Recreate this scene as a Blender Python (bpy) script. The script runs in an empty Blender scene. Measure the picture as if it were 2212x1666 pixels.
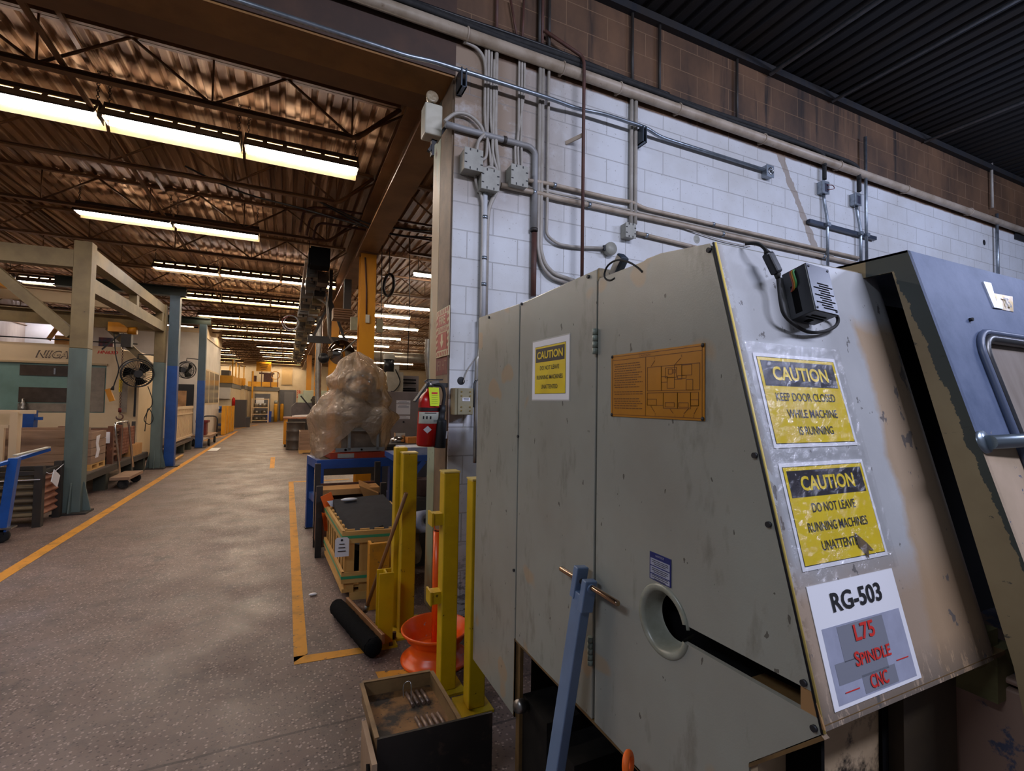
import bpy, bmesh, math, random
from mathutils import Vector as V, Matrix, noise
random.seed(7)
SC = bpy.context.scene
COL = SC.collection

# ------------------------------------------------------------------ camera
F, YAW, PIT, ROL, CX, CY, EYE = 1046.72, 0.43398, 0.036477, -0.0157165, 1106.0, 833.0, 1.6
_f = V((math.sin(YAW)*math.cos(PIT), math.cos(YAW)*math.cos(PIT), math.sin(PIT)))
_r0 = V((math.cos(YAW), -math.sin(YAW), 0))
_d0 = -_r0.cross(_f)
_r = _r0*math.cos(ROL) + _d0*math.sin(ROL)
_d = _d0*math.cos(ROL) - _r0*math.sin(ROL)
cam = bpy.data.cameras.new('camera')
cam.sensor_fit = 'HORIZONTAL'; cam.sensor_width = 36.0
cam.lens = F*36.0/2212.0
cam.clip_start = 0.05; cam.clip_end = 200
cob = bpy.data.objects.new('camera', cam); COL.objects.link(cob)
_u = -_d; _b = -_f
cob.matrix_world = Matrix(((_r.x, _u.x, _b.x, 0), (_r.y, _u.y, _b.y, 0), (_r.z, _u.z, _b.z, EYE), (0, 0, 0, 1)))
SC.camera = cob

# ------------------------------------------------------------------ world, exposure
def lin(h):
    h = h.lstrip('#')
    return tuple(((c/12.92) if c <= 0.04045 else ((c+0.055)/1.055)**2.4) for c in [int(h[i:i+2], 16)/255 for i in (0, 2, 4)])
wd = bpy.data.worlds.new('world'); SC.world = wd; wd.use_nodes = True
wd.node_tree.nodes['Background'].inputs[0].default_value = (*lin('#b9bcc8'), 1)
wd.node_tree.nodes['Background'].inputs[1].default_value = 0.16
SC.view_settings.view_transform = 'Standard'; SC.view_settings.look = 'None'
SC.view_settings.gamma = 1.0; SC.view_settings.exposure = 0.75
SC.view_settings.use_curve_mapping = False

# ------------------------------------------------------------------ lamps of the near room (unseen behind the camera, plus an added side lamp)
def area(name, loc, target, sx, sy, watts, hexcol):
    l = bpy.data.lights.new(name, 'AREA'); l.shape = 'RECTANGLE'; l.size = sx; l.size_y = sy
    l.energy = watts; l.color = lin(hexcol)
    o = bpy.data.objects.new(name, l); COL.objects.link(o); o.location = loc
    o.rotation_euler = (V(target)-V(loc)).to_track_quat('-Z', 'X').to_euler()
    return o
area('unseen_lamp', (2.4, -1.7, 4.5), (2.2, 1.4, 1.5), 0.3, 2.4, 105, '#e2e6ff')
area('unseen_lamp', (7.5, -1.2, 4.55), (7.0, 2.6, 2.0), 0.3, 2.4, 95, '#d2dcff')
area('unseen_lamp', (-3.0, 0.2, 4.4), (0.9, 1.4, 1.2), 0.3, 2.4, 38, '#e6eeff')  # unseen side lamp added to brighten the lathe's end panels

# ------------------------------------------------------------------ pixel -> point on a known plane
def ray(px, py):
    return _r*((px-CX)/F) + _d*((py-CY)/F) + _f
def P(px, py, X=None, Y=None, Z=None):
    d = ray(px, py)
    if X is not None: t = X/d.x
    elif Y is not None: t = Y/d.y
    else: t = (Z-EYE)/d.z
    return V((0, 0, EYE)) + d*t
def PP(px, py, n, c):            # plane n.p = c
    n = V(n); d = ray(px, py); e = V((0, 0, EYE))
    return e + d*((c-n.dot(e))/n.dot(d))

# ------------------------------------------------------------------ materials
MATS = {}
def nt_new(name):
    m = bpy.data.materials.new(name); m.use_nodes = True
    nt = m.node_tree; nt.nodes.clear()
    out = nt.nodes.new('ShaderNodeOutputMaterial')
    b = nt.nodes.new('ShaderNodeBsdfPrincipled')
    nt.links.new(b.outputs[0], out.inputs[0])
    return m, nt, b, out
class N:
    """small node helper"""
    def __init__(s, nt): s.nt = nt
    def n(s, t, **k):
        x = s.nt.nodes.new(t)
        for a, v in k.items(): setattr(x, a, v)
        return x
    def l(s, a, b): s.nt.links.new(a, b)
    def coord(s, scale=(1, 1, 1), loc=(0, 0, 0)):
        tc = s.n('ShaderNodeTexCoord'); mp = s.n('ShaderNodeMapping')
        mp.inputs['Scale'].default_value = scale; mp.inputs['Location'].default_value = loc
        s.l(tc.outputs['Object'], mp.inputs['Vector']); return mp.outputs[0]
    def noise(s, vec, scale, detail=4, rough=0.6, dist=0):
        x = s.n('ShaderNodeTexNoise'); x.inputs['Scale'].default_value = scale
        x.inputs['Detail'].default_value = detail; x.inputs['Roughness'].default_value = rough
        x.inputs['Distortion'].default_value = dist
        s.l(vec, x.inputs['Vector']); return x.outputs['Fac']
    def ramp(s, fac, lo, hi, a=0.0, b=1.0):
        x = s.n('ShaderNodeMapRange'); x.inputs['From Min'].default_value = lo; x.inputs['From Max'].default_value = hi
        x.inputs['To Min'].default_value = a; x.inputs['To Max'].default_value = b
        s.l(fac, x.inputs['Value']); return x.outputs[0]
    def mix(s, fac, a, b):
        x = s.n('ShaderNodeMix', data_type='RGBA')
        for k, v in ((0, fac), (6, a), (7, b)):
            if isinstance(v, (float, int)): x.inputs[k].default_value = v
            elif isinstance(v, str): x.inputs[k].default_value = (*lin(v), 1)
            else: s.l(v, x.inputs[k])
        return x.outputs[2]
    def math(s, op, a, b=0.0):
        x = s.n('ShaderNodeMath', operation=op)
        for k, v in ((0, a), (1, b)):
            if isinstance(v, (float, int)): x.inputs[k].default_value = v
            else: s.l(v, x.inputs[k])
        return x.outputs[0]
    def sep(s, vec):
        x = s.n('ShaderNodeSeparateXYZ'); s.l(vec, x.inputs[0]); return x.outputs
    def bump(s, h, bsdf, strength=0.3, dist=0.01):
        x = s.n('ShaderNodeBump'); x.inputs['Strength'].default_value = strength; x.inputs['Distance'].default_value = dist
        s.l(h, x.inputs['Height']); s.l(x.outputs[0], bsdf.inputs['Normal'])
def mat(name, c, rough=0.5, metal=0.0, c2=None, sc=6.0, lo=0.4, hi=0.7, chip=None, csc=14, clo=0.62, chi=0.64, stretch=(1, 1, 1), bump=0.0, bsc=60, spec=0.5):
    """painted / plain surface: base colour c, blotches of c2, sharp chips or dirt of colour chip"""
    if name in MATS: return MATS[name]
    m, nt, b, out = nt_new(name); h = N(nt)
    b.inputs['Roughness'].default_value = rough; b.inputs['Metallic'].default_value = metal
    b.inputs['Specular IOR Level'].default_value = spec
    vec = h.coord(stretch)
    col = None
    if c2:
        col = h.mix(h.ramp(h.noise(vec, sc, 6), lo, hi), c, c2)
    if chip:
        col = h.mix(h.ramp(h.noise(vec, csc, 8, 0.7), clo, chi), col if col else c, chip)
    if col: h.l(col, b.inputs['Base Color'])
    else: b.inputs['Base Color'].default_value = (*lin(c), 1)
    if bump: h.bump(h.noise(vec, bsc, 4), b, bump, 0.004)
    MATS[name] = m; return m
def emit(name, c, strength):
    m = bpy.data.materials.new(name); m.use_nodes = True; nt = m.node_tree; nt.nodes.clear()
    out = nt.nodes.new('ShaderNodeOutputMaterial'); e = nt.nodes.new('ShaderNodeEmission')
    e.inputs[0].default_value = (*lin(c), 1); e.inputs[1].default_value = strength
    nt.links.new(e.outputs[0], out.inputs[0]); MATS[name] = m; return m

# ------------------------------------------------------------------ mesh builder
class MB:
    def __init__(s): s.v = []; s.f = []; s.sm = []
    def add(s, vs, fs, smooth=False):
        o = len(s.v); s.v += [V(p) for p in vs]
        for f in fs: s.f.append([i+o for i in f]); s.sm.append(smooth)
        return s
    def box(s, x0, y0, z0, x1, y1, z1):
        return s.add([(x0, y0, z0), (x1, y0, z0), (x1, y1, z0), (x0, y1, z0), (x0, y0, z1), (x1, y0, z1), (x1, y1, z1), (x0, y1, z1)],
                     [(0, 3, 2, 1), (4, 5, 6, 7), (0, 1, 5, 4), (1, 2, 6, 5), (2, 3, 7, 6), (3, 0, 4, 7)])
    def obox(s, c, u, v, w):      # centre + three half-axis vectors
        c, u, v, w = V(c), V(u), V(v), V(w)
        pts = [c-u-v-w, c+u-v-w, c+u+v-w, c-u+v-w, c-u-v+w, c+u-v+w, c+u+v+w, c-u+v+w]
        return s.add(pts, [(0, 3, 2, 1), (4, 5, 6, 7), (0, 1, 5, 4), (1, 2, 6, 5), (2, 3, 7, 6), (3, 0, 4, 7)])
    def beam(s, p0, p1, w, h, up=(0, 0, 1)):
        p0, p1 = V(p0), V(p1); d = (p1-p0); L = d.length; d.normalize(); up = V(up)
        a = d.cross(up)
        if a.length < 1e-4: a = d.cross(V((1, 0, 0)))
        a.normalize(); b = a.cross(d)
        return s.obox((p0+p1)/2, a*w/2, b*h/2, d*L/2)
    def ibeam(s, p0, p1, w, h, t=0.012, up=(0, 0, 1)):
        p0, p1 = V(p0), V(p1); d = (p1-p0).normalized(); a = d.cross(V(up))
        if a.length < 1e-4: a = d.cross(V((0, 1, 0)))
        a.normalize(); b = a.cross(d)
        s.beam(p0, p1, t, h-2*t, up) if abs(d.dot(V(up))) < .99 else s.obox((p0+p1)/2, a*t/2, b*(h/2-t), d*((p1-p0).length/2))
        for k in (-1, 1):
            s.obox((p0+p1)/2+b*k*(h/2-t/2), a*w/2, b*t/2, d*((p1-p0).length/2))
        return s
    def tube(s, path, r, n=8, closed=False, caps=True):
        path = [V(p) for p in path]; m = len(path); rings = []
        prev = None
        for i, p in enumerate(path):
            if closed: t = path[(i+1) % m]-path[i-1]
            else: t = path[min(i+1, m-1)]-path[max(i-1, 0)]
            t.normalize()
            if prev is None:
                a = t.cross(V((0, 0, 1)))
                if a.length < 1e-3: a = t.cross(V((1, 0, 0)))
            else: a = prev - t*prev.dot(t)
            a.normalize(); prev = a; b = t.cross(a)
            rr = r[i] if isinstance(r, (list, tuple)) else r
            rings.append([p + (a*math.cos(2*math.pi*k/n)+b*math.sin(2*math.pi*k/n))*rr for k in range(n)])
        vs = [q for R in rings for q in R]; fs = []
        for i in range(m if closed else m-1):
            j = (i+1) % m
            for k in range(n):
                l = (k+1) % n
                fs.append((i*n+k, i*n+l, j*n+l, j*n+k))
        s.add(vs, fs, True)
        if caps and not closed:
            o = len(s.v)-len(vs)
            s.f.append([o+k for k in range(n)][::-1]); s.sm.append(False)
            s.f.append([o+(m-1)*n+k for k in range(n)]); s.sm.append(False)
        return s
    def cyl(s, p0, p1, r, n=16, r1=None):
        return s.tube([p0, p1], [r, r if r1 is None else r1], n)
    def lathe(s, o, axis, prof, n=24, u=None, closed=False):
        o, axis = V(o), V(axis).normalized()
        a = V(u) if u else axis.cross(V((0.3, 0.9, 0.1)))
        a.normalize(); b = axis.cross(a)
        vs = []; m = len(prof)
        for r, t in prof:
            for k in range(n):
                an = 2*math.pi*k/n
                vs.append(o+axis*t+(a*math.cos(an)+b*math.sin(an))*r)
        fs = []
        for i in range(m if closed else m-1):
            j = (i+1) % m
            for k in range(n): fs.append((i*n+k, i*n+(k+1) % n, j*n+(k+1) % n, j*n+k))
        return s.add(vs, fs, True)
    def torus(s, c, axis, R, r, n=28, m=8):
        return s.lathe(c, axis, [(R+r*math.cos(2*math.pi*i/m), r*math.sin(2*math.pi*i/m)) for i in range(m)], n, closed=True)
    def prism(s, pts, depth):       # planar polygon of 3d points, extruded by vector
        pts = [V(p) for p in pts]; depth = V(depth); n = len(pts)
        fs = [tuple(range(n))[::-1], tuple(range(n, 2*n))]
        fs += [(i, (i+1) % n, n+(i+1) % n, n+i) for i in range(n)]
        return s.add(pts+[p+depth for p in pts], fs)
    def poly(s, pts): return s.add(pts, [tuple(range(len(pts)))])
    def grid(s, fn, nu, nv, smooth=True, wrap=False):
        vs = [fn(i/(nu if wrap else nu-1), j/(nv-1)) for j in range(nv) for i in range(nu)]; fs = []
        for j in range(nv-1):
            for i in range(nu if wrap else nu-1):
                k = (i+1) % nu
                fs.append((j*nu+i, j*nu+k, (j+1)*nu+k, (j+1)*nu+i))
        return s.add(vs, fs, smooth)
    def sphere(s, c, r, n=16, m=10, sq=(1, 1, 1)):
        c = V(c)
        return s.grid(lambda a, b: c+V((math.cos(a*2*math.pi)*math.sin(b*math.pi)*r*sq[0], math.sin(a*2*math.pi)*math.sin(b*math.pi)*r*sq[1], -math.cos(b*math.pi)*r*sq[2])), n, m, wrap=True)

ORG = {}
def link(name, mb, m, parent=None, org=None, bevel=0.0, fix=True):
    o0 = ORG[parent.name] if parent else V(org if org is not None else (0, 0, 0))
    me = bpy.data.meshes.new(name)
    me.from_pydata([tuple(p-o0) for p in mb.v], [], mb.f)
    me.polygons.foreach_set('use_smooth', mb.sm)
    if fix:
        bm = bmesh.new(); bm.from_mesh(me); bmesh.ops.recalc_face_normals(bm, faces=bm.faces[:]); bm.to_mesh(me); bm.free()
    me.materials.append(MATS[m] if isinstance(m, str) else m)
    o = bpy.data.objects.new(name, me); COL.objects.link(o)
    if parent: o.parent = parent
    else: o.location = o0
    ORG[o.name] = o0
    if bevel:
        b = o.modifiers.new('edge', 'BEVEL'); b.width = bevel; b.segments = 2; b.limit_method = 'ANGLE'; b.angle_limit = math.radians(40)
    return o
def part(name, mb, m, parent, label=None, bevel=0.0, kind=None):
    o = link(name, mb, m, parent, bevel=bevel)
    if label: o['label'] = label
    if kind: o['kind'] = kind
    return o
def thing(name, label, cat, loc=(0, 0, 0), group=None):
    o = bpy.data.objects.new(name, None); COL.objects.link(o); o.location = loc; o.empty_display_size = 0.1
    ORG[o.name] = V(loc); o['label'] = label; o['category'] = cat
    if group: o['group'] = group
    return o
def solo(name, label, cat, mb, m, group=None, bevel=0.0):
    xs = [p.x for p in mb.v]; ys = [p.y for p in mb.v]; zs = [p.z for p in mb.v]
    o = link(name, mb, m, None, ((min(xs)+max(xs))/2, (min(ys)+max(ys))/2, min(zs)), bevel)
    o['label'] = label; o['category'] = cat
    if group: o['group'] = group
    return o
def struct(name, mb, m, label=None, parent=None):
    o = link(name, mb, m, parent)
    o['kind'] = 'structure'
    if label: o['label'] = label
    return o
def dup(root, delta, label=None, group=None):
    def cp(o, par):
        c = o.copy(); COL.objects.link(c)
        if par: c.parent = par
        for ch in o.children: cp(ch, c)
        return c
    r = cp(root, None); r.location = V(root.location)+V(delta)
    if label: r['label'] = label
    if group: r['group'] = group
    return r
def text(name, s, parent, m, o, u, v, w=None, h=0.05, bold=0.0, shear=0.0, align='C', lift=0.001):
    """lettering: o = anchor on the surface, u = reading direction, v = up; h = cap height, w = total width"""
    c = bpy.data.curves.new(name, 'FONT'); c.body = s; c.size = 1.0; c.offset = bold; c.shear = shear; c.resolution_u = 3
    ob = bpy.data.objects.new(name+'_t', c); COL.objects.link(ob)
    me = bpy.data.meshes.new_from_object(ob.evaluated_get(bpy.context.evaluated_depsgraph_get()))
    bpy.data.objects.remove(ob); bpy.data.curves.remove(c)
    xs = [q.co.x for q in me.vertices]; ys = [q.co.y for q in me.vertices]
    x0, x1, y0, y1 = min(xs), max(xs), min(ys), max(ys)
    sy = h/(y1-y0); sx = (w/(x1-x0)) if w else sy
    u = V(u).normalized(); v = V(v).normalized(); nrm = u.cross(v)
    ax = {'C': (x0+x1)/2, 'L': x0, 'R': x1}[align]
    mb = MB()
    mb.add([V(o)+u*(q.co.x-ax)*sx+v*(q.co.y-(y0+y1)/2)*sy+nrm*lift for q in me.vertices], [tuple(p.vertices) for p in me.polygons])
    bpy.data.meshes.remove(me)
    return link(name, mb, m, parent, fix=False)
def arc(c, a, b, r, t0, t1, n=6):
    return [V(c)+V(a)*r*math.cos(t0+(t1-t0)*i/n)+V(b)*r*math.sin(t0+(t1-t0)*i/n) for i in range(n+1)]
def bend(pts, r=0.05, n=4):
    """polyline with rounded corners"""
    pts = [V(p) for p in pts]; out = [pts[0]]
    for i in range(1, len(pts)-1):
        a, b, c = pts[i-1], pts[i], pts[i+1]
        d0 = (a-b); d1 = (c-b); k = min(r, d0.length*.45, d1.length*.45)
        q0 = b+d0.normalized()*k; q1 = b+d1.normalized()*k
        for j in range(n+1):
            t = j/n; out.append(q0*(1-t)**2+b*2*t*(1-t)+q1*t*t)
    out.append(pts[-1]); return out
def smoothpath(pts, n=6):
    pts = [V(p) for p in pts]; out = []
    for i in range(len(pts)-1):
        p0, p1, p2, p3 = pts[max(i-1, 0)], pts[i], pts[i+1], pts[min(i+2, len(pts)-1)]
        for j in range(n):
            t = j/n
            out.append(0.5*((2*p1)+(p2-p0)*t+(2*p0-5*p1+4*p2-p3)*t*t+(3*p1-p0-3*p2+p3)*t**3))
    out.append(pts[-1]); return out
# ------------------------------------------------------------------ material library
mat('galv', '#9aa3ad', 0.35, 0.8, '#7f8890', 20)
mat('chrome', '#c9c9c9', 0.18, 1.0)
mat('steel', '#8d8a86', 0.35, 0.9, '#6c645c', 12)
mat('black', '#16171a', 0.45)
mat('blackmatte', '#0b0b0c', 0.9, spec=0.1)
mat('rubber', '#1b1b1c', 0.8, c2='#2a2928', sc=20)
mat('paper', '#dfe0e6', 0.6)
mat('papergrey', '#8f93a6', 0.55, c2='#a2a6bb', sc=9)
mat('ink', '#15161c', 0.6)
mat('inkred', '#c4271f', 0.6)
mat('signyellow', '#e2c71c', 0.35, c2='#d2b51a', sc=8, chip='#a8901c', csc=5, clo=.68, chi=.8)
mat('yellow', '#d0ab06', 0.45, c2='#b8950a', sc=4, chip='#5d4a12', csc=22, clo=.645, chi=.67)
mat('yellowdirty', '#c9a80c', 0.5, c2='#9c8512', sc=5, lo=.45, hi=.8, chip='#3d3416', csc=12, clo=.64, chi=.68)
mat('paintyellow', '#c98a1c', 0.7, c2='#8a6526', sc=5, lo=.5, hi=.75, chip='#5b4a38', csc=18, clo=.6, chi=.66)
mat('orangeyellow', '#cf8d13', 0.45, c2='#a86a10', sc=2, stretch=(1, 1, .3), chip='#5a3c12', csc=9, clo=.68, chi=.72)
mat('orange', '#fa6416', 0.3, c2='#e8540f', sc=4, chip='#a39a98', csc=9, clo=.645, chi=.66)
mat('safety', '#e8650f', 0.6)
mat('red', '#b3150f', 0.25, c2='#98110d', sc=4)
mat('redpaint', '#6e1a17', 0.6, c2='#571512', sc=10, chip='#8c7a68', csc=16, clo=.68, chi=.7)
mat('blue', '#1c4a94', 0.4, c2='#163c7a', sc=5, chip='#232a38', csc=15, clo=.69, chi=.72)
mat('bluecart', '#1d57ad', 0.35, c2='#18498f', sc=5)
mat('greengrey', '#5d6d6b', 0.5, c2='#505c59', sc=3, chip='#3b352c', csc=10, clo=.69, chi=.72, stretch=(1, 1, .4))
mat('taupe', '#776848', 0.55, c2='#5f5138', sc=3, chip='#3b352c', csc=12, clo=.68, chi=.71)
mat('brownsteel', '#7a5634', 0.55, c2='#5e4027', sc=5, lo=.35, hi=.75, stretch=(.3, .3, 1))
mat('girder', '#8d6a49', 0.5, c2='#6b4c31', sc=2.5, lo=.4, hi=.75)
mat('rust', '#744730', 0.75, c2='#4a2f22', sc=7, lo=.35, hi=.7, chip='#8a5a3a', csc=10, clo=.62, chi=.7)
mat('rustpink', '#a5735a', 0.75, c2='#80523b', sc=6, lo=.35, hi=.7, chip='#3a271d', csc=9, clo=.62, chi=.7)
mat('darksteel', '#2c2a28', 0.55, c2='#3a322b', sc=8)
mat('rod', '#5d3a30', 0.6, c2='#45302a', sc=10)
mat('pipepaint', '#b3a493', 0.45, c2='#94836f', sc=6, chip='#6f553e', csc=14, clo=.63, chi=.7)
mat('condpaint', '#a9a39a', 0.45, c2='#958d82', sc=8)
mat('boxgrey', '#9d9c92', 0.5, c2='#8b8a80', sc=10)
mat('beigebox', '#8f876a', 0.5, c2='#7e775d', sc=10)
mat('brass', '#a08a52', 0.35, 0.8)
mat('pine', '#c79c58', 0.6, c2='#b0813f', sc=7, stretch=(1, 1, .25), chip='#7d5526', csc=9, clo=.7, chi=.75)
mat('pineh', '#cba25f', 0.6, c2='#b28545', sc=7, stretch=(.3, .3, 1), chip='#7d5526', csc=9, clo=.7, chi=.75)
mat('oldwood', '#9a7d66', 0.75, c2='#7a604c', sc=6, lo=.35, hi=.7, stretch=(.25, .25, 2), chip='#3d2f25', csc=12, clo=.68, chi=.74)
mat('handlewood', '#94683f', 0.55, c2='#7c5433', sc=6, stretch=(1, 1, .3))
mat('strap', '#3a9468', 0.4)
mat('cream', '#c9b697', 0.6, c2='#bfab8a', sc=2)
mat('creamrail', '#cdb594', 0.5)
mat('whitepaint', '#c9c3bd', 0.6, c2='#bab4ae', sc=2)
mat('cncwhite', '#cbb797', 0.4, c2='#c2ad8c', sc=2)
mat('teal', '#6a8a86', 0.4, c2='#5e7c77', sc=3)
mat('doorsill', '#7d7468', 0.6, c2='#6a6157', sc=8)
mat('smokedglass', '#3a322c', 0.2, c2='#4a4038', sc=5)
mat('greycab', '#8a8384', 0.5, c2='#7d7676', sc=3)
mat('palegreen', '#a9b3a2', 0.45, c2='#9ca695', sc=3)
mat('greydoor', '#5c5b60', 0.5, c2='#515055', sc=3)
mat('band', '#6b665f', 0.7)
mat('mezzyellow', '#d09416', 0.5, c2='#bb8214', sc=3)
mat('cardboard', '#b98a52', 0.7, c2='#a87b47', sc=6)
mat('drum', '#3d3733', 0.45, c2='#4f463f', sc=6, chip='#6f5a48', csc=10, clo=.66, chi=.7)
mat('blueplastic', '#1c3f9e', 0.4)
mat('plastic_black', '#1c1e23', 0.35, c2='#24262b', sc=30)
mat('ductbrown', '#4a4036', 0.45, c2='#332b25', sc=6, chip='#7a6a55', csc=10, clo=.64, chi=.7)
mat('galvduct', '#a8a49c', 0.35, 0.7, c2='#8f8a80', sc=8)
mat('mirrorglass', '#9a9183', 0.05, 1.0)
mat('lampwhite', '#c3bfae', 0.5, c2='#b2ad9b', sc=8)
mat('amberplate', '#ad7105', 0.35, c2='#9d6603', sc=6, chip='#9a6606', csc=14, clo=.66, chi=.7)
mat('plateink', '#5a2c08', 0.5)
mat('lime', '#c8e01a', 0.6)
mat('fireribbon', '#b9bcae', 0.5)
mat('glow_sign', '#c8b794', 0.5, c2='#b5a382', sc=10)
mat('signred', '#9c2418', 0.5, c2='#8a2015', sc=10)
mat('barblue', '#6c82a3', 0.35, c2='#5f7391', sc=4)
mat('refl_in', '#a08a62', 0.5, c2='#927c56', sc=4)
mat('refl_out', '#33261d', 0.6, c2='#261c15', sc=6)
mat('goldletter', '#b99a5a', 0.3, 0.7, c2='#cfcfd2', sc=25)
mat('black_fabric', '#24252a', 0.85, c2='#1c1d21', sc=12)
mat('greasyblack', '#0f0e0d', 0.5, c2='#1d1a17', sc=12, chip='#352a20', csc=12, clo=.64, chi=.7)
emit('tube_cool', '#fff0e4', 36.0)
emit('tube_warm', '#ffe8c8', 42.0)
emit('tube_blue', '#ececff', 36.0)

# white painted blocks below the pipe, bare sooty blocks above it
def wall_material():
    m, nt, b, out = nt_new('block_wall'); h = N(nt); MATS['block_wall'] = m
    b.inputs['Roughness'].default_value = 0.55
    tc = h.n('ShaderNodeTexCoord'); xyz = h.sep(tc.outputs['Object'])
    cb = h.n('ShaderNodeCombineXYZ')
    h.l(h.math('ADD', h.math('ADD', xyz[0], h.math('MULTIPLY', xyz[1], 1.0)), 0.02), cb.inputs[0]); h.l(xyz[2], cb.inputs[1])
    br = h.n('ShaderNodeTexBrick'); br.offset = 0.5
    for k, v in (('Scale', 1.0), ('Mortar Size', 0.0045), ('Mortar Smooth', 0.35), ('Brick Width', 0.4064), ('Row Height', 0.2032), ('Bias', 0.0)):
        br.inputs[k].default_value = v
    br.inputs['Color1'].default_value = (0.0, 0, 0, 1); br.inputs['Color2'].default_value = (1, 1, 1, 1); br.inputs['Mortar'].default_value = (.5, .5, .5, 1)
    h.l(cb.outputs[0], br.inputs['Vector'])
    vec = h.coord(); mort = br.outputs['Fac']
    white = h.mix(h.ramp(h.noise(vec, 1.3, 6), .4, .75), '#d3d6da', '#bdbcb9')
    white = h.mix(h.math('MULTIPLY', h.math('GREATER_THAN', h.noise(vec, 45, 3, .6), .69), 0.5), white, '#6b6459')   # pinholes and specks
    # sooty, stained part near the opening's edge
    near = h.math('MULTIPLY', h.ramp(xyz[0], 2.3, 1.4), h.ramp(xyz[2], 2.8, 3.4))
    white = h.mix(h.math('MULTIPLY', near, h.ramp(h.noise(vec, 3.0, 7, .7), .2, .5)), white, '#8f7b67')
    brown = h.mix(h.ramp(h.noise(h.coord((1, 1, .5)), 2.2, 6), .35, .7), '#6b4e37', '#3e2e23')
    brown = h.mix(h.ramp(h.noise(h.coord((6, 6, .6)), 1.2, 5), .56, .7), brown, '#2a201a')
    lightm = h.mix(h.math('MULTIPLY', mort, .7), brown, '#86694f')
    line = h.math('ADD', xyz[2], h.math('MULTIPLY', h.math('SUBTRACT', h.noise(vec, 5, 3), .5), .02))
    mask = h.ramp(line, 4.185, 4.2)
    col = h.mix(mask, h.mix(h.math('MULTIPLY', mort, .55), white, '#8f8c88'), lightm)
    # scuffed, black marks low down
    low = h.math('MULTIPLY', h.ramp(xyz[2], .75, .1), h.math('GREATER_THAN', h.noise(h.coord((1, 1, 3)), 9, 6, .7), .56))
    col = h.mix(h.math('MULTIPLY', low, .8), col, '#2a2622')
    # tan run of old glue below the pipe
    xl = h.math('SUBTRACT', xyz[0], h.math('ADD', 4.53, h.math('MULTIPLY', h.math('SUBTRACT', 4.2, xyz[2]), .62)))
    xl = h.math('ADD', xl, h.math('MULTIPLY', h.math('SUBTRACT', h.noise(vec, 7, 4), .5), .12))
    run = h.math('MULTIPLY', h.math('LESS_THAN', h.math('ABSOLUTE', xl), .05), h.math('LESS_THAN', xyz[2], 4.2))
    run = h.math('MULTIPLY', run, h.math('GREATER_THAN', xyz[2], 3.2))
    col = h.mix(h.math('MULTIPLY', run, .75), col, '#8a7762')
    h.l(col, b.inputs['Base Color'])
    hh = h.math('SUBTRACT', h.math('MULTIPLY', h.noise(vec, 90, 3), .12), mort)
    h.bump(hh, b, 0.6, 0.006)
wall_material()

def floor_material():
    m, nt, b, out = nt_new('floor_paving'); h = N(nt); MATS['floor_paving'] = m
    vec = h.coord()
    base = h.mix(h.ramp(h.noise(vec, .55, 6), .35, .7), '#75625a', '#5b4c47')
    base = h.mix(h.ramp(h.noise(h.coord((1, 1, 1), (3, 8, 0)), 3.5, 6, .7), .5, .72), base, '#4a403d')
    vo = h.n('ShaderNodeTexVoronoi'); vo.inputs['Scale'].default_value = 66; h.l(vec, vo.inputs['Vector'])
    chipv = h.n('ShaderNodeSeparateColor'); h.l(vo.outputs['Color'], chipv.inputs[0])
    inside = h.math('LESS_THAN', vo.outputs['Distance'], .42)
    light = h.math('MULTIPLY', h.math('GREATER_THAN', chipv.outputs[0], .66), inside)
    dark = h.math('MULTIPLY', h.math('LESS_THAN', chipv.outputs[1], .32), inside)
    base = h.mix(h.math('MULTIPLY', light, .5), base, '#b3a199')
    base = h.mix(h.math('MULTIPLY', dark, .7), base, '#352c29')
    # straight tyre-dark joints across the aisle 
    xyz = h.sep(vec)
    for y0 in (2.62, 2.3):
        j = h.math('LESS_THAN', h.math('ABSOLUTE', h.math('SUBTRACT', h.math('ADD', xyz[1], h.math('MULTIPLY', h.noise(vec, 2.0, 4), .05)), y0)), .008)
        base = h.mix(h.math('MULTIPLY', j, .7), base, '#2c2624')
    h.l(base, b.inputs['Base Color'])
    h.l(h.ramp(h.noise(vec, 2.0, 5), .3, .8, .42, .75), b.inputs['Roughness'])
    h.bump(h.noise(vec, 110, 3), b, .25, .004)
floor_material()

def deck_material(name, c1, c2, c3):
    m, nt, b, out = nt_new(name); h = N(nt); MATS[name] = m
    b.inputs['Roughness'].default_value = .68
    col = h.mix(h.ramp(h.noise(h.coord((2.5, .25, 1)), 1.4, 6), .32, .62), c1, c2)
    col = h.mix(h.ramp(h.noise(h.coord((9, .35, 1), (5, 2, 0)), 1.1, 5), .53, .62), col, c3)
    h.l(col, b.inputs['Base Color'])
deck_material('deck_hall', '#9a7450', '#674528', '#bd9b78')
deck_material('deck_dark', '#151920', '#1f1a17', '#10131a')

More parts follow.
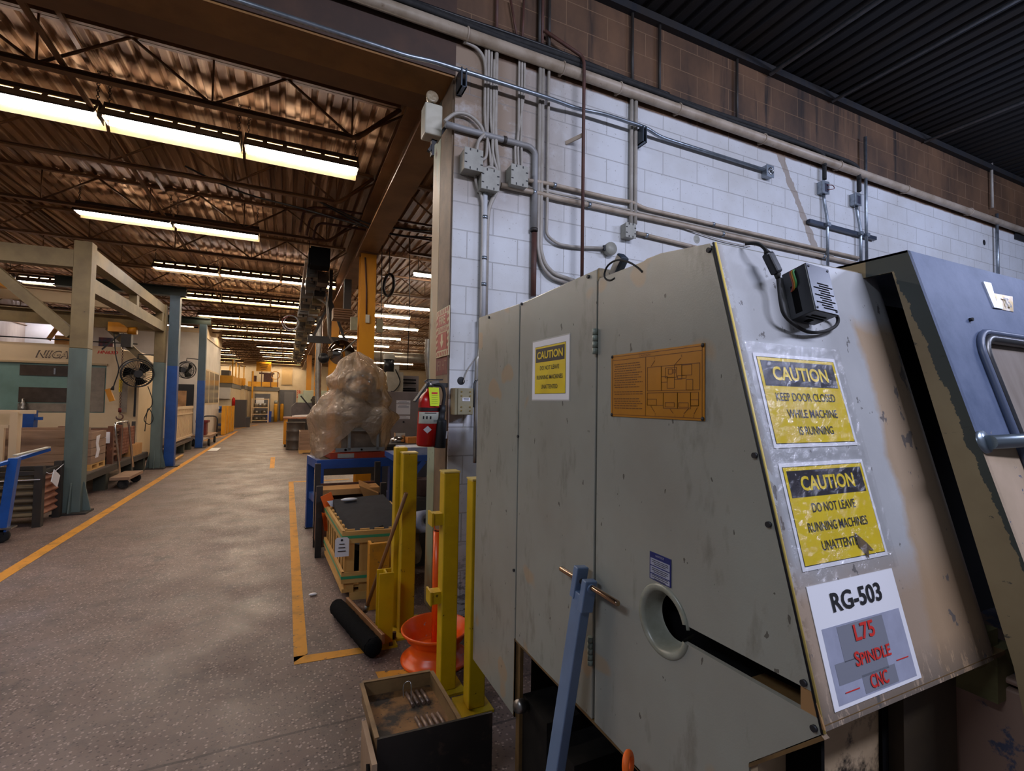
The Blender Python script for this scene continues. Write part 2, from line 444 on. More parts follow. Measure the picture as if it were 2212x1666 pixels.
def machine_paint():
    m, nt, b, out = nt_new('machine_grey'); h = N(nt); MATS['machine_grey'] = m
    vec = h.coord()
    col = h.mix(h.ramp(h.noise(vec, 1.6, 5), .35, .7), '#959890', '#8b8980')
    col = h.mix(h.math('MULTIPLY', h.ramp(h.noise(h.coord((1, 3, 1)), 3.5, 7, .65), .56, .68), .5), col, '#6a6459')
    col = h.mix(h.math('MULTIPLY', h.ramp(h.noise(h.coord((1, 1, 1), (4, 1, 7)), 4.2, 2, .4), .635, .66), .55), col, '#a58a68')
    col = h.mix(h.math('MULTIPLY', h.math('GREATER_THAN', h.noise(h.coord((1, 1, .5)), 38, 3, .5), .71), .7), col, '#3a352e')
    h.l(col, b.inputs['Base Color']); b.inputs['Roughness'].default_value = .27
    h.bump(h.noise(vec, 240, 2), b, .10, .002)
machine_paint()
def front_paint():
    m, nt, b, out = nt_new('machine_front'); h = N(nt); MATS['machine_front'] = m
    vec = h.coord((1, 1, 1), (1.8, 1.4, 0)); xyz = h.sep(vec)
    wob = h.math('MULTIPLY', h.math('SUBTRACT', h.noise(vec, 6, 5), .5), .12)
    col = h.mix(h.ramp(h.noise(vec, 3, 6), .35, .7), '#b1b3b6', '#a0a2a5')
    # worn to the old beige coat on the outer half
    edge = h.math('ADD', h.math('ADD', xyz[0], h.math('MULTIPLY', h.math('SUBTRACT', 1.8, xyz[2]), .06)), wob)
    worn = h.math('MULTIPLY', h.ramp(edge, 1.33, 1.36), h.ramp(h.math('ADD', xyz[2], wob), 1.86, 1.82))
    col = h.mix(h.math('MULTIPLY', worn, .9), col, '#a48c70')
    lowd = h.ramp(h.math('ADD', xyz[2], wob), 1.30, 1.2)
    col = h.mix(h.math('MULTIPLY', lowd, .8), col, '#9c8266')
    fl = h.math('GREATER_THAN', h.noise(h.coord((1, 1, .6)), 26, 6, .6), h.ramp(h.noise(vec, 2.2, 3), .3, .75, .69, .57))
    col = h.mix(h.math('MULTIPLY', fl, .85), col, '#5f5c5c')
    # flaking along the bottom edge and the near corner
    e1 = h.math('MULTIPLY', h.ramp(xyz[2], 1.10, 1.0), h.math('GREATER_THAN', h.noise(h.coord((3, 1, 1)), 22, 6, .7), .44))
    col = h.mix(h.math('MULTIPLY', e1, .9), col, '#4b4844')
    e2 = h.math('MULTIPLY', h.ramp(xyz[0], .915, .89), h.math('GREATER_THAN', h.noise(vec, 20, 6, .7), .46))
    col = h.mix(h.math('MULTIPLY', e2, .7), col, '#6b5c4b')
    h.l(col, b.inputs['Base Color']); b.inputs['Roughness'].default_value = .4
    h.bump(h.noise(vec, 160, 3), b, .12, .002)
front_paint()
def door_paint():
    m, nt, b, out = nt_new('door_worn'); h = N(nt); MATS['door_worn'] = m
    vec = h.coord((1, 1, 1), (1.8, 1.4, 0)); xyz = h.sep(vec)
    blue = h.mix(h.ramp(h.noise(vec, 7, 7, .7), .35, .7), '#465470', '#626e89')
    beige = h.mix(h.ramp(h.noise(vec, 5, 5), .4, .7), '#a08d76', '#b29c86')
    f = h.math('ADD', xyz[2], h.math('MULTIPLY', h.math('SUBTRACT', h.noise(vec, 9, 8, .7), .5), .22))
    col = h.mix(h.ramp(f, 1.515, 1.525), beige, blue)
    sp = h.math('GREATER_THAN', h.noise(h.coord((1, 1, 1), (3, 3, 3)), 16, 7, .7), .64)
    col = h.mix(h.math('MULTIPLY', sp, h.ramp(xyz[2], 1.5, 1.46)), col, '#4a566c')
    h.l(col, b.inputs['Base Color']); b.inputs['Roughness'].default_value = .55; b.inputs['Specular IOR Level'].default_value = .3
door_paint()
def lip_paint():
    m, nt, b, out = nt_new('lip_worn'); h = N(nt); MATS['lip_worn'] = m
    vec = h.coord((1, 1, 1), (1.8, 1.4, 0)); xyz = h.sep(vec)
    # dark green top coat that survives along the outer edge, beige undercoat inside
    edge = h.math('SUBTRACT', xyz[1], h.math('ADD', .134, h.math('MULTIPLY', xyz[2], .281)))
    lim = h.math('SUBTRACT', h.math('MULTIPLY', h.math('SUBTRACT', xyz[2], 1.15), .055), h.math('MULTIPLY', h.math('SUBTRACT', h.noise(vec, 20, 8, .7), .5), .05))
    top = h.math('GREATER_THAN', h.math('ADD', xyz[2], h.math('MULTIPLY', h.noise(vec, 9, 5), .05)), 1.99)
    dk = h.math('MAXIMUM', h.math('LESS_THAN', edge, lim), h.math('MULTIPLY', top, h.math('LESS_THAN', xyz[1], .8)))
    col = h.mix(dk, h.mix(h.ramp(h.noise(vec, 6, 4), .35, .7), '#8c7c5c', '#7d6c4e'), '#343a35')
    sc = h.math('GREATER_THAN', h.noise(h.coord((1, 1, 3)), 18, 6, .7), .66)
    col = h.mix(h.math('MULTIPLY', sc, .8), col, '#2c302b')
    h.l(col, b.inputs['Base Color']); b.inputs['Roughness'].default_value = .5
lip_paint()
def base_paint():
    m, nt, b, out = nt_new('base_grimy'); h = N(nt); MATS['base_grimy'] = m
    vec = h.coord(); xyz = h.sep(vec)
    col = h.mix(h.ramp(h.noise(vec, 3, 6), .35, .7), '#b09a7d', '#8f7858')
    g = h.math('ADD', h.noise(vec, 5, 7, .65), h.ramp(xyz[2], .95, .55, 0, .18))
    col = h.mix(h.ramp(g, .56, .62), col, '#221d18')
    h.l(col, b.inputs['Base Color']); b.inputs['Roughness'].default_value = .5
base_paint()
def tray_mat():
    m, nt, b, out = nt_new('tray_rust'); h = N(nt); MATS['tray_rust'] = m
    vec = h.coord()
    col = h.mix(h.ramp(h.noise(vec, 6, 6), .35, .65), '#8a6236', '#5a4026')
    col = h.mix(h.ramp(h.noise(h.coord((1, 1, 1), (1, 2, 0)), 5, 6), .5, .58), col, '#2a231d')
    col = h.mix(h.math('GREATER_THAN', h.noise(vec, 70, 3, .6), .66), col, '#14110f')
    h.l(col, b.inputs['Base Color']); b.inputs['Roughness'].default_value = .65
tray_mat()
def film():
    m = bpy.data.materials.new('plastic_film'); m.use_nodes = True; nt = m.node_tree; nt.nodes.clear(); h = N(nt); MATS['plastic_film'] = m
    out = h.n('ShaderNodeOutputMaterial')
    vec = h.coord()
    d = h.n('ShaderNodeBsdfPrincipled'); d.inputs['Roughness'].default_value = .25
    d.inputs['Coat Weight'].default_value = 1.0; d.inputs['Coat Roughness'].default_value = .12
    h.l(h.mix(h.ramp(h.noise(vec, 5, 6), .35, .7), '#cfc3b2', '#b3a48f'), d.inputs['Base Color'])
    bp = h.n('ShaderNodeBump'); bp.inputs['Strength'].default_value = .35; bp.inputs['Distance'].default_value = .03
    vo = h.n('ShaderNodeTexVoronoi'); vo.distance = 'MANHATTAN'; vo.inputs['Scale'].default_value = 12; vo.inputs['Randomness'].default_value = 1
    wv = h.n('ShaderNodeVectorMath', operation='ADD'); nz = h.n('ShaderNodeTexNoise'); nz.inputs['Scale'].default_value = 4
    h.l(vec, nz.inputs['Vector']); h.l(vec, wv.inputs[0]); h.l(nz.outputs['Color'], wv.inputs[1]); h.l(wv.outputs[0], vo.inputs['Vector'])
    h.l(vo.outputs['Distance'], bp.inputs['Height'])
    h.l(bp.outputs[0], d.inputs['Normal']); h.l(bp.outputs[0], d.inputs['Coat Normal'])
    tr = h.n('ShaderNodeBsdfTransparent'); tr.inputs[0].default_value = (*lin('#ecd9bd'), 1)
    tl = h.n('ShaderNodeBsdfTranslucent'); tl.inputs[0].default_value = (*lin('#c9b79c'), 1)
    a1 = h.n('ShaderNodeMixShader'); a1.inputs[0].default_value = .35; h.l(d.outputs[0], a1.inputs[1]); h.l(tl.outputs[0], a1.inputs[2])
    a2 = h.n('ShaderNodeMixShader'); h.l(h.ramp(h.noise(vec, 4, 3), .3, .7, .28, .55), a2.inputs[0]); h.l(a1.outputs[0], a2.inputs[1]); h.l(tr.outputs[0], a2.inputs[2])
    h.l(a2.outputs[0], out.inputs[0])
film()
def tape():
    m = bpy.data.materials.new('clear_tape'); m.use_nodes = True; nt = m.node_tree; nt.nodes.clear(); h = N(nt); MATS['clear_tape'] = m
    out = h.n('ShaderNodeOutputMaterial'); vec = h.coord()
    g = h.n('ShaderNodeBsdfGlossy'); g.inputs['Color'].default_value = (.9, .9, .95, 1); g.inputs['Roughness'].default_value = .13
    h.bump(h.noise(vec, 38, 5, .65, .8), g, .8, .01)
    tr = h.n('ShaderNodeBsdfTransparent'); a = h.n('ShaderNodeMixShader'); a.inputs[0].default_value = .94
    h.l(g.outputs[0], a.inputs[1]); h.l(tr.outputs[0], a.inputs[2]); h.l(a.outputs[0], out.inputs[0])
tape()
# ------------------------------------------------------------------ the setting
WY = 3.3
struct('floor', MB().box(-14, -7, -.2, 16, 46, 0), 'floor_paving', 'worn speckled grey-brown shop floor')
w = MB()
w.box(1.04, WY, 0, 15, WY+.3, 5.1)
struct('wall_front', w, 'block_wall', 'white painted concrete block wall, bare and sooty above the pipe')
struct('wall_lintel', MB().box(-13, WY, 3.97, 1.04, WY+.3, 5.1), mat('lintelsteel', '#3d2c24', .6, c2='#4d3629', sc=4, chip='#6b5140', csc=9, clo=.66, chi=.72), 'dark sooty wall band over the wide opening')
struct('lintel_soffit', MB().box(-13, WY+.01, 3.955, 1.035, WY+.3, 3.968), mat('soffit', '#8f6534', .55, c2='#77532b', sc=4), 'orange-brown underside of the lintel')
struct('lintel_beam', MB().ibeam((-13, 3.74, 4.12), (1.3, 3.74, 4.12), .24, .26, .015).box(-13, 3.85, 4.2, 1.2, 3.9, 4.26), 'brownsteel', 'brown steel beam behind the lintel')
# far jamb: brown return of the wall, and the steel column behind it
struct('jamb_return', MB().box(1.028, WY+.02, 0, 1.04, WY+.3, 3.96), mat('jambbrown', '#7b6650', .65, c2='#5d4c3a', sc=5, chip='#8f8271', csc=10, clo=.66, chi=.72), 'brown painted end of the block wall')
struct('jamb_column', MB().ibeam((1.16, 3.75, 0), (1.16, 3.75, 4.3), .2, .24, .02, up=(1, 0, 0)), mat('jambsteel', '#93a08e', .55, c2='#a08b6b', sc=2.2, lo=.45, hi=.55, chip='#4b3a2a', csc=12, clo=.62, chi=.66, stretch=(1, 1, .35)), 'chipped pale green steel column in the opening')
def deck(name, x0, x1, y0, y1, z, m, label, pitch=.15, dep=.04):
    mb = MB(); x = x0; pr = []
    while x < x1:
        pr += [(x, z), (x+pitch*.55, z), (x+pitch*.65, z+dep), (x+pitch*.9, z+dep)]; x += pitch
    vs = [(a, y0, c) for a, c in pr]+[(a, y1, c) for a, c in pr]; k = len(pr)
    mb.add(vs, [(i, i+1, k+i+1, k+i) for i in range(k-1)])
    return struct(name, mb, m, label)
deck('ceiling_hall', -13, 14, WY+.3, 46, 4.74, 'deck_hall', 'brown ribbed steel roof deck of the long hall')
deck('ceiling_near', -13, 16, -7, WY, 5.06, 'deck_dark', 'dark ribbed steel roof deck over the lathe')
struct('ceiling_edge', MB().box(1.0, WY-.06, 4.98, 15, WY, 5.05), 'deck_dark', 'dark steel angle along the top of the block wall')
# girders over the columns
GX = 1.11
struct('girder_beam', MB().ibeam((GX, 3.9, 4.22), (GX, 46, 4.22), .29, .46, .022), 'girder', 'brown steel girder running down the hall over the yellow columns')
struct('girder_beam_west', MB().ibeam((-8.3, 3.9, 4.22), (-8.3, 22, 4.22), .29, .46, .022), 'girder', 'brown steel girder over the machining bay')
# open web joists
def joist(x0, x1, node, step, ytag):
    zt, zb = 4.70, 4.265; mb = MB()
    for s in (-1, 1):
        mb.box(x0, s*.022-.018, zt, x1, s*.022+.018, zt+.035)
    xl = node-step*int((node-x0)/step)
    mb.box(xl, -.035, zb-.006, node, .035, zb+.0); mb.box(xl, -.006, zb, node, .006, zb+.035); mb.box(xl, -.035, zb+.03, node, .035, zb+.036)
    x = node
    while x > x0+.1:
        mb.tube([(x, 0, zb+.02), (x, 0, zt+.01)], .009, 5)
        mb.tube([(x, 0, zb+.02), (x+step*.5, 0, zt+.01)], .014, 5)
        mb.tube([(x, 0, zb+.02), (x-step*.5, 0, zt+.01)], .014, 5)
        x -= step
    mb.tube([(node-.02, 0, zb+.01), (node+.06, 0, zb+.03), (x1, 0, zt)], .025, 6)
    return mb
JY = [5.1+1.78*i for i in range(21)]
jm = None
for i, y in enumerate(JY):
    if i == 0:
        jm = link('roof_joist', joist(-12.8, 1.0, .52, 1.22, 0), 'brownsteel'); o = jm
    else:
        o = jm.copy(); COL.objects.link(o)
    o.location = (0, y, 0); o['kind'] = 'structure'; o['label'] = 'brown open-web roof joist spanning the hall'
jm = None
for i, y in enumerate(JY):
    if i == 0:
        jm = link('roof_joist_east', joist(1.25, 13.5, 12.9, 1.22, 0), 'brownsteel'); o = jm
    else:
        o = jm.copy(); COL.objects.link(o)
    o.location = (0, y, 0); o['kind'] = 'structure'; o['label'] = 'brown open-web roof joist of the bay beyond the yellow columns'
# bridging angles under the deck, along the hall
for x in (-1.75, -3.9, -6.1):
    struct('joist_bridging', MB().box(x-.02, 4.2, 4.66, x+.02, 44, 4.69).box(x-.02, 4.2, 4.31, x+.02, 44, 4.335), 'brownsteel', 'brown bridging angle between the roof joists')
# walls of the hall
struct('wall_far', MB().box(-14, 41.2, 0, 16, 41.5, 5.0), 'cream', 'cream end wall of the hall')
struct('wall_left', MB().box(-8.6, 3.7, 0, -8.2, 22.3, 5.0), mat('sootywhite', '#b9ab9c', .6, c2='#8f7b68', sc=1.2, stretch=(1, 1, .3)), 'stained pale wall of the machining bay')
struct('wall_back', MB().box(-8.2, 22.0, 0, -4.0, 22.2, 4.13), 'whitepaint', 'white wall behind the machining centre')
struct('dark_void_sheet', MB().box(-8.2, 22.2, 3.9, -2.9, 22.3, 4.74), 'blackmatte', 'black sheet standing in for the dark void above the white wall')  # matte black sheet painting the darkness of the open void
struct('wall_east', MB().box(13.6, 3.6, 0, 13.9, 41.2, 5.0), 'cream', 'cream side wall of the far bay')
b_ = MB().box(-6.2, 20, 0, -2.87, 26.2, 3.9)
struct('wall_booth', b_, 'whitepaint', 'white office walls standing in the hall')
struct('trim_booth', MB().box(-2.9, 20.0, 3.9, -2.83, 26.2, 4.7).box(-6.2, 19.98, 3.9, -2.83, 20.02, 4.05), 'cream', 'beige upper wall of the office')
wn = struct('window_1', MB().box(-2.875, 21.2, 1.35, -2.862, 25.9, 2.75), 'cream', 'office window of three tall panes')
for k in range(3):
    y0 = 21.35+k*1.52
    g = link('pane', MB().box(-2.863, y0, 1.42, -2.856, y0+1.35, 2.68), mat('officeglass', '#5d5c58', .12, c2='#75736c', sc=2), wn)
dr = struct('door_1', MB().box(-3.70, 19.96, .4, -2.95, 19.99, 2.08), 'black', 'black framed door of the white office')
link('door_window', MB().box(-3.52, 19.95, 1.0, -3.16, 19.965, 1.85), mat('doorglass', '#b98f68', .2, c2='#8a6a4d', sc=4), dr)
# mezzanine at the end: white rooms with grey fascia and yellow edge
struct('wall_mezzanine', MB().box(-9, 30.2, 0, -2.75, 36, 2.2).box(-5.2, 36, 0, -2.55, 41.2, 2.25), 'cream', 'cream block rooms under the mezzanine')
struct('wall_store', MB().box(-2.55, 39.2, 0, -.62, 41.2, 2.25), 'cream', 'cream store room at the end of the aisle')
struct('mezzanine_fascia', MB().box(-9, 30.16, 2.2, -2.72, 36, 2.45).box(-5.2, 36, 2.25, -2.5, 39.2, 2.5).box(-2.55, 39.12, 2.2, -.55, 41.2, 2.48), 'band', 'grey fascia band of the mezzanine')
struct('baseboard_far', MB().box(-.5, 41.15, 0, 13, 41.2, .35).box(-2.55, 39.16, 0, -.6, 39.2, .35), 'band', 'grey painted skirt along the far walls')
d2 = struct('door_2', MB().box(-.55, 41.1, 0, .62, 41.19, 2.35), 'greydoor', 'grey steel door at the end of the hall')
link('door_panel', MB().box(-.2, 41.06, .15, .45, 41.1, 2.2), mat('greydoor2', '#6a686c', .45), d2)
link('door_handle', MB().cyl((.36, 41.02, 1.05), (.36, 41.08, 1.05), .04, 8), 'black', d2)
d3 = struct('door_3', MB().box(-2.1, 39.14, .3, -1.1, 39.19, 2.0), 'greydoor', 'grey shuttered window of the store room')
link('slat', MB().box(-2.0, 39.11, 1.2, -1.5, 39.14, 1.7), 'paper', d3)
struct('wall_panel', MB().box(-.42, 41.12, 2.75, .32, 41.19, 4.1), mat('beigepanel', '#b39463', .6), 'beige board fixed high on the end wall')
# painted lines on the floor
def fl(name, pts, label):
    mb = MB().prism([(x, y, 0.0008) for x, y in pts], (0, 0, .0012))
    return struct(name, mb, 'paintyellow', label)
wl = .115
fl('trim_1', [(-2.30, 2.5), (-2.30+wl, 2.5), (-2.14, 27.5), (-2.14-wl, 27.5)], 'long yellow aisle line on the floor')
fl('trim_2', [(.085, 3.28), (.165, 3.36), (.16, 10.4), (.075, 10.4)], 'worn yellow floor line along the crate')
fl('trim_3', [(.085, 3.25), (.62, 3.22), (.62, 3.29), (.085, 3.35)], 'worn yellow floor line ending at the broom')
fl('trim_4', [(.075, 10.35), (1.2, 10.35), (1.2, 10.45), (.075, 10.45)], 'thin yellow floor line behind the table')
fl('trim_5', [(.52, 2.98), (.71, 2.93), (.77, 2.72), (.63, 2.70), (.60, 2.79), (.535, 2.80)], 'scuffed yellow paint patch before the orange wheel')
fl('trim_6', [(-.32, 12.6), (-.22, 12.6), (-.25, 15.0), (-.36, 15.0)], 'short yellow dash in the middle of the aisle')
fl('trim_7', [(-2.75, 21.6), (-2.2, 25.5), (-2.3, 25.5), (-2.85, 21.6)], 'slanting yellow hatch line by the yellow barrier')
fl('trim_8', [(-3.1, 25.2), (-1.55, 34.2), (-1.68, 34.2), (-3.23, 25.2)], 'faded yellow line before the mezzanine rooms')
# duct-like dark runs under the near roof
for k, (x, r, m) in enumerate(((4.35, .022, 'galv'), (5.35, .018, 'galv'), (7.2, .02, 'galv'))):
    struct('roof_conduit', MB().tube([(x, -6, 4.98), (x, WY-.03, 4.98)], r, 8), m, 'thin conduit under the dark roof')
struct('roof_purlin', MB().ibeam((3.3, -1.3, 4.95), (15, -1.3, 4.95), .1, .14, .01), 'deck_dark', 'dark steel purlin under the near roof')
# ------------------------------------------------------------------ strip lights
def strip_light(x0, y, L=1.16, tube='tube_cool', label='', group=None, chain=True, z=4.25):
    """industrial fluorescent: slotted dark reflector, two tubes, end chains; open underneath"""
    t = thing('strip_light', label, 'light', (x0+L/2, y, z), group)
    X0, X1 = x0, x0+L
    A = (.045, .15); B = (.18, 0.0)       # (half width, height) inner and lower edge of each wing
    def pt(s, f, x): return (x, y+s*(A[0]+(B[0]-A[0])*f), z+A[1]+(B[1]-A[1])*f)
    out_ = MB(); inn = MB()
    out_.box(X0, y-.045, z+.14, X1, y+.045, z+.185)
    for s in (-1, 1):
        for f0, f1 in ((0, .12), (.31, 1)):
            out_.add([pt(s, f0, X0), pt(s, f0, X1), pt(s, f1, X1), pt(s, f1, X0)], [(0, 1, 2, 3)])
            q = [V(p)+V((0, -s*.003, -.004)) for p in (pt(s, f0, X0), pt(s, f0, X1), pt(s, f1, X1), pt(s, f1, X0))]
            inn.add(q, [(0, 1, 2, 3)])
        n = 6; sl = L/n
        for i in range(n+1):
            xa = max(X0, X0+i*sl-.022); xb = min(X1, X0+i*sl+.022)
            out_.add([pt(s, .12, xa), pt(s, .12, xb), pt(s, .31, xb), pt(s, .31, xa)], [(0, 1, 2, 3)])
        out_.beam(pt(s, 1, X0), pt(s, 1, X1), .008, .012)
    inn.box(X0+.01, y-.04, z+.132, X1-.01, y+.04, z+.138)
    part('reflector', out_, 'refl_out', t, 'dark slotted outer reflector')
    part('inner_reflector', inn, 'refl_in', t, 'cream inner face')
    for s in (-1, 1):
        part('tube', MB().cyl((X0+.02, y+s*.06, z+.028), (X1-.02, y+s*.06, z+.028), .019, 6), tube, t, 'glowing tube')
    for xe in (X0, X1-.006):
        part('end_plate', MB().prism([(xe, y-.045, z+.17), (xe, y+.045, z+.17), (xe, y+.1, z+.01), (xe, y-.1, z+.01)], (.006, 0, 0)), 'refl_out', t)
    if chain:
        for x in (X0+.03, X1-.03):
            c = MB(); zz = z+.16; k = 0
            while zz < 4.72:
                c.torus((x, y, zz+.02), (1, 0, 0) if k % 2 else (0, 1, 0), .013, .0035, 8, 4); zz += .03; k += 1
            part('chain', c, 'refl_out', t)
    else:
        for x in (X0+.06, X1-.06):
            part('hanger_wire', MB().beam((x, y, z+.185), (x, y, 4.74), .006, .006), 'refl_out', t)
    return t
ROW = [5.84+3.11*k for k in range(12)]
rows_txt = ['first', 'second', 'third', 'fourth', 'fifth', 'sixth']
place_txt = {0: 'end by the girder', 1: 'middle of the row', 2: 'end toward the machining bay'}
L1 = 1.19
st = strip_light(-.49, ROW[0], label='large fluorescent strip light nearest the lintel, end fixture by the girder')
dup(st, (-L1, 0, 0), 'large fluorescent strip light nearest the lintel, second fixture from the girder')
dup(st, (-2*L1, 0, 0), 'large fluorescent strip light nearest the lintel, third fixture from the girder')
dup(st, (-L1+.02, ROW[1]-ROW[0], 0), 'two-tube strip light in the second row, end fixture nearer the girder')
dup(st, (-2*L1+.02, ROW[1]-ROW[0], 0), 'two-tube strip light in the second row, end fixture above the green-grey crane post')
for k in range(2):  # unseen fixtures added past the visible rows to brighten the machining bay
    dup(st, (-6.4-k*L1, ROW[2]-ROW[0], 0), 'unseen added strip light past the third row over the machining bay, %s' % ['nearer the gantry', 'nearer the stained wall'][k])
    dup(st, (-(3+k)*L1, 0, 0), 'unseen added strip light nearest the lintel, beyond the crane gantry, %s' % ['fourth from the girder', 'fifth from the girder'][k])
    dup(st, (-5.2-k*L1, ROW[1]-ROW[0], 0), 'unseen added strip light past the second row over the machining bay, %s' % ['nearer the gantry', 'nearer the stained wall'][k])
for k in range(3):
    dup(st, (-k*L1+.3, ROW[2]-ROW[0], 0), 'bright strip light in the third row, %s' % ['end tucked beside the bus duct', 'middle fixture', 'end fixture above the blue post'][k])
warm = strip_light(-.49, ROW[3], tube='tube_warm', label='dim warm strip light in the fourth row, beside the bus duct', chain=False)
dup(warm, (-L1, 0, 0), 'dim warm strip light in the fourth row, middle fixture')
dup(warm, (-2*L1, 0, 0), 'dim warm strip light in the fourth row, end above the machining bay')
for k in range(3):
    dup(warm, (-k*L1+.2, ROW[4]-ROW[3], 0), 'strip light in the fifth row of the hall, %s' % ['end beside the hanging cable loop', 'middle fixture', 'end above the second blue post'][k])
for r in range(5, 12):
    for k in range(3 if r < 7 else 2):
        dup(warm, (-k*L1+.2, ROW[r]-ROW[3], 0), 'small distant strip light in the packed rows far down the aisle', 'distant aisle strip lights')
for r in range(8, 12):
    for k in range(2):
        dup(warm, (-3.6-k*L1, ROW[r]-ROW[3], 0), 'small distant strip light above the mezzanine rooms', 'strip lights above the mezzanine')
blue_l = strip_light(-5.75, 15.0, tube='tube_blue', label='bluish strip light over the machining centre, nearer its end wall', chain=False)
dup(blue_l, (-1.25, 0, 0), 'bluish strip light over the machining centre, by the stained pale wall')
for k in range(4):
    dup(blue_l, (-2.2+k*1.18, 6.3, 0), 'blue-white strip light in the row along the white back wall', 'strip lights along the white back wall')
# far bay beyond the column: bare batten tubes
def batten(x0, y, L, label, tube='tube_cool', group=None, z=4.22):
    t = thing('batten_light', label, 'light', (x0+L/2, y, z), group)
    part('housing', MB().box(x0, y-.05, z+.03, x0+L, y+.05, z+.08), 'lampwhite', t)
    part('tube', MB().cyl((x0+.02, y, z), (x0+L-.02, y, z), .03, 8), tube, t, 'glowing tube')
    part('hanger', MB().beam((x0+.1, y, z+.08), (x0+.1, y, 4.74), .01, .01).beam((x0+L-.1, y, z+.08), (x0+L-.1, y, 4.74), .01, .01), 'refl_out', t)
    return t
batten(2.28, 9.84, 1.2, 'bare glowing tube nearest the jamb column in the far bay')
bt = batten(2.34, 13.5, 1.45, 'long bare glowing tube in the far bay, below the first')
batten(2.1, 15.16, 1.35, 'warm tube light right beside the yellow column, third in the far bay', 'tube_warm')
for x, y, L in ((2.5, 17.55, 1.8), (2.75, 20.55, 1.55), (3.2, 23.65, 1.2), (3.4, 27, 1.6), (3.9, 30, 1.6), (5.6, 27, 1.6), (6.2, 30.5, 1.6), (6.4, 34, 1.6), (4.6, 34, 1.6)):
    batten(x, y, L, 'warm tube light in the receding rows behind the yellow column', 'tube_warm', 'far bay tube lights')
batten(1.75, 20.9, 1.2, 'tube light glimpsed behind the round mirror', 'tube_warm')

# ------------------------------------------------------------------ bus duct with plug-in boxes
bd = thing('bus_duct', 'dark overhead bus duct lined with plug-in boxes, running down the hall', 'bus duct', (.42, 8.2, 3.72))
part('trunking', MB().box(.33, 8.45, 3.86, .49, 33, 4.02), 'ductbrown', bd)
part('end_box', MB().box(.27, 8.2, 3.73, .56, 8.5, 4.03).box(.245, 8.22, 3.78, .27, 8.6, 4.0), 'blackmatte', bd, 'black square end box')
part('wiring_trough', MB().box(.2, 8.6, 3.86, .24, 33, 3.93), 'pipepaint', bd)
rr = random.Random(3)
y = 8.75; k = 0
while y < 30 and k < 62:
    s = k % 2
    w_ = rr.uniform(.14, .22); hgt = rr.uniform(.14, .24); ln = rr.uniform(.22, .34)
    x0 = .42+.0 if s else .40-w_
    m_ = MB().box(x0, y, 3.86-hgt, x0+w_, y+ln, 3.86)
    m_.box(x0+.03, y-.02, 3.86-hgt*.7, x0+w_-.03, y, 3.86-hgt*.3)
    part('plug_in_box', m_, ['ductbrown', 'darksteel', 'taupe', 'ductbrown', 'darksteel'][rr.randrange(5)], bd)
    if k % 3 == 0: part('switch_handle', MB().cyl((x0+w_/2, y+.1, 3.86-hgt), (x0+w_/2, y+.1, 3.80-hgt), .02, 6), 'black', bd)
    y += rr.uniform(.22, .42); k += 1
part('hanger_rod', MB().beam((.3, 9.9, 4.02), (.3, 9.9, 4.72), .012, .012).beam((.52, 13.9, 4.02), (.52, 13.9, 4.72), .012, .012), 'refl_out', bd)
part('drop_conduit', MB().tube(bend([(.5, 10.4, 3.8), (.66, 10.4, 3.75), (.72, 10.4, 2.9), (.9, 10.6, 2.7)], .15), .022, 6).tube(bend([(.5, 10.7, 3.7), (.7, 10.7, 3.6), (.78, 10.7, 2.95)], .15), .022, 6), 'galvduct', bd)
cl = thing('cable_loop', 'coil of red and white cable hanging below the strip lights', 'cable', (.05, 14.0, 3.45))
part('coil', MB().torus((.02, 14.0, 3.62), (.3, 1, .1), .2, .014, 24, 6).torus((.05, 14.02, 3.64), (.2, 1, -.1), .18, .012, 24, 6), mat('cablegrey', '#8f8d94', .4), cl)
part('red_cable', MB().tube(smoothpath([(.1, 14, 3.86), (-.05, 14, 3.78), (-.17, 14, 3.7), (-.17, 14, 3.6)]), .015, 6), 'redpaint', cl)

# ------------------------------------------------------------------ yellow columns with fittings
def yellow_column(x, y, label, base=.14, extra=True):
    c = thing('steel_column', label, 'column', (x, y, 0))
    part('shaft', MB().ibeam((x, y, 0), (x, y, 4.0), .24, .24, .018, up=(0, 1, 0)), 'orangeyellow', c)
    part('cap_plate', MB().box(x-.16, y-.16, 3.97, x+.16, y+.16, 3.99), 'brownsteel', c)
    if extra:
        for s in (-1, 1):
            part('outlet_box', MB().box(x+s*.2-.05, y-.12, 2.72, x+s*.2+.05, y-.04, 2.93), 'beigebox', c)
        part('socket', MB().box(x-.03, y-.15, 2.85, x+.03, y-.11, 2.98), 'lampwhite', c)
        part('conduit', MB().tube([(x-.02, y-.14, 2.98), (x-.03, y-.14, 3.4), (x-.06, y-.13, 3.9)], .012, 6), 'rod', c)
    return c
yellow_column(GX+.02, 8.12, 'orange-yellow steel column rising behind the bagged machine')
yellow_column(GX, 14.0, 'second yellow column, seen beside the round mirror', extra=False)
yellow_column(GX, 21.5, 'third yellow column, by the silver flexible hose', extra=False)
yellow_column(GX-.1, 27.7, 'farthest yellow column along the aisle', extra=False)
# convex mirror
mr = thing('convex_mirror', 'round convex safety mirror hung beside the yellow column', 'mirror', (.93, 9.6, 2.5))
part('dome', MB().lathe((.9, 9.6, 2.5), (-.12, -1, 0), [(.0, .1), (.1, .09), (.18, .06), (.235, .015), (.24, 0)], 28), 'mirrorglass', mr)
part('back_plate', MB().lathe((.9, 9.6, 2.5), (-.12, -1, 0), [(.24, 0), (.2, -.03), (.0, -.03)], 28), 'black', mr)
part('bracket', MB().beam((.9, 9.63, 2.5), (1.0, 8.24, 2.6), .02, .02), 'black', mr)
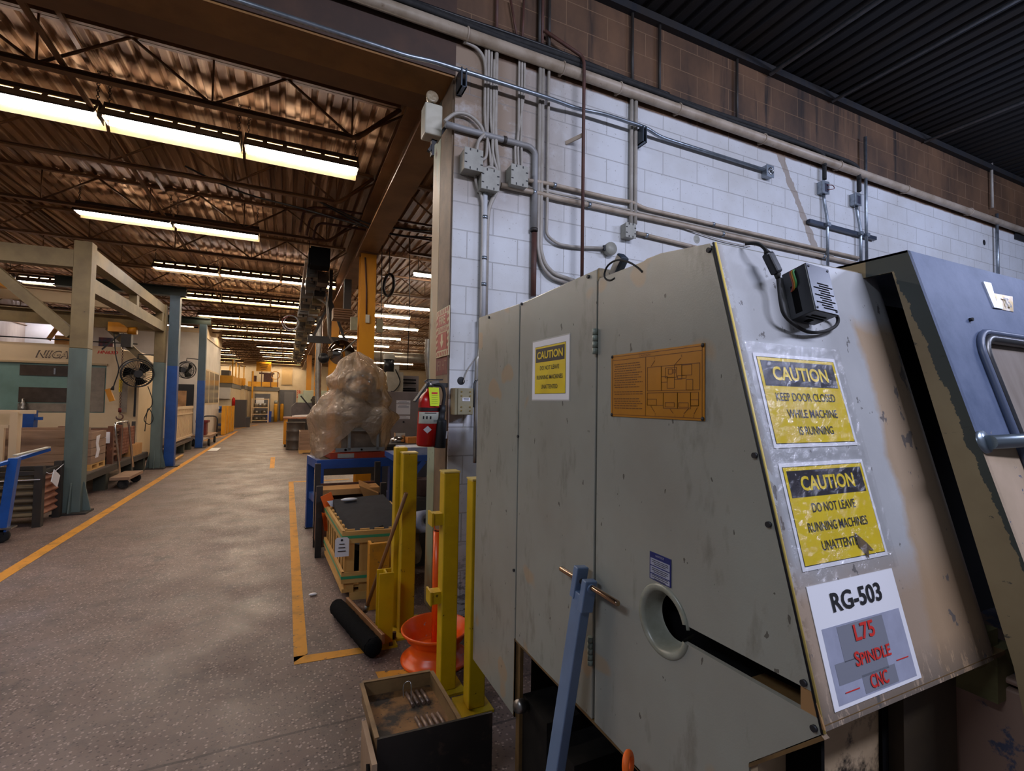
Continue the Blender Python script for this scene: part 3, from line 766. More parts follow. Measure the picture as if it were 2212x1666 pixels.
# steel A-bracket and unit heater hung from the girder
ah = thing('hanging_truss', 'dark triangular steel frame hung above the mirror', 'frame', (.75, 11.0, 2.9))
part('post', MB().beam((.78, 11, 4.4), (.78, 11, 2.95), .07, .07), 'darksteel', ah)
part('strut', MB().beam((.78, 11, 3.75), (.45, 11, 2.9), .05, .05), 'darksteel', ah)
part('strut', MB().beam((.78, 11, 3.75), (1.1, 11, 2.9), .05, .05), 'darksteel', ah)
part('bar', MB().beam((.35, 11, 2.88), (1.15, 11, 2.88), .12, .14), 'darksteel', ah)
hv = thing('air_vent', 'brown louvred air vent hung beside the yellow column', 'vent', (.85, 8.9, 3.05))
part('housing', MB().box(.68, 8.85, 3.02, 1.0, 9.2, 3.2), 'brownsteel', hv)
for i in range(4): part('louvre', MB().obox((.84, 8.845, 3.05+.04*i), (.15, 0, 0), (0, .02, -.01), (0, .001, .003)), 'girder', hv)
part('stack', MB().box(.86, 8.95, 3.2, .98, 9.1, 3.75), 'darksteel', hv)
def flex_hose(path, r, label):
    t = MB(); pts = smoothpath(path, 14)
    rad = [r*(1.0 if i % 2 else .86) for i in range(len(pts))]
    return solo('flexible_hose', label, 'hose', t.tube(pts, rad, 12), 'galvduct')
flex_hose([(.74, 14.0, 3.86), (.74, 14.0, 2.2), (.76, 14.0, 1.5)], .085, 'silver flexible exhaust hose beside the third yellow column')
flex_hose([(2.15, 8.0, 2.66), (2.15, 8.0, 2.3), (2.2, 8.0, 1.95), (2.28, 8.0, 1.6)], .075, 'silver corrugated hose hanging beside the jamb column')
solo('hose_stem', 'thin pale pole above the silver hose by the jamb', 'pipe', MB().cyl((2.15, 8.0, 2.64), (2.19, 8.0, 4.74), .012, 8), 'cream')
solo('round_duct', 'large round spiral duct crossing the far bay', 'duct', MB().tube([(1.7, 20, 3.43), (9, 20.6, 3.43)], .19, 16).beam((3, 20.07, 3.6), (3, 20.07, 4.74), .02, .02).beam((6, 20.3, 3.6), (6, 20.3, 4.74), .02, .02), 'galvduct')
solo('wire_fan', 'small dark fan on the second yellow column', 'fan', MB().torus((.85, 13.8, 2.72), (.2, 1, 0), .13, .012, 18, 5).lathe((.85, 13.8, 2.72), (.2, 1, 0), [(.0, .03), (.12, .02), (.12, -.02), (0, -.05)], 16).beam((.95, 13.85, 2.75), (1.1, 13.95, 2.75), .02, .02), 'black')

# ------------------------------------------------------------------ exit / hanging signs far down
hs = thing('hanging_sign', 'yellow sign hung over the end of the aisle', 'sign', (-1.6, 37, 3.9))
part('board', MB().box(-1.95, 37, 3.5, -1.05, 37.03, 4.15), 'mezzyellow', hs)
for i in range(4): part('lettering', MB().box(-1.8+.05*i, 36.985, 3.98-.12*i, -1.2-.06*i, 37, 4.02-.12*i), 'plateink', hs)
part('chain', MB().beam((-1.9, 37.01, 4.15), (-1.9, 37.01, 4.74), .01, .01).beam((-1.1, 37.01, 4.15), (-1.1, 37.01, 4.74), .01, .01), 'black', hs)
# ------------------------------------------------------------------ crane frame over the machining bay
FR = 'greengrey'
cf = thing('crane_gantry', 'grey-green steel crane frame of two posts with braced top beams beside the aisle line', 'crane frame', (-2.62, 11, 0))
def fpost(x, y, zt, zm=2.65):
    part('post', MB().box(x-.1, y-.1, .02, x+.1, y+.1, zm), FR, cf, 'grey-green post', bevel=.008)
    part('post_top', MB().box(x-.1, y-.1, zm, x+.1, y+.1, zt), 'taupe', cf, 'brown-grey upper post', bevel=.008)
    part('base_plate', MB().box(x-.19, y-.19, 0, x+.19, y+.13, .025), 'darksteel', cf)
    g = MB()
    for s in (-1, 1):
        g.prism([(x+s*.1, y-.008, .025), (x+s*.19, y-.008, .025), (x+s*.11, y-.008, .42), (x+s*.1, y-.008, .42)], (0, .016, 0))
        g.prism([(x-.008, y+s*.1, .025), (x-.008, y+s*.19, .025), (x-.008, y+s*.11, .42), (x-.008, y+s*.1, .42)], (.016, 0, 0))
    part('gusset', g, FR, cf)
fpost(-2.62, 8.62, 3.75, P(165, 752, Y=8.52).z); fpost(-2.65, 13.35, 3.72, P(340, 783, Y=13.25).z)
part('beam', MB().beam((-2.62, 8.72, 3.60), (-2.65, 13.25, 3.60), .16, .2), 'taupe', cf)
part('beam', MB().beam((-2.62, 8.72, 3.18), (-2.65, 13.25, 3.20), .16, .2), 'taupe', cf)
part('spacer', MB().box(-2.69, 11.0, 3.3, -2.57, 11.15, 3.5), 'taupe', cf)
part('spacer', MB().box(-2.69, 13.0, 3.3, -2.57, 13.15, 3.5), 'taupe', cf)
part('cross_beam', MB().beam((-2.72, 8.62, 3.50), (-7.2, 8.62, 3.46), .16, .24), 'taupe', cf)
part('cross_beam', MB().ibeam((-2.75, 13.35, 3.25), (-8.0, 13.35, 3.30), .18, .3, .02), mat('olivebeam', '#7c6a45', .55, c2='#655535', sc=3), cf)
part('brace', MB().beam((-2.72, 8.62, 2.45), (-3.75, 8.62, 3.45), .13, .13), 'taupe', cf)
part('brace', MB().beam((-2.75, 13.35, 2.25), (-3.6, 13.35, 3.12), .13, .13), 'taupe', cf)
solo('crane_bridge', 'pale crane bridge beam running over the machining centre', 'beam', MB().ibeam((-8.0, 12.2, 3.62), (-2.78, 12.2, 3.50), .16, .26, .02), 'cream')
solo('end_truck', 'orange crane end truck on the olive beam', 'crane truck', MB().prism([(-5.4, 11.0, 3.45), (-4.45, 11.0, 3.45), (-4.5, 11.0, 3.6), (-5.4, 11.0, 3.85)], (0, .3, 0)), 'orangeyellow')
# hoist
ho = thing('chain_hoist', 'yellow electric chain hoist hung from the olive crane beam', 'hoist', (-3.35, 13.2, 2.9))
part('trolley', MB().prism([(-3.55, 13.1, 3.02), (-3.22, 13.1, 3.02), (-3.2, 13.1, 3.10), (-3.36, 13.1, 3.22), (-3.55, 13.1, 3.22)], (0, .25, 0)), 'orangeyellow', ho)
part('motor', MB().cyl((-3.22, 13.2, 3.06), (-3.06, 13.2, 3.07), .085, 12), 'orangeyellow', ho)
part('chain_bag', MB().box(-3.32, 13.12, 2.7, -3.14, 13.28, 2.98), 'darksteel', ho)
ch = MB(); z = 2.98
k = 0
while z > 1.36:
    ch.torus((-3.3, 13.2, z), (1, 0, 0) if k % 2 else (0, 1, 0), .016, .005, 8, 4); z -= .034; k += 1
part('chain', ch, 'rod', ho)
part('hook_block', MB().cyl((-3.3, 13.2, 1.36), (-3.3, 13.2, 1.27), .03, 10), 'redpaint', ho)
part('hook', MB().tube([V((-3.3, 13.2, 1.27))]+arc((-3.3, 13.2, 1.17), (1, 0, 0), (0, 0, 1), .06, 1.5, -3.4, 12), [.014]*9+[.018]*3+[.012, .006], 8), 'rod', ho)
part('pendant_cable', MB().tube(smoothpath([(-3.45, 13.15, 2.98), (-3.4, 13.15, 2.5), (-3.34, 13.15, 2.2), (-3.4, 13.15, 1.9), (-3.42, 13.15, 1.8)]), .012, 6), 'black', ho)
part('pendant', MB().obox((-3.47, 13.15, 1.64), (.045, 0, .015), (0, .03, 0), (-.045, 0, .13)), 'orangeyellow', ho, 'orange push-button pendant')
part('pendant_boot', MB().cyl((-3.44, 13.15, 1.75), (-3.42, 13.15, 1.83), .04, 8, .02), 'black', ho)
part('strap', MB().beam((-3.35, 13.2, 2.98), (-3.66, 13.2, 2.62), .02, .03), 'black', ho)
solo('lug_bucket', 'dark blue bucket with red clamp on top of the machining centre', 'bucket', MB().box(-3.92, 13.9, 2.74, -3.66, 14.1, 2.95), mat('bucketblue', '#2c2f4c', .5, c2='#7a2a26', sc=9))
solo('open_carton', 'open cardboard carton standing on top of the machining centre', 'carton', MB().box(-4.72, 14.0, 2.73, -4.42, 14.3, 2.95).beam((-4.72, 14.0, 2.95), (-4.8, 14.0, 2.99), .01, .3).beam((-4.42, 14.0, 2.95), (-4.34, 14.0, 2.99), .01, .3), 'cardboard')
# CNC machining centre
nm = thing('machining_centre', 'large cream machining centre with teal doors behind the crane posts', 'machine', (-4.8, 14.5, 0))
part('body', MB().box(-6.6, 13.75, 0, -3.5, 16.6, 2.72), 'cncwhite', nm, bevel=.02)
part('side_cabinet', MB().prism([(-3.5, 13.72, .1), (-3.45, 13.72, .1), (-3.16, 14.0, .1), (-3.16, 16.2, .1), (-3.5, 16.2, .1)], (0, 0, 2.56)), 'cncwhite', nm)
part('front_panel', MB().box(-6.6, 13.70, 2.33, -3.45, 13.76, 2.73).box(-3.70, 13.70, .1, -3.45, 13.76, 2.33).box(-6.6, 13.70, .1, -3.70, 13.76, 1.24), 'cncwhite', nm)
dn = part('door', MB().box(-6.6, 13.715, 1.24, -3.70, 13.755, 2.33), 'teal', nm, 'teal sliding doors')
for z0, z1 in ((2.03, 2.26), (1.46, 1.78)):
    part('window', MB().box(-5.16, 13.70, z0, -4.0, 13.715, z1), 'smokedglass', dn)
part('sill', MB().box(-5.16, 13.69, 1.26, -3.72, 13.715, 1.44).box(-3.99, 13.69, 1.44, -3.72, 13.714, 2.25), 'doorsill', dn)
part('handle', MB().box(-4.6, 13.68, 2.07, -4.57, 13.70, 2.2), 'chrome', dn)
part('top_lip', MB().box(-6.6, 13.66, 2.30, -3.68, 13.70, 2.34), mat('liptan', '#a08d6c', .5), nm)
part('lettering', MB(), 'ink', nm) if False else None
text('brand_lettering', 'NIIGATA', nm, mat('letterbrown', '#54473f', .5), (-4.52, 13.70, 2.50), (1, 0, 0), (0, 0, 1), .80, .17, .035, .35, lift=.003)
text('brand_lettering_fill', 'NIIGATA', nm, 'cncwhite', (-4.52, 13.70, 2.50), (1, 0, 0), (0, 0, 1), .74, .125, -.005, .35, lift=.006)
text('model_lettering', 'HN63D', nm, 'inkred', (-3.69, 13.70, 2.60), (1, 0, 0), (0, 0, 1), .37, .075, .03, .25, lift=.003)
part('side_window', MB().box(-3.42, 13.69, 1.25, -3.30, 13.72, 1.95), 'doorsill', nm)
part('yellow_label', MB().box(-3.46, 13.685, 1.72, -3.40, 13.70, 2.0), 'signyellow', nm)
part('grab_bar', MB().beam((-3.2, 13.9, 1.15), (-3.2, 13.9, 1.95), .03, .04), 'black', nm)
part('top_rail', MB().tube([(-6.6, 13.9, 2.86), (-3.2, 13.9, 2.84)], .015, 6), 'black', nm)
solo('valve_fitting', 'small grey valve fitting on the ledge of the teal doors', 'valve', MB().lathe((-5.05, 13.62, 1.25), (0, 0, 1), [(0, 0), (.07, 0), (.08, .1), (.05, .14), (.07, .18), (.03, .22), (.03, .28), (0, .29)], 12), 'steel')
# pipes on the stained wall
for i, (px, r) in enumerate(((5, .04), (12, .05), (24, .03), (30, .03), (38, .035))):
    p = P(px, 700, Y=21.6)
    solo('wall_pipe', 'vertical brown pipe in the cluster on the stained wall corner', 'pipe', MB().cyl((p.x, 21.8, 2.0), (p.x, 21.8, 4.6), r, 8), 'rod', 'pipes in the stained wall corner')
# fans
def fan(cx, cy, cz, R, ax, label, bk):
    t = thing('cage_fan', label, 'fan', (cx, cy, cz))
    c = V((cx, cy, cz)); a = V(ax).normalized(); u = a.cross(V((0, 0, 1))).normalized(); v = u.cross(a)
    cg = MB()
    for d in (-.07, .07): cg.torus(c+a*d, a, R, .012, 30, 5)
    cg.torus(c+a*.1, a, R*.45, .005, 24, 4).torus(c-a*.1, a, R*.45, .005, 24, 4)
    for k in range(36):
        an = k*math.pi/18; e = u*math.cos(an)+v*math.sin(an)
        for s in (-1, 1): cg.tube([c+a*s*.07+e*R, c+a*s*.11+e*R*.55, c+a*s*.11+e*R*.2], .004, 4, caps=False)
    part('cage', cg, 'black', t)
    bl = MB()
    for k in range(3):
        an = k*2.094+.6
        def fn(i, j, an=an):
            rr_ = R*(.15+.72*j); w = (i-.5)*(1.15-.25*j); th = an+w+.35*j
            return c+(u*math.cos(th)+v*math.sin(th))*rr_+a*(.05*(i-.5)*2)
        bl.grid(fn, 6, 5)
    part('blade', bl, 'blackmatte', t)
    part('hub', MB().cyl(c-a*.06, c+a*.06, .06, 12), 'steel', t)
    part('motor', MB().cyl(c-a*.2, c-a*.08, .08, 12), 'black', t)
    part('yoke', MB().tube([c-u*(R+.03), c-u*(R+.04)+v*.02]+[c+(u*-math.cos(q)+v*math.sin(q))*(R+.04) for q in [i*math.pi/14 for i in range(1, 14)]]+[c+u*(R+.03)], .012, 6), 'black', t)
    part('bracket', MB().tube([c+v*(R+.04), c+v*(R+.14), bk], .014, 6), 'black', t)
    return t
fan(-3.02, 13.2, 2.12, .29, (-.35, 1, .05), 'larger black cage fan mounted on the grey-green crane post', (-2.72, 13.35, 2.56))
fan(-2.93, 18.3, 2.48, .25, (.25, 1, 0), 'smaller black cage fan before the white office wall', (-2.6, 18.4, 2.85))
solo('fan_cord', 'looped dark cord hanging beneath the larger fan', 'cord', MB().tube(smoothpath([(-2.82, 13.2, 1.85), (-2.72, 13.2, 1.5), (-2.8, 13.2, 1.3), (-2.86, 13.2, 1.1), (-2.76, 13.2, 1.0), (-2.7, 13.2, 1.15), (-2.8, 13.2, 1.35), (-2.84, 13.2, .85)]), .009, 5), 'black')
# blue posts
def bluepost(x, y, label, arm, zm=2.3):
    t = thing('crane_post', label, 'post', (x, y, 0))
    part('shaft', MB().box(x-.1, y-.1, .02, x+.1, y+.1, zm), 'blue', t, bevel=.006)
    part('upper_shaft', MB().box(x-.1, y-.1, zm, x+.1, y+.1, 4.0), mat('dullblue', '#3d5161', .5, c2='#34464f', sc=3), t, 'duller upper shaft')
    part('base_plate', MB().box(x-.13, y-.12, 0, x+.18, y+.18, .02), 'darksteel', t)
    part('head_beam', MB().ibeam((x+.2, y, 4.1), (x-arm, y, 4.1), .2, .22, .02), mat('darkgreen', '#1f2a26', .5), t, 'dark green head beam')
    return t
bluepost(-2.44, 13.62, 'nearer blue crane post standing right behind the grey-green post', 2.2, P(360, 790, Y=13.5).z)
bluepost(-2.53, 18.45, 'farther blue crane post in front of the office', 1.6, P(430, 822, Y=18.4).z)
# ------------------------------------------------------------------ racks, bins and crates along the aisle
pf = thing('platform', 'low dark steel platform carrying crates along the aisle', 'platform', (-3.6, 11.3, 0))
part('deck_plate', MB().box(-4.9, 9.15, .36, -2.76, 13.1, .41), mat('platetop', '#5c5048', .6, c2='#473e38', sc=4), pf)
part('edge_rail', MB().box(-2.78, 9.15, .30, -2.74, 13.1, .40), 'darksteel', pf)
for y0 in (9.2, 10.5, 12.0, 12.9):
    part('leg', MB().box(-2.95, y0, 0, -2.78, y0+.14, .36), mat('mossleg', '#3f4136', .7), pf)
def wood_crate(label, x0, y0, z0, x1, y1, z1, n=4, pal=True, nm_='wooden_crate'):
    t = thing(nm_, label, 'crate', ((x0+x1)/2, (y0+y1)/2, z0))
    zb = z0+(.1 if pal else 0); hgt = (z1-zb)/n
    pk = MB()
    for k in range(n):
        a, b = zb+k*hgt+.004, zb+(k+1)*hgt-.004
        pk.box(x0, y0, a, x1, y0+.03, b).box(x0, y1-.03, a, x1, y1, b).box(x0, y0+.03, a, x0+.03, y1-.03, b).box(x1-.03, y0+.03, a, x1, y1-.03, b)
    part('planks', pk, 'oldwood', t)
    part('corner_post', MB().box(x1-.07, y0+.03, zb, x1-.03, y0+.08, z1).box(x1-.07, y1-.08, zb, x1-.03, y1-.03, z1).box(x0+.03, y0+.03, zb, x0+.07, y0+.08, z1), 'oldwood', t)
    if pal:
        q = MB()
        for yy in (y0, (y0+y1)/2-.04, y1-.08): q.box(x0, yy, z0+.02, x1, yy+.08, z0+.08)
        q.box(x0, y0, z0+.08, x1, y1, zb)
        q.box(x1-.1, y0, z0, x1, y1, z0+.02).box(x0, y0, z0, x0+.1, y1, z0+.02)
        part('pallet', q, 'pineh', t, 'pale pine pallet')
    return t
wood_crate('large weathered plank crate beyond the rusty front bin', -5.0, 9.3, .41, -2.95, 10.3, P(100, 930, Y=9.3).z, 5)
wc = wood_crate('brown plank crate with a torn white paper strip on its side', -3.35, P(197, 970, X=-2.82).y, .41, -2.82, P(228, 970, X=-2.82).y, 1.03, 4)
yy = P(210, 960, X=-2.82).y
part('paper_strip', MB().prism([(-2.819, yy-.05, .95), (-2.819, yy+.12, .97), (-2.819, yy+.05, .82), (-2.819, yy+.13, .72), (-2.819, yy+.06, .60), (-2.819, yy-.07, .60), (-2.819, yy-.02, .72), (-2.819, yy-.07, .84)], (.003, 0, 0)), 'paper', wc, 'torn white paper')
def steel_bin(label, x0, y0, z0, x1, y1, z1, m1, m2, ribs=6, posts='darksteel', cat='bin'):
    t = thing('steel_bin', label, cat, ((x0+x1)/2, (y0+y1)/2, z0))
    zb = z0+.12
    def corr(a, b):      # corrugated sheet between two ground points
        a, b = V(a), V(b); d = (b-a).normalized(); nrm = d.cross(V((0, 0, 1)))
        k = ribs*8
        return MB().grid(lambda i, j: a+(b-a)*i+V((0, 0, zb+(z1-.05-zb)*j))+nrm*.018*math.sin(j*ribs*2*math.pi), 2, k+1)
    part('front_sheet', corr((x0, y0, 0), (x1, y0, 0)), m1, t)
    part('side_sheet', corr((x1, y0, 0), (x1, y1, 0)), m2, t)
    part('rear_sheet', corr((x1, y1, 0), (x0, y1, 0)), m1, t)
    part('far_side_sheet', corr((x0, y1, 0), (x0, y0, 0)), m1, t)
    part('floor_sheet', MB().box(x0, y0, zb, x1, y1, zb+.02), posts, t)
    for px_, py_ in ((x0, y0), (x1, y0), (x1, y1), (x0, y1)):
        part('corner_post', MB().box(px_-.04, py_-.04, z0, px_+.04, py_+.04, z1+.06), posts, t)
    part('top_rim', MB().box(x0, y0-.02, z1-.05, x1, y0+.02, z1).box(x1-.02, y0, z1-.05, x1+.02, y1, z1).box(x0, y1-.02, z1-.05, x1, y1+.02, z1), posts, t)
    return t
sb = steel_bin('rusty corrugated steel bin with a white tag, nearest along the aisle line', -4.3, 7.85, 0, -2.72, 8.4, .68, mat('darkrust', '#4c4030', .6, c2='#776748', sc=5, lo=.45, hi=.7, stretch=(.3, 1, 1)), 'rustpink', 6)
tg = part('tag', MB().obox((-2.62, 8.0, .56), (.0, .09, -.05), (.0, .035, .07), (.004, 0, .0)), 'paper', sb, 'white hanging tag')
part('wire', MB().tube(smoothpath([(-2.66, 7.85, .66), (-2.65, 7.98, .63), (-2.66, 8.35, .70)]), .004, 5).tube([(-4.3, 7.8, .56), (-2.7, 7.80, .58)], .005, 5), 'paper', sb)
s2 = steel_bin('red-brown steel bin with a white tag on the platform', -3.5, P(232, 960, X=-2.8).y+.25, .41, -2.82, P(256, 960, X=-2.82).y, 1.02, 'rust', 'rust', 5, 'rust')
part('tag', MB().box(-2.92, P(232, 960, X=-2.8).y+.19, .78, -2.82, P(232, 960, X=-2.8).y+.2, .98), 'paper', s2, 'white tag')
y0 = P(258, 960, X=-2.85).y
mg = thing('mesh_bin', 'perforated rusty bin at the end of the platform', 'bin', (-3.2, y0+.5, .41))
part('posts', MB().box(-2.9, y0+.08, .41, -2.84, y0+.14, 1.1).box(-2.9, y0+.95, .41, -2.84, y0+1.0, 1.1), 'darksteel', mg)
ms = MB()
for k in range(14):
    a = y0+.1+k*.065
    ms.beam((-2.86, a, .5), (-2.86, a+.0, 1.0), .012, .035)
for k in range(9): ms.box(-2.87, y0+.1, .5+k*.06, -2.85, y0+.98, .53+k*.06)
part('perforated_sheet', ms, 'rustpink', mg)
part('back_sheet', MB().box(-3.6, y0+.1, .45, -2.9, y0+.98, .98), 'darkrust', mg)
solo('carton', 'small tan carton on the platform beside the hand truck', 'carton', MB().box(-2.98, 12.05, .41, -2.78, 12.75, .64), 'cardboard')
# hand truck on the aisle side
ht = thing('hand_truck', 'chrome-handled flat hand truck standing on end against the platform', 'hand truck', (-2.55, 10.9, 0))
ya, yb = 10.55, 11.35
part('handle', MB().tube(bend([(-2.60, ya, .28), (-2.70, ya, 1.15), (-2.70, yb, 1.15), (-2.60, yb, .28)], .1), .018, 8), 'chrome', ht)
part('deck', MB().box(-2.73, ya-.05, .16, -2.45, yb+.05, .21), 'oldwood', ht)
for yy in (ya+.02, yb-.02):
    part('wheel', MB().lathe((-2.55, yy-.02, .085), (0, 1, 0), [(0, 0), (.045, 0), (.05, -.005), (.08, 0), (.085, .01), (.085, .035), (.08, .045), (.05, .045), (0, .045)], 18), 'rubber', ht)
# front cart, gate frame
bc = thing('blue_cart', 'bright blue tube cart on black casters at the edge of the aisle', 'cart', (-2.78, 7.15, 0))
lx, ly = -2.76, 7.15
tip = P(105, 971, Y=7.55); mid = P(32, 990, Y=7.15); lft = P(-60, 1022, Y=6.8)
part('leg', MB().beam((lx, ly, .12), (mid.x, ly, mid.z), .08, .08, (1, 0, 0)), 'bluecart', bc)
part('leg', MB().beam((lx-.9, ly, .12), (lx-.9, ly, .95), .08, .08, (1, 0, 0)), 'bluecart', bc)
part('top_bar', MB().beam(lft, tip, .05, .035), 'bluecart', bc)
part('edge_strip', MB().beam(mid+V((0, 0, .03)), tip+V((0, 0, .025)), .05, .015), 'lampwhite', bc, 'pale worn edge')
part('lower_bar', MB().beam((lx-1.2, ly, .27), (lx, ly, .29), .06, .07), 'bluecart', bc)
part('foot_plate', MB().box(lx-.3, ly-.07, .15, lx+.09, ly+.07, .165), 'steel', bc)
part('caster_fork', MB().box(lx-.06, ly-.04, .09, lx+.02, ly+.04, .15), 'black', bc)
part('caster_wheel', MB().lathe((lx-.01, ly-.03, .07), (0, 1, 0), [(0, 0), (.03, 0), (.06, 0), (.07, .012), (.07, .05), (.06, .06), (0, .06)], 16), 'rubber', bc)
gt = thing('gate_frame', 'cream tube gate frame standing behind the rusty front bin', 'gate', (-4.2, 8.85, 0))
pz = P(35, 890, Y=8.85); gz = pz.z; gx = pz.x
part('top_bar', MB().beam((gx-2.0, 8.85, gz), (gx+.2, 8.85, gz), .05, .05), 'creamrail', gt)
part('post', MB().beam((gx, 8.85, .0), (gx, 8.85, gz), .12, .08, (1, 0, 0)), 'creamrail', gt)
part('mid_bar', MB().beam((gx-2.0, 8.85, gz-.2), (gx-.06, 8.85, gz-.2), .04, .04), 'creamrail', gt)
part('inner_post', MB().beam((gx-.13, 8.85, .0), (gx-.13, 8.85, gz-.2), .05, .05, (1, 0, 0)), 'creamrail', gt)
bx = P(64, 905, Y=10.8)
solo('stub_post', 'short blue post behind the large plank crate', 'post', MB().box(bx.x-.07, 10.75, .41, bx.x+.07, 10.9, P(64, 887, Y=10.8).z).box(bx.x+.07, 10.78, bx.z-.02, bx.x+.16, 10.84, bx.z+.03), 'blue')
# picket rack, flat cart
pk = thing('picket_panel', 'cream slatted guard panel between the two blue posts', 'guard panel', (-2.7, 16.9, .36))
y0, y1 = 15.55, 18.1
part('end_post', MB().box(-2.74, y0-.1, .35, -2.66, y0, 1.38), 'creamrail', pk)
part('rail', MB().box(-2.73, y0, 1.28, -2.67, y1, 1.36).box(-2.73, y0, .42, -2.67, y1, .48).box(-2.73, y0, 1.12, -2.67, y1, 1.16), 'creamrail', pk)
for k in range(17):
    a = y0+.08+k*.15
    part('picket', MB().box(-2.715, a, .48, -2.685, a+.07, 1.28), 'creamrail', pk)
part('cross_rail', MB().box(-3.6, y0-.08, 1.28, -2.7, y0-.02, 1.36), 'creamrail', pk)
pl2 = thing('second_platform', 'dark platform under the cream slatted guard panel', 'platform', (-3.3, 16.9, 0))
part('deck_plate', MB().box(-4.2, 15.4, .28, -2.66, 18.2, .35), 'platetop', pl2)
for yy in (15.5, 16.8, 17.9): part('leg', MB().box(-2.85, yy, 0, -2.68, yy+.15, .28), 'mossleg', pl2)
solo('long_bar', 'pale wooden bar lying along the floor before the slatted panel', 'bar', MB().beam((-2.52, 13.85, .03), (-2.56, 15.9, .03), .06, .04), 'pineh')
ct = thing('flat_cart', 'flat trolley with curved black handle and red boxes behind the farther blue post', 'trolley', (-2.7, 20.0, 0))
part('deck', MB().box(-2.84, 19.0, .3, -2.3, 20.9, .36), 'oldwood', ct)
part('handle', MB().tube(bend([(-2.8, 20.9, .36), (-2.8, 20.95, .95), (-2.32, 20.95, .95), (-2.32, 20.9, .2)], .15), .025, 8), 'black', ct)
for q in ((-2.35, 19.2), (-2.35, 20.6), (-2.8, 19.2), (-2.8, 20.6)):
    part('wheel', MB().lathe((q[0]-.03, q[1], .12), (1, 0, 0), [(0, 0), (.11, 0), (.12, .02), (.12, .05), (.11, .06), (0, .06)], 14), 'rubber', ct)
solo('red_box', 'dark red box standing on the flat trolley', 'box', MB().box(-2.7, 19.2, .361, -2.45, 19.6, .85).box(-2.75, 19.15, .78, -2.4, 19.65, .86), 'redpaint')
solo('floor_sheet', 'flat grey sheet lying on the floor by the aisle line', 'sheet', MB().box(-2.15, 17.3, .001, -1.9, 18.3, .006), 'paper')
# yellow barrier, workbench, cabinet and things by the mezzanine
yb_ = thing('guard_barrier', 'yellow folded steel guard barrier standing at the aisle edge', 'barrier', (-2.5, 26, 0))
for k in range(4):
    a = 24.6+k*.85
    part('panel', MB().box(-2.58+.03*k, a, .02, -2.44+.03*k, a+.55, 1.28-.01*k), 'mezzyellow', yb_)
    part('link_plate', MB().box(-2.53+.03*k, a+.55, .15, -2.47+.03*k, a+.85, 1.25), 'mezzyellow', yb_)
wb = thing('workbench', 'blue workbench loaded with dark tools beyond the yellow barrier', 'workbench', (-3.2, 28.8, 0))
part('top', MB().box(-3.6, 28.0, .9, -2.7, 29.6, .97), 'blue', wb)
for q in ((-3.5, 28.05), (-2.78, 28.05), (-3.5, 29.5), (-2.78, 29.5)): part('leg', MB().box(q[0]-.05, q[1]-.04, 0, q[0]+.05, q[1]+.04, .9), 'bluecart', wb)
part('shelf', MB().box(-3.55, 28.05, .25, -2.75, 29.5, .3), 'blue', wb)
solo('monitor', 'black monitor arm unit on the workbench', 'monitor', MB().box(-3.55, 28.2, .97, -3.3, 28.3, 1.4).box(-3.45, 28.2, .97, -3.2, 28.7, 1.02), 'black')
solo('tool_heap', 'dark blue bag of tools heaped on the workbench', 'bag', MB().sphere((-3.0, 28.6, 1.1), .25, 12, 8, (1, .8, .55)), 'blue')
solo('rag', 'white rag on the workbench', 'rag', MB().sphere((-3.2, 28.3, 1.12), .14, 10, 6, (1, 1, .6)), 'paper')
solo('control_panel', 'large white panel box hung under the mezzanine edge', 'panel', MB().box(-3.55, 29.9, 1.6, -2.78, 30.15, 2.2), 'whitepaint')
solo('grey_locker', 'dark grey locker beside the yellow barrier', 'locker', MB().box(-2.70, 31.4, 0, -2.1, 32.2, 1.55).box(-2.1, 31.5, 0, -1.9, 31.9, .55), mat('lockergrey', '#3f3b3f', .5))
solo('fire_bottle', 'small red extinguisher by the mezzanine wall', 'extinguisher', MB().lathe((-2.66, 30.6, 1.2), (0, 0, 1), [(0, 0), (.08, 0), (.08, .4), (.03, .48), (0, .5)], 10), 'red')
mz = thing('mezzanine_rail', 'yellow railing and kick plate along the mezzanine rooms', 'railing', (-4, 32, 2.45))
part('kick_plate', MB().box(-9, 30.1, 2.45, -2.72, 30.14, 2.85).box(-2.74, 30.1, 2.45, -2.70, 36, 2.85).box(-4.6, 36, 2.5, -2.5, 36.06, 2.95), 'mezzyellow', mz)
for q in ((-3.6, 30.12), (-2.72, 30.12), (-2.72, 32), (-2.72, 34), (-2.6, 36), (-3.4, 36), (-4.5, 30.12)):
    part('post', MB().box(q[0]-.03, q[1]-.03, 2.45, q[0]+.03, q[1]+.03, 3.75), 'mezzyellow', mz)
part('handrail', MB().box(-9, 30.1, 3.68, -2.7, 30.14, 3.74).box(-2.74, 30.1, 3.68, -2.70, 36, 3.74).box(-4.6, 36, 3.7, -2.5, 36.05, 3.75), 'brownsteel', mz)
mz2 = thing('store_rail', 'yellow kick plate and posts on the store room roof', 'railing', (-1.5, 39.2, 2.5))
part('kick_plate', MB().box(-2.55, 39.06, 2.5, -.6, 39.1, 2.85), 'mezzyellow', mz2)
for x in (-2.3, -1.7, -1.1, -.65): part('post', MB().box(x-.03, 39.05, 2.5, x+.03, 39.11, 3.6), 'rod', mz2)
part('corner_post', MB().box(-2.3, 39.0, 0, -2.2, 39.1, 3.6), 'mezzyellow', mz2)
solo('roof_units', 'dark machinery standing on the mezzanine', 'machinery', MB().box(-3.4, 31.5, 2.46, -3.0, 32.5, 3.2).box(-4.4, 32, 2.46, -3.6, 33, 3.5), 'darksteel')
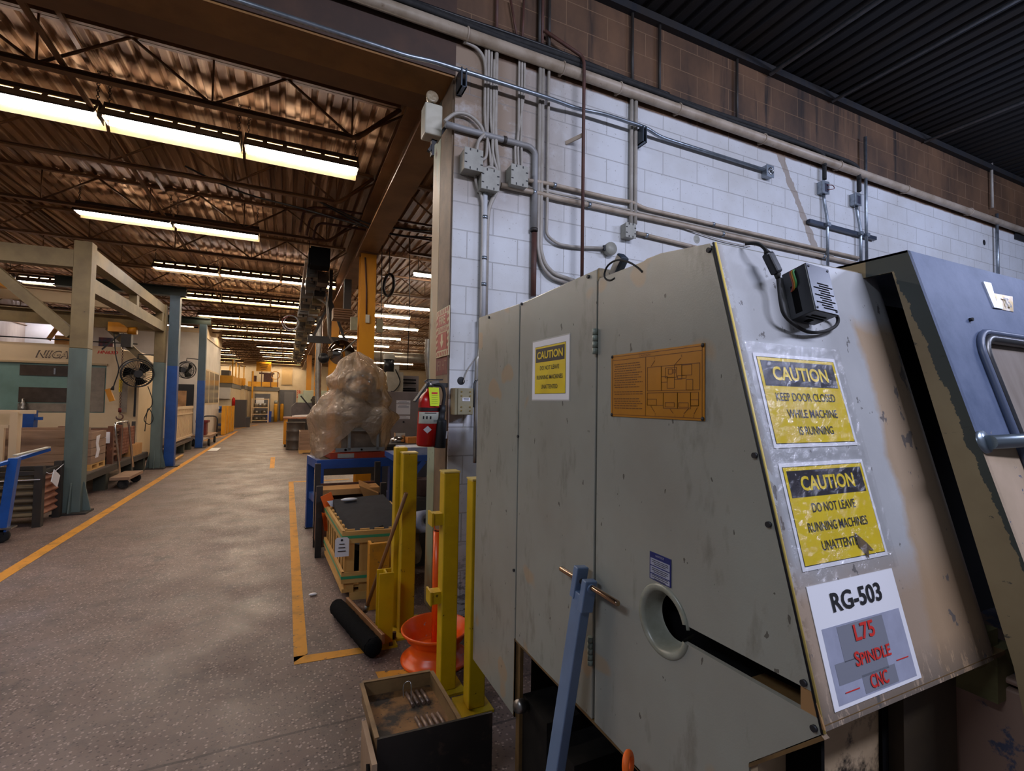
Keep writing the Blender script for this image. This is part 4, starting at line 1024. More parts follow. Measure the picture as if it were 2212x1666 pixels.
solo('piping', 'dark pipes and pumps on the store room roof', 'pump', MB().box(-1.6, 39.6, 2.49, -1.0, 40.2, 3.5).cyl((-2.2, 39.8, 2.49), (-2.2, 39.8, 3.3), .15, 10).cyl((-1.9, 39.8, 3.5), (-.9, 39.8, 3.5), .06, 8), 'rod')
solo('hoop', 'brown hoop on the store room roof', 'hoop', MB().torus((-.82, 39.2, 3.35), (0, 1, 0), .28, .03, 20, 6).beam((-.95, 39.2, 2.49), (-.95, 39.2, 3.1), .04, .04), 'orangeyellow')
# wire trolley, bin, bollards
wt = thing('shelf_trolley', 'cream shelf trolley stacked with dark parts at the end of the aisle', 'trolley', (-1.65, 37.5, 0))
x0, x1, y0, y1 = -2.15, -1.15, 37.2, 37.8
for q in ((x0, y0), (x1, y0), (x0, y1), (x1, y1)): part('upright', MB().box(q[0]-.03, q[1]-.03, 0, q[0]+.03, q[1]+.03, 1.65), 'creamrail', wt)
for z in (.12, .55, 1.0): part('shelf', MB().box(x0, y0, z, x1, y1, z+.05), 'creamrail', wt)
part('top_bar', MB().box(x0, y0, 1.58, x1, y0+.04, 1.64), 'creamrail', wt)
for i, z in enumerate((.17, .6, 1.05)):
    for j in range(2):
        solo('gear_part', 'dark round gear lying on the cream shelf trolley', 'gear', MB().cyl((x0+.27+.47*j, 37.5, z), (x0+.27+.47*j, 37.5, z+.2+.03*i), .18, 12), 'steel', 'gears on the cream trolley')
solo('waste_bin', 'blue plastic waste bin against the store room wall', 'bin', MB().prism([(-1.3, 38.6, 0), (-1.0, 38.6, 0), (-.97, 38.6, .75), (-1.33, 38.6, .75)], (0, .3, 0)), 'blueplastic')
for k, x in enumerate((-.72, -.33)):
    solo('bollard', ['yellow bollard nearer the store room, topped by a grey lamp', 'yellow bollard next to the grey steel door'][k], 'bollard', MB().lathe((x, 38.9 if k == 0 else 40.3, 0), (0, 0, 1), [(0, 0), (.12, 0), (.12, 1.2), (.09, 1.27), (0, 1.3)], 14), 'mezzyellow')
solo('wall_lamp', 'round grey lamp beside the yellow bollard', 'lamp', MB().sphere((-.73, 39.05, 1.42), .13, 10, 8), 'boxgrey')
solo('exit_sign', 'red and white notice beside the grey end door', 'sign', MB().box(.68, 41.15, 1.75, .93, 41.2, 2.35), mat('exitred', '#b5523a', .5, c2='#c9a184', sc=9, lo=.5, hi=.55))
# ------------------------------------------------------------------ things along the east side of the aisle
dm = thing('oil_drum', 'black steel drum standing by the aisle beyond the bagged machine', 'drum', (.28, 17.0, 0))
part('shell', MB().lathe((.28, 17.2, 0), (0, 0, 1), [(0, 0), (.27, 0), (.28, .02), (.27, .04), (.27, .28), (.283, .3), (.27, .32), (.27, .57), (.283, .59), (.27, .61), (.27, .84), (.285, .86), (.285, .88), (.26, .88), (.26, .8), (0, .8)], 24), 'drum', dm)
od = thing('orange_rack', 'orange rusty tube rack on casters beside the black drum', 'rack', (.0, 18.4, 0))
for q in ((-.02, 18.1), (-.02, 18.9), (.8, 18.1), (.8, 18.9)): part('post', MB().box(q[0]-.06, q[1]-.06, .1, q[0]+.06, q[1]+.06, .95), 'orangeyellow', od)
part('tray', MB().box(-.1, 18.0, .95, .88, 19.0, 1.0).box(-.05, 18.05, .4, .85, 18.95, .44), 'rustpink', od)
part('caster', MB().cyl((-.05, 18.1, .05), (.02, 18.1, .05), .05, 10), 'rubber', od)
solo('stock_heap', 'pale bar stock lying on the orange rack', 'bar stock', MB().beam((.2, 18.3, 1.03), (.9, 18.6, 1.04), .1, .05).beam((.25, 18.5, 1.03), (.85, 18.7, 1.06), .06, .06), 'paper')
lt = thing('old_lathe', 'dark old lathe with a curved guard beyond the orange rack', 'machine', (.8, 20.2, 0))
part('bed', MB().box(.0, 19.6, 0, 2.2, 20.8, .95), 'darksteel', lt)
part('guard', MB().prism([(.15, 19.5, .95), (1.5, 19.5, .95)]+[(1.5-.5*(1-math.cos(t)), 19.5, .95+.55*math.sin(t)) for t in (.3, .7, 1.1, 1.57)]+[(.3, 19.5, 1.5), (.15, 19.5, 1.35)], (0, .6, 0)), mat('guardgrey', '#565053', .45, c2='#443f41', sc=5), lt)
part('lever', MB().beam((.45, 19.4, 1.75), (1.0, 19.4, 1.05), .05, .05), 'black', lt)
part('chuck', MB().cyl((.9, 19.3, 1.55), (1.4, 19.5, 1.6), .2, 14), 'darksteel', lt)
gc = thing('green_cabinet', 'pale green electrical cabinet behind the bagged machine', 'cabinet', (1.0, 22.3, 0))
part('body', MB().box(.62, 22.0, 0, 1.9, 22.8, 2.0), 'palegreen', gc, bevel=.02)
part('side_box', MB().box(.42, 22.1, .4, .62, 22.6, 1.85), 'palegreen', gc)
part('knob', MB().cyl((.95, 21.93, 1.6), (.95, 22.0, 1.6), .06, 8), 'black', gc)
wood_crate('slatted brown crate on the floor between the drum and the blue table', .37, 15.8, 0, 1.3, 16.6, .66, 3)
# far east bay contents
gb = thing('grey_cabinet', 'tall grey steel cabinet with three taped white papers', 'cabinet', (2.0, 9.3, 0))
part('body', MB().box(1.66, 9.01, 0, 2.55, 9.6, 1.78), 'greycab', gb, bevel=.008)
for k, (a, b) in enumerate(((1.56, 1.62), (1.36, 1.55), (1.275, 1.335))):
    pp = part('paper', MB().box(1.83, 9.004, a, 2.09, 9.009, b), 'paper', gb, 'white paper notice')
    for j in range(3 if k == 1 else 2):
        link('line', MB().box(1.86+.02*(j == 0), 9.002, b-.025-j*.022, 2.06-.04*(j == 0), 9.0035, b-.015-j*.022), 'papergrey', pp)
part('lock', MB().cyl((1.97, 8.995, 1.22), (1.97, 9.012, 1.22), .018, 8), 'black', gb)
bn = thing('east_bench', 'dark blue-grey counter in front of the grey cabinet', 'counter', (1.9, 8.5, 0))
part('top', MB().box(1.32, 8.0, .86, 2.6, 9.0, .9), 'darksteel', bn)
part('cabinet', MB().box(1.36, 8.05, .05, 2.58, 8.98, .86), mat('slate', '#3b3f4c', .5), bn)
solo('parts_heap', 'pile of shiny metal parts on the counter', 'metal parts', MB().sphere((1.72, 8.3, .93), .13, 10, 6, (1, .8, .6)).box(1.7, 8.35, .9, 1.86, 8.5, 1.06), 'chrome')
solo('orange_carton', 'orange carton on the counter below the papers', 'carton', MB().box(1.85, 8.1, .9, 2.15, 8.3, 1.0), mat('orangecard', '#c9843f', .6))
mt = thing('spindle_motor', 'black motor with white cap standing above the grey cabinet', 'motor', (1.9, 10.1, 1.8))
part('barrel', MB().cyl((1.88, 10.1, 2.2), (1.88, 10.1, 2.46), .105, 18), 'black', mt)
part('cap', MB().lathe((1.88, 10.1, 2.46), (0, 0, 1), [(.115, 0), (.115, .08), (.1, .11), (0, .11)], 18), 'lampwhite', mt)
part('terminal_box', MB().box(1.97, 9.98, 2.2, 2.07, 10.1, 2.34), 'lampwhite', mt)
part('pedestal', MB().box(1.82, 9.95, 0, 2.15, 10.25, 2.2), 'lampwhite', mt)
part('cable', MB().tube(smoothpath([(1.98, 9.93, 2.25), (2.08, 9.92, 2.0), (1.98, 9.92, 1.82), (1.9, 9.93, 1.8)]), .012, 6), 'black', mt)
gx2 = thing('vented_box', 'grey box with slotted vents behind the grey cabinet', 'equipment box', (2.3, 10.4, .9))
part('housing', MB().box(2.05, 10.3, 0, 2.56, 10.8, 2.15), 'greycab', gx2)
for z in (2.05, 1.98, 1.86, 1.82): part('slot', MB().box(2.15, 10.29, z, 2.5, 10.305, z+.025), 'blackmatte', gx2)
for k in range(2):
    solo('drop_cable', ['thin cable hanging down nearest the yellow column', 'thin cable hanging beside the silver hose'][k], 'cable', MB().tube([(1.58+.45*k, 9.5-.4*k, 4.74), (1.60+.45*k, 9.5-.4*k, 3.2), (1.62+.42*k, 9.5-.4*k, 2.2)], .008, 5), 'black')
solo('cable_coil', 'dark coil of cable hung from a joist in the far bay', 'cable', MB().torus((1.8, 9.9, 3.95), (1, .3, 0), .22, .03, 20, 6).beam((1.8, 9.9, 4.15), (1.8, 9.9, 4.74), .015, .015), 'black')
# ------------------------------------------------------------------ blue table with the bagged machine
tb = thing('blue_table', 'heavy blue steel table carrying the plastic-bagged machine', 'table', (.8, 6.3, 0))
ta = math.radians(8)
def TB(u, v, z):                         # table frame: u across, v along
    return V((.335+u*math.cos(ta)-v*math.sin(ta), 6.05+u*math.sin(ta)*.3+v*math.cos(ta), z))
TW, TD = .93, .62
def tbox(mb, u0, v0, z0, u1, v1, z1):
    pts = [TB(u, v, z) for z in (z0, z1) for (u, v) in ((u0, v0), (u1, v0), (u1, v1), (u0, v1))]
    return mb.add(pts, [(0, 3, 2, 1), (4, 5, 6, 7), (0, 1, 5, 4), (1, 2, 6, 5), (2, 3, 7, 6), (3, 0, 4, 7)])
fr = MB(); tbox(fr, 0, 0, .80, TW, .06, .905); tbox(fr, 0, TD-.06, .80, TW, TD, .905); tbox(fr, 0, .06, .80, .06, TD-.06, .905); tbox(fr, TW-.06, .06, .80, TW, TD-.06, .905)
part('frame', fr, 'blue', tb, bevel=.004)
for u, v in ((0, 0), (TW-.08, 0), (0, TD-.08), (TW-.08, TD-.08)):
    part('leg', tbox(MB(), u, v, .012, u+.08, v+.08, .80), 'blue', tb, bevel=.004)
    part('foot', tbox(MB(), u-.01, v-.01, 0, u+.09, v+.09, .012), 'darksteel', tb)
st_ = MB(); tbox(st_, .02, .08, .38, .07, TD-.08, .46); tbox(st_, TW-.07, .08, .38, TW-.02, TD-.08, .46)
part('stretcher', st_, 'blue', tb)
part('top_plate', tbox(MB(), .06, .06, .885, TW-.06, TD-.06, .90), 'darksteel', tb)
bm_ = thing('bagged_machine', 'machine head on grey angle frame wrapped in tan plastic film', 'machine', tuple(TB(.47, .3, .905)))
part('base_plate', tbox(MB(), .16, .06, .906, .86, .5, .975), mat('redorange', '#a83412', .45, c2='#8c2c12', sc=6), bm_, 'red-orange base plate')
part('tag_plate', tbox(MB(), .24, .052, .915, .43, .06, .965), 'boxgrey', bm_)
an = MB(); tbox(an, .22, .07, .985, .80, .09, 1.03); tbox(an, .22, .09, .985, .80, .13, .993); tbox(an, .36, .07, 1.23, .76, .09, 1.275)
tbox(an, .36, .07, 1.0, .39, .10, 1.25); tbox(an, .7, .07, 1.0, .73, .10, 1.25)
part('angle_frame', an, mat('angle_grey', '#7e8180', .45), bm_)
part('bolt', MB().cyl(TB(.33, .055, 1.008), TB(.33, .07, 1.008), .014, 8).cyl(TB(.52, .055, 1.008), TB(.52, .07, 1.008), .011, 8).cyl(TB(.56, .055, 1.25), TB(.56, .07, 1.25), .012, 8), 'blackmatte', bm_)
part('gear_case', tbox(MB(), .3, .15, .98, .78, .5, 1.75), mat('casegrey', '#75695c', .5, c2='#4b4138', sc=4), bm_)
part('pulley', MB().torus(TB(.53, .2, 1.80), (.1, 1, .1), .16, .02, 24, 6).torus(TB(.57, .2, 1.7), (.1, 1, 0), .09, .02, 18, 6), 'darksteel', bm_)
part('hose', MB().tube(smoothpath([TB(.36, .24, 1.5), TB(.38, .2, 1.8), TB(.52, .2, 1.92), TB(.68, .22, 1.78), TB(.72, .24, 1.5)]), .016, 8), 'rubber', bm_)
def bag(i, j):
    th = i*2*math.pi           # angle, 0 = +u, pi/2 = +v ; front is -v
    z = [2.22, 2.19, 2.10, 2.0, 1.88, 1.72, 1.55, 1.38, 1.2, 1.04, .93]
    ru = [.025, .07, .20, .30, .37, .42, .46, .50, .51, .50, .49]
    cu = [.50, .50, .52, .53, .52, .50, .49, .475, .47, .465, .46]
    t = j*(len(z)-1); k = min(int(t), len(z)-2); fr_ = t-k
    L_ = lambda a: a[k]*(1-fr_)+a[k+1]*fr_
    zz, r, c = L_(z), L_(ru), L_(cu)
    cs, sn = math.cos(th), math.sin(th)
    u = c+r*math.copysign(abs(cs)**.8, cs); v = .3+min(r, .36)*.86*math.copysign(abs(sn)**.8, sn)
    # hem lifted over the front
    fr2 = max(0, -sn)**2.2*max(0, 1-abs(cs)*1.25)
    zz += fr2*max(0, (1.38-zz))*.78
    q = V((u*5, v*5, zz*4))
    def fac(p, sc):
        p = p*sc; p += V((noise.noise(p*.6), noise.noise(p*.6+V((7, 0, 0))), noise.noise(p*.6+V((0, 7, 0)))))*.5
        return noise.voronoi(p, distance_metric='MANHATTAN')[0][0]
    g = V((cs*.5, sn*.5, zz*.8))
    w = (noise.noise(q*.8)*.06+(.55-fac(g, 3.2))*.075+(.55-fac(g+V((3, 1, 2)), 6.5))*.030)*min(1, r*5)
    # tie line about the waist
    w -= .06*math.exp(-((zz-1.62+.12*cs)/.05)**2)
    w += .05*math.exp(-((zz-1.42)/.10)**2)
    d = V((cs, sn))
    u += d.x*w; v += d.y*w
    zz += noise.noise(q*1.3+V((9, 9, 9)))*.04*j
    return TB(u, v, max(zz, .912))
part('film', MB().grid(bag, 230, 170, wrap=True), 'plastic_film', bm_, 'tan wrinkled plastic film')
solo('rope_coil', 'grey hose coils heaped under the blue table', 'hose', MB().torus((.75, 7.0, .12), (.1, .2, 1), .2, .03, 20, 6).torus((.85, 7.1, .2), (.3, .1, 1), .18, .03, 20, 6), 'drum')
solo('lower_beam', 'dark channel lying behind the blue table', 'beam', MB().box(.4, 7.6, .5, 1.3, 7.7, .62).box(.45, 7.6, 0, .52, 7.7, .5).box(1.2, 7.6, 0, 1.27, 7.7, .5), 'darksteel')
# second blue stand by the jamb
b2 = thing('blue_stand', 'blue steel stand with diagonal brace half hidden behind the yellow post', 'stand', (1.4, 5.2, 0))
part('top', MB().box(1.02, 5.0, .98, 1.9, 5.6, 1.04), 'blue', b2)
part('brace', MB().beam((1.06, 5.02, .66), (1.32, 5.02, .98), .05, .05), 'blue', b2)
part('leg', MB().box(1.5, 5.0, 0, 1.57, 5.07, .98).box(1.03, 5.0, 0, 1.09, 5.07, .98), 'blue', b2)
solo('paper_stack', 'stack of old papers on the blue stand', 'papers', MB().box(1.1, 5.05, 1.04, 1.45, 5.4, 1.12), 'papergrey')
for i, (x, z) in enumerate(((1.30, .82), (1.24, .62))):
    solo('steel_cup', ['rusty can with a white rim below the blue stand', 'second rusty can lower on the pile by the jamb'][i], 'can', MB().lathe((x, 4.85, z-.16), (0, 0, 1), [(0, 0), (.09, 0), (.1, .16), (.105, .165), (.095, .16), (.085, .02), (0, .02)], 18), mat('canbrown', '#5b4640', .5, c2='#3d2e2a', sc=6))
solo('can_stand', 'dark box holding the rusty cans beside the jamb', 'box', MB().box(1.12, 4.7, 0, 1.45, 5.0, .46).box(1.15, 4.75, .46, 1.4, 4.98, .655), 'darksteel')
solo('paper_roll', 'grey paper roll lying by the jamb', 'roll', MB().lathe((1.10, 4.55, .46), (.5, -1, .3), [(.03, 0), (.1, 0), (.1, .2), (.03, .2)], 22, closed=True), 'papergrey')
solo('cloth_sack', 'stained pale sack hanging behind the yellow post', 'sack', MB().grid(lambda i, j: V((1.0+.16*i+.02*math.sin(9*j), 4.45+.03*math.sin(7*i+5*j), .12+.45*j)), 10, 12).grid(lambda i, j: V((1.0+.16*i+.02*math.sin(9*j), 4.55+.03*math.sin(7*i+5*j), .12+.45*j)), 10, 12), mat('sackgrey', '#8c8070', .8, c2='#6b5f50', sc=8))
# ------------------------------------------------------------------ pine crate with black sheets
pc = thing('pine_crate', 'open slatted pine crate bound with green straps, tag on its corner', 'crate', (.72, 4.7, 0))
A, B, C_, D = V((.455, 4.13, 0)), V((.98, 4.06, 0)), V((1.0, 5.2, 0)), V((.40, 5.25, 0))
zt = .56
def slatwall(p, q, n, wd, name, matl, zlo=.06):
    d = (q-p); L = d.length; d.normalize(); nm2 = d.cross(V((0, 0, 1)))
    mb = MB()
    for k in range(n):
        c = p+d*(wd/2+(L-wd)*k/(n-1))
        mb.obox(c+nm2*-.012+V((0, 0, (zlo+zt)/2)), d*wd/2, nm2*.009, (0, 0, (zt-zlo)/2))
    part(name, mb, matl, pc)
    mb = MB()
    for za, zb in ((zt-.105, zt-.01), (.14, .225)):
        mb.obox((p+q)/2+nm2*.010+V((0, 0, (za+zb)/2)), d*(L/2+.02), nm2*.011, (0, 0, (zb-za)/2))
    part('rail', mb, 'pineh', pc)
    mb = MB()
    for zc in (zt-.055, .185):
        mb.obox((p+q)/2+nm2*.0225+V((0, 0, zc)), d*(L/2+.022), nm2*.0012, (0, 0, .011))
    part('strap', mb, 'strap', pc, 'green plastic strap')
slatwall(A, B, 5, .075, 'slats', 'pine'); slatwall(D, A, 8, .06, 'slats', 'pine'); slatwall(B, C_, 7, .07, 'slats', 'pine'); slatwall(C_, D, 5, .075, 'slats', 'pine')
part('skid', MB().beam(A+V((.05, .03, .03)), B+V((-.02, .03, .03)), .09, .06).beam(D+V((.05, -.05, .03)), C_+V((-.05, -.05, .03)), .09, .06).beam(A+V((.03, .0, .075)), D+V((.03, 0, .075)), .09, .03), 'pineh', pc)
part('bottom', MB().prism([A+V((.02, .02, .09)), B+V((-.02, .02, .09)), C_+V((-.02, -.02, .09)), D+V((.02, -.02, .09))], (0, 0, .02)), 'pineh', pc)
tg = P(738, 1182, Y=4.09)
tgp = part('tag', MB().prism([tg+V((-.05, 0, -.075)), tg+V((.055, -.01, -.075)), tg+V((.055, -.01, .06)), tg+V((.04, -.01, .075)), tg+V((-.035, 0, .075)), tg+V((-.05, 0, .06))], (0, .002, 0)), 'paper', pc, 'white card tag')
for k in range(3): link('line', MB().obox(tg+V((.0, -.012, -.03+.028*k)), (.03-.005*k, -.003, 0), (0, .0006, 0), (0, 0, .003)), 'ink', tgp)
link('eyelet', MB().cyl(tg+V((0, -.008, .055)), tg+V((0, -.006, .055)), .009, 10), 'ink', tgp)
part('orange_ticket', MB().obox(P(708, 1080, Y=5.15), (.05, .01, .02), (0, .002, 0), (-.02, 0, .055)).obox(P(702, 1128, Y=5.2), (.02, .02, -.01), (0, .002, 0), (-.015, 0, .09)), 'safety', pc, 'orange paper ticket')
part('white_ticket', MB().obox(P(720, 1088, Y=5.1), (.04, .01, .0), (0, .002, 0), (-.02, 0, .03)), 'paper', pc)
# black sheets and panels stored inside the crate
bs = thing('black_panel', 'large dark sheet metal panel lying in the pine crate', 'panel', (.72, 4.75, .11))
q = [P(718, 1120, Z=.5), P(760, 1172, Z=.5), P(846, 1132, Z=.52), P(836, 1090, Z=.6), P(822, 1065, Z=.62), P(722, 1066, Z=.62)]
q = [V((.44, 5.12, .62)), V((.475, 4.30, .42)), V((.62, 4.18, .40)), V((.955, 4.25, .47)), V((.965, 4.6, .58)), V((.93, 5.12, .64))]
part('sheet', MB().prism(q, (0, 0, -.05)), 'black_fabric', bs)
part('support', MB().box(.5, 4.4, .11, .9, 5.0, .40), 'blackmatte', bs)
cc = P(790, 1117, Z=.53)
part('cutout', MB().obox((.76, 4.36, .475), (.045, 0, .012), (0, .045, .012), (0, 0, .004)), 'blackmatte', bs)
part('chrome_edge', MB().tube(smoothpath([(.66, 4.17, .44), (.66, 4.16, .49), (.69, 4.15, .51), (.80, 4.14, .49), (.94, 4.13, .465)], 5), .006, 6), 'chrome', bs)
part('dark_plate', MB().prism([(.66, 4.165, .35), (.95, 4.135, .35), (.95, 4.135, .45), (.68, 4.16, .49), (.66, 4.165, .47)], (0, .004, 0)), 'blackmatte', bs)
sp = thing('stake_bin', 'dark steel post bin standing behind the pine crate', 'bin', (.62, 5.5, 0))
for x, y in ((.33, 5.36), (.97, 5.36), (.33, 5.75), (.97, 5.75)): part('post', MB().box(x-.03, y-.03, 0, x+.03, y+.03, .72 if y < 5.5 else .9), 'darksteel', sp)
part('side', MB().box(.33, 5.34, .1, .97, 5.37, .55).box(.31, 5.36, .1, .34, 5.75, .6).box(.33, 5.74, .1, .97, 5.77, .68), 'rust', sp)
cb = P(792, 1050, Y=5.45)
solo('torn_carton', 'torn brown carton and paper stuck on top of the steel post bin', 'carton', MB().prism([(.72, 5.38, .70), (.93, 5.4, .60), (.93, 5.4, .56), (.78, 5.4, .56)], (.02, .2, .03)).box(.35, 5.45, .6, .95, 5.72, .66), 'cardboard')
solo('crumpled_foil', 'crumpled clear film lying on the black sheet in the crate', 'film', MB().sphere((.58, 5.0, .635), .05, 10, 6, (1.6, .6, .3)), 'paper')
# ------------------------------------------------------------------ broom
br = thing('push_broom', 'push broom with black bristles leaning on the tall yellow post', 'broom', (.48, 3.55, 0))
h1, h2 = V((.40, 3.86, 0)), V((.545, 3.16, 0)); dd = (h2-h1).normalized(); nn = dd.cross(V((0, 0, 1)))
def bristle(i, j):
    s = (i-.5)*2; t = j
    c = h1+(h2-h1)*j+nn*.012
    a = i*2*math.pi
    w = .058+.003*math.sin(61*j)*math.sin(9*a)
    return c+nn*(math.cos(a)*w)+V((0, 0, .062+math.sin(a)*.058+.003*math.sin(7*a+50*j)))
part('bristles', MB().grid(bristle, 16, 60, wrap=True).sphere(h2+nn*.012+V((0, 0, .062)), .057, 12, 8).sphere(h1+nn*.012+V((0, 0, .062)), .057, 12, 8), mat('bristleblack', '#101113', .95, spec=.1, bump=1.0, bsc=140), br)
part('block', MB().beam(h1-nn*.055+V((0, 0, .09)), h2-nn*.055+V((0, 0, .09)), .022, .065), 'handlewood', br, bevel=.004)
s0 = (h1+h2)/2+nn*.05+V((0, 0, .12)); s1 = V((.752, 3.30, .98)); s0 = V((.545, 3.58, .115))
part('handle', MB().tube([s0, s0+(s1-s0)*.5, s1], .0135, 10), 'handlewood', br)
part('ferrule', MB().cyl(s0, s0+(s1-s0).normalized()*.05, .018, 10), 'steel', br)
# ------------------------------------------------------------------ yellow posts
def baseplate(x0, y0, x1, y1, t, nm3='base_plate', m='yellowdirty'):
    part(nm3, MB().box(x0, y0, 0, x1, y1, .014), m, t)
tp = thing('guard_post', 'tall yellow double post before the pine crate, broom leaning on it', 'post', (.80, 3.44, 0))
part('front_tube', MB().box(.745, 3.38, .014, .845, 3.48, 1.235), 'yellow', tp, bevel=.006)
part('rear_tube', MB().box(.715, 3.49, .014, .80, 3.58, 1.27), 'yellow', tp, bevel=.006)
part('cap', MB().box(.742, 3.377, 1.235, .848, 3.483, 1.245), mat('paleyellow', '#d9c06a', .5), tp)
baseplate(.68, 3.30, .93, 3.62, tp)
part('anchor_bolt', MB().cyl((.70, 3.33, .014), (.70, 3.33, .05), .014, 8).cyl((.90, 3.33, .014), (.90, 3.33, .05), .014, 8), 'rust', tp)
sp2 = thing('short_post', 'short yellow I-beam stub post in front of the tall post', 'post', (.63, 3.31, 0))
part('beam', MB().ibeam((.628, 3.315, .012), (.628, 3.315, .47), .095, .10, .012, up=(0, 1, 0)), 'yellow', sp2)
baseplate(.57, 3.22, .70, 3.40, sp2)
part('bolt', MB().cyl((.66, 3.235, .012), (.66, 3.235, .03), .012, 8), 'rust', sp2)
yg = thing('guard_channel', 'battered yellow channel piece lying against the crate behind the stub post', 'channel', (.68, 3.9, 0))
part('channel', MB().box(.61, 3.86, 0, .76, 3.9, .50).box(.61, 3.9, 0, .63, 3.97, .50), 'paintyellow', yg)
pa = thing('guard_post', 'yellow square post with two stub brackets in front of the orange wheel', 'post', (.85, 2.66, 0))
part('tube', MB().box(.806, 2.61, .014, .896, 2.70, 1.205), 'yellow', pa, bevel=.006)
part('cap', MB().box(.804, 2.608, 1.205, .898, 2.702, 1.213), 'paleyellow', pa)
for z in (.95, .52):
    part('bracket', MB().box(.752, 2.63, z-.035, .806, 2.70, z+.03).box(.745, 2.625, z-.04, .756, 2.72, z+.035), 'yellow', pa)
baseplate(.77, 2.57, .94, 2.76, pa)
pb = thing('guard_post', 'yellow square post half hidden behind the grey lathe cabinet', 'post', (.94, 2.46, 0))
part('tube', MB().box(.895, 2.40, .014, .985, 2.49, 1.19), 'yellow', pb, bevel=.006)
part('cap', MB().box(.893, 2.398, 1.19, .987, 2.492, 1.198), 'paleyellow', pb)
baseplate(.85, 2.36, 1.02, 2.54, pb)
# ------------------------------------------------------------------ orange wheel stand
ow = thing('wheel_stand', 'orange stand made from a car wheel rim with an upright tube', 'stand', (.885, 2.98, 0))
c = (.885, 2.985, 0)
prof = [(.205, .0), (.212, .006), (.212, .018), (.2, .024), (.185, .03), (.178, .045), (.158, .06), (.15, .075), (.150, .11), (.158, .125), (.178, .14), (.185, .165), (.2, .178), (.212, .186), (.214, .196), (.208, .202), (.2, .196), (.18, .176), (.165, .15), (.145, .13), (.142, .08), (.12, .075), (.1, .085), (.07, .092), (.0, .092)]
part('rim', MB().lathe(c, (0, 0, 1), prof, 48), 'orange', ow)
part('tube', MB().tube([V(c)+V((.0, 0, .09)), V(c)+V((.0, 0, .79))], .028, 16), 'orange', ow)
part('tube_mouth', MB().cyl(V(c)+V((0, 0, .789)), V(c)+V((0, 0, .7905)), .023, 14), 'blackmatte', ow)
part('ring', MB().torus(V(c)+V((0, 0, .815)), (.3, 1, 0), .022, .003, 18, 5), 'orange', ow)
part('vent_hole', MB().obox(V(c)+V((-.10, -.05, .095)), (.012, -.02, 0), (.006, .004, 0), (0, 0, .002)).obox(V(c)+V((.13, -.04, .1)), (.012, .02, 0), (.006, .004, 0), (0, 0, .002)), 'blackmatte', ow)
# ------------------------------------------------------------------ fire extinguisher and sign on the jamb
fe = thing('fire_extinguisher', 'red fire extinguisher with black horn and lime inspection tag on the jamb', 'fire extinguisher', (.875, 3.22, 1.3))
ex = V((.868, 3.24, 1.30)); axx = V((.03, -.02, 1)).normalized()
part('cylinder', MB().lathe(ex, axx, [(0, 0), (.06, 0), (.068, .008), (.07, .02), (.07, .29), (.066, .32), (.05, .352), (.026, .37), (.022, .39), (0, .39)], 32), 'red', fe)
def wrap(z0, z1, a0, a1, r):
    u = V((0, -1, 0)); w = V((-1, 0, 0))
    return MB().grid(lambda i, j: ex+axx*(z0+(z1-z0)*j)+(u*math.cos(a0+(a1-a0)*i)+w*math.sin(a0+(a1-a0)*i))*r, 14, 2)
lb = part('label', wrap(.155, .232, -1.5, 1.3, .0708), 'fireribbon', fe, 'pale instruction label')
for k, a in enumerate((-.05, .3, .62)):
    link('pictogram', wrap(.185, .205, a, a+.14, .0714), 'ink', lb)
for k in range(3): link('line', wrap(.165+.006*k, .167+.006*k, -1.0, -.3, .0714), 'ink', lb)
link('line', wrap(.222, .228, -.6, .6, .0714), 'ink', lb)
part('band', wrap(.236, .262, -1.6, 1.6, .0708), mat('bandblack', '#241414', .4), fe, 'black warning band')
u_ = V((0, -1, 0))
dz = ex+axx*.115
def diam(i, j):
    a = .25-.62*(1-abs(2*j-1))*(i-.5)*1.3
    return ex+axx*(.09+.05*j)+(V((0, -1, 0))*math.cos(a)+V((-1, 0, 0))*math.sin(a))*.0709
part('emblem', MB().grid(diam, 10, 9), 'paper', fe, 'white diamond emblem')
vt = ex+axx*.39
part('valve', MB().cyl(vt, vt+axx*.05, .022, 14).beam(vt+V((-.03, -.005, .035)), vt+V((.06, -.01, .05)), .03, .02), 'steel', fe)
part('lever', MB().beam(vt+V((.085, -.02, .063)), vt+V((-.02, -.005, .06)), .022, .008).beam(vt+V((-.02, 0, .06)), vt+V((-.035, 0, .045)), .022, .008), 'black', fe)
part('carry_handle', MB().beam(vt+V((-.015, -.01, .04)), vt+V((-.115, -.05, -.09)), .026, .012), 'black', fe)
part('hose', MB().tube(smoothpath([vt+V((.03, -.01, .03)), vt+V((.075, -.03, .02)), vt+V((.095, -.03, -.04)), vt+V((.085, -.03, -.12))]), .012, 10), 'rubber', fe)
hb = vt+V((.085, -.03, -.11))
part('horn', MB().lathe(hb, (-.06, 0, -1), [(.0, 0), (.021, 0), (.024, .04), (.02, .05), (.021, .095), (.033, .10), (.036, .12), (.042, .285), (.040, .29), (0, .285)], 20), mat('hornblack', '#1b1c1e', .55), fe)
part('horn_scuff', MB().lathe(hb+V((-.06, 0, -1)).normalized()*.19, (-.06, 0, -1), [(.0396, 0), (.0412, .04)], 20).poly([hb, hb, hb]) if False else MB().obox(hb+V((.022, -.036, -.20)), (.004, -.001, 0), (0, .002, 0), (.002, 0, .025)), 'paper', fe)
tagc = vt+V((.01, -.075, -.055))
tgp = part('inspection_tag', MB().prism([tagc+V((-.038, .0, .062)), tagc+V((.032, 0, .062)), tagc+V((.04, 0, -.03)), tagc+V((.036, 0, -.062)), tagc+V((-.024, 0, -.062))], (0, .0012, 0)), 'lime', fe, 'lime green inspection tag')
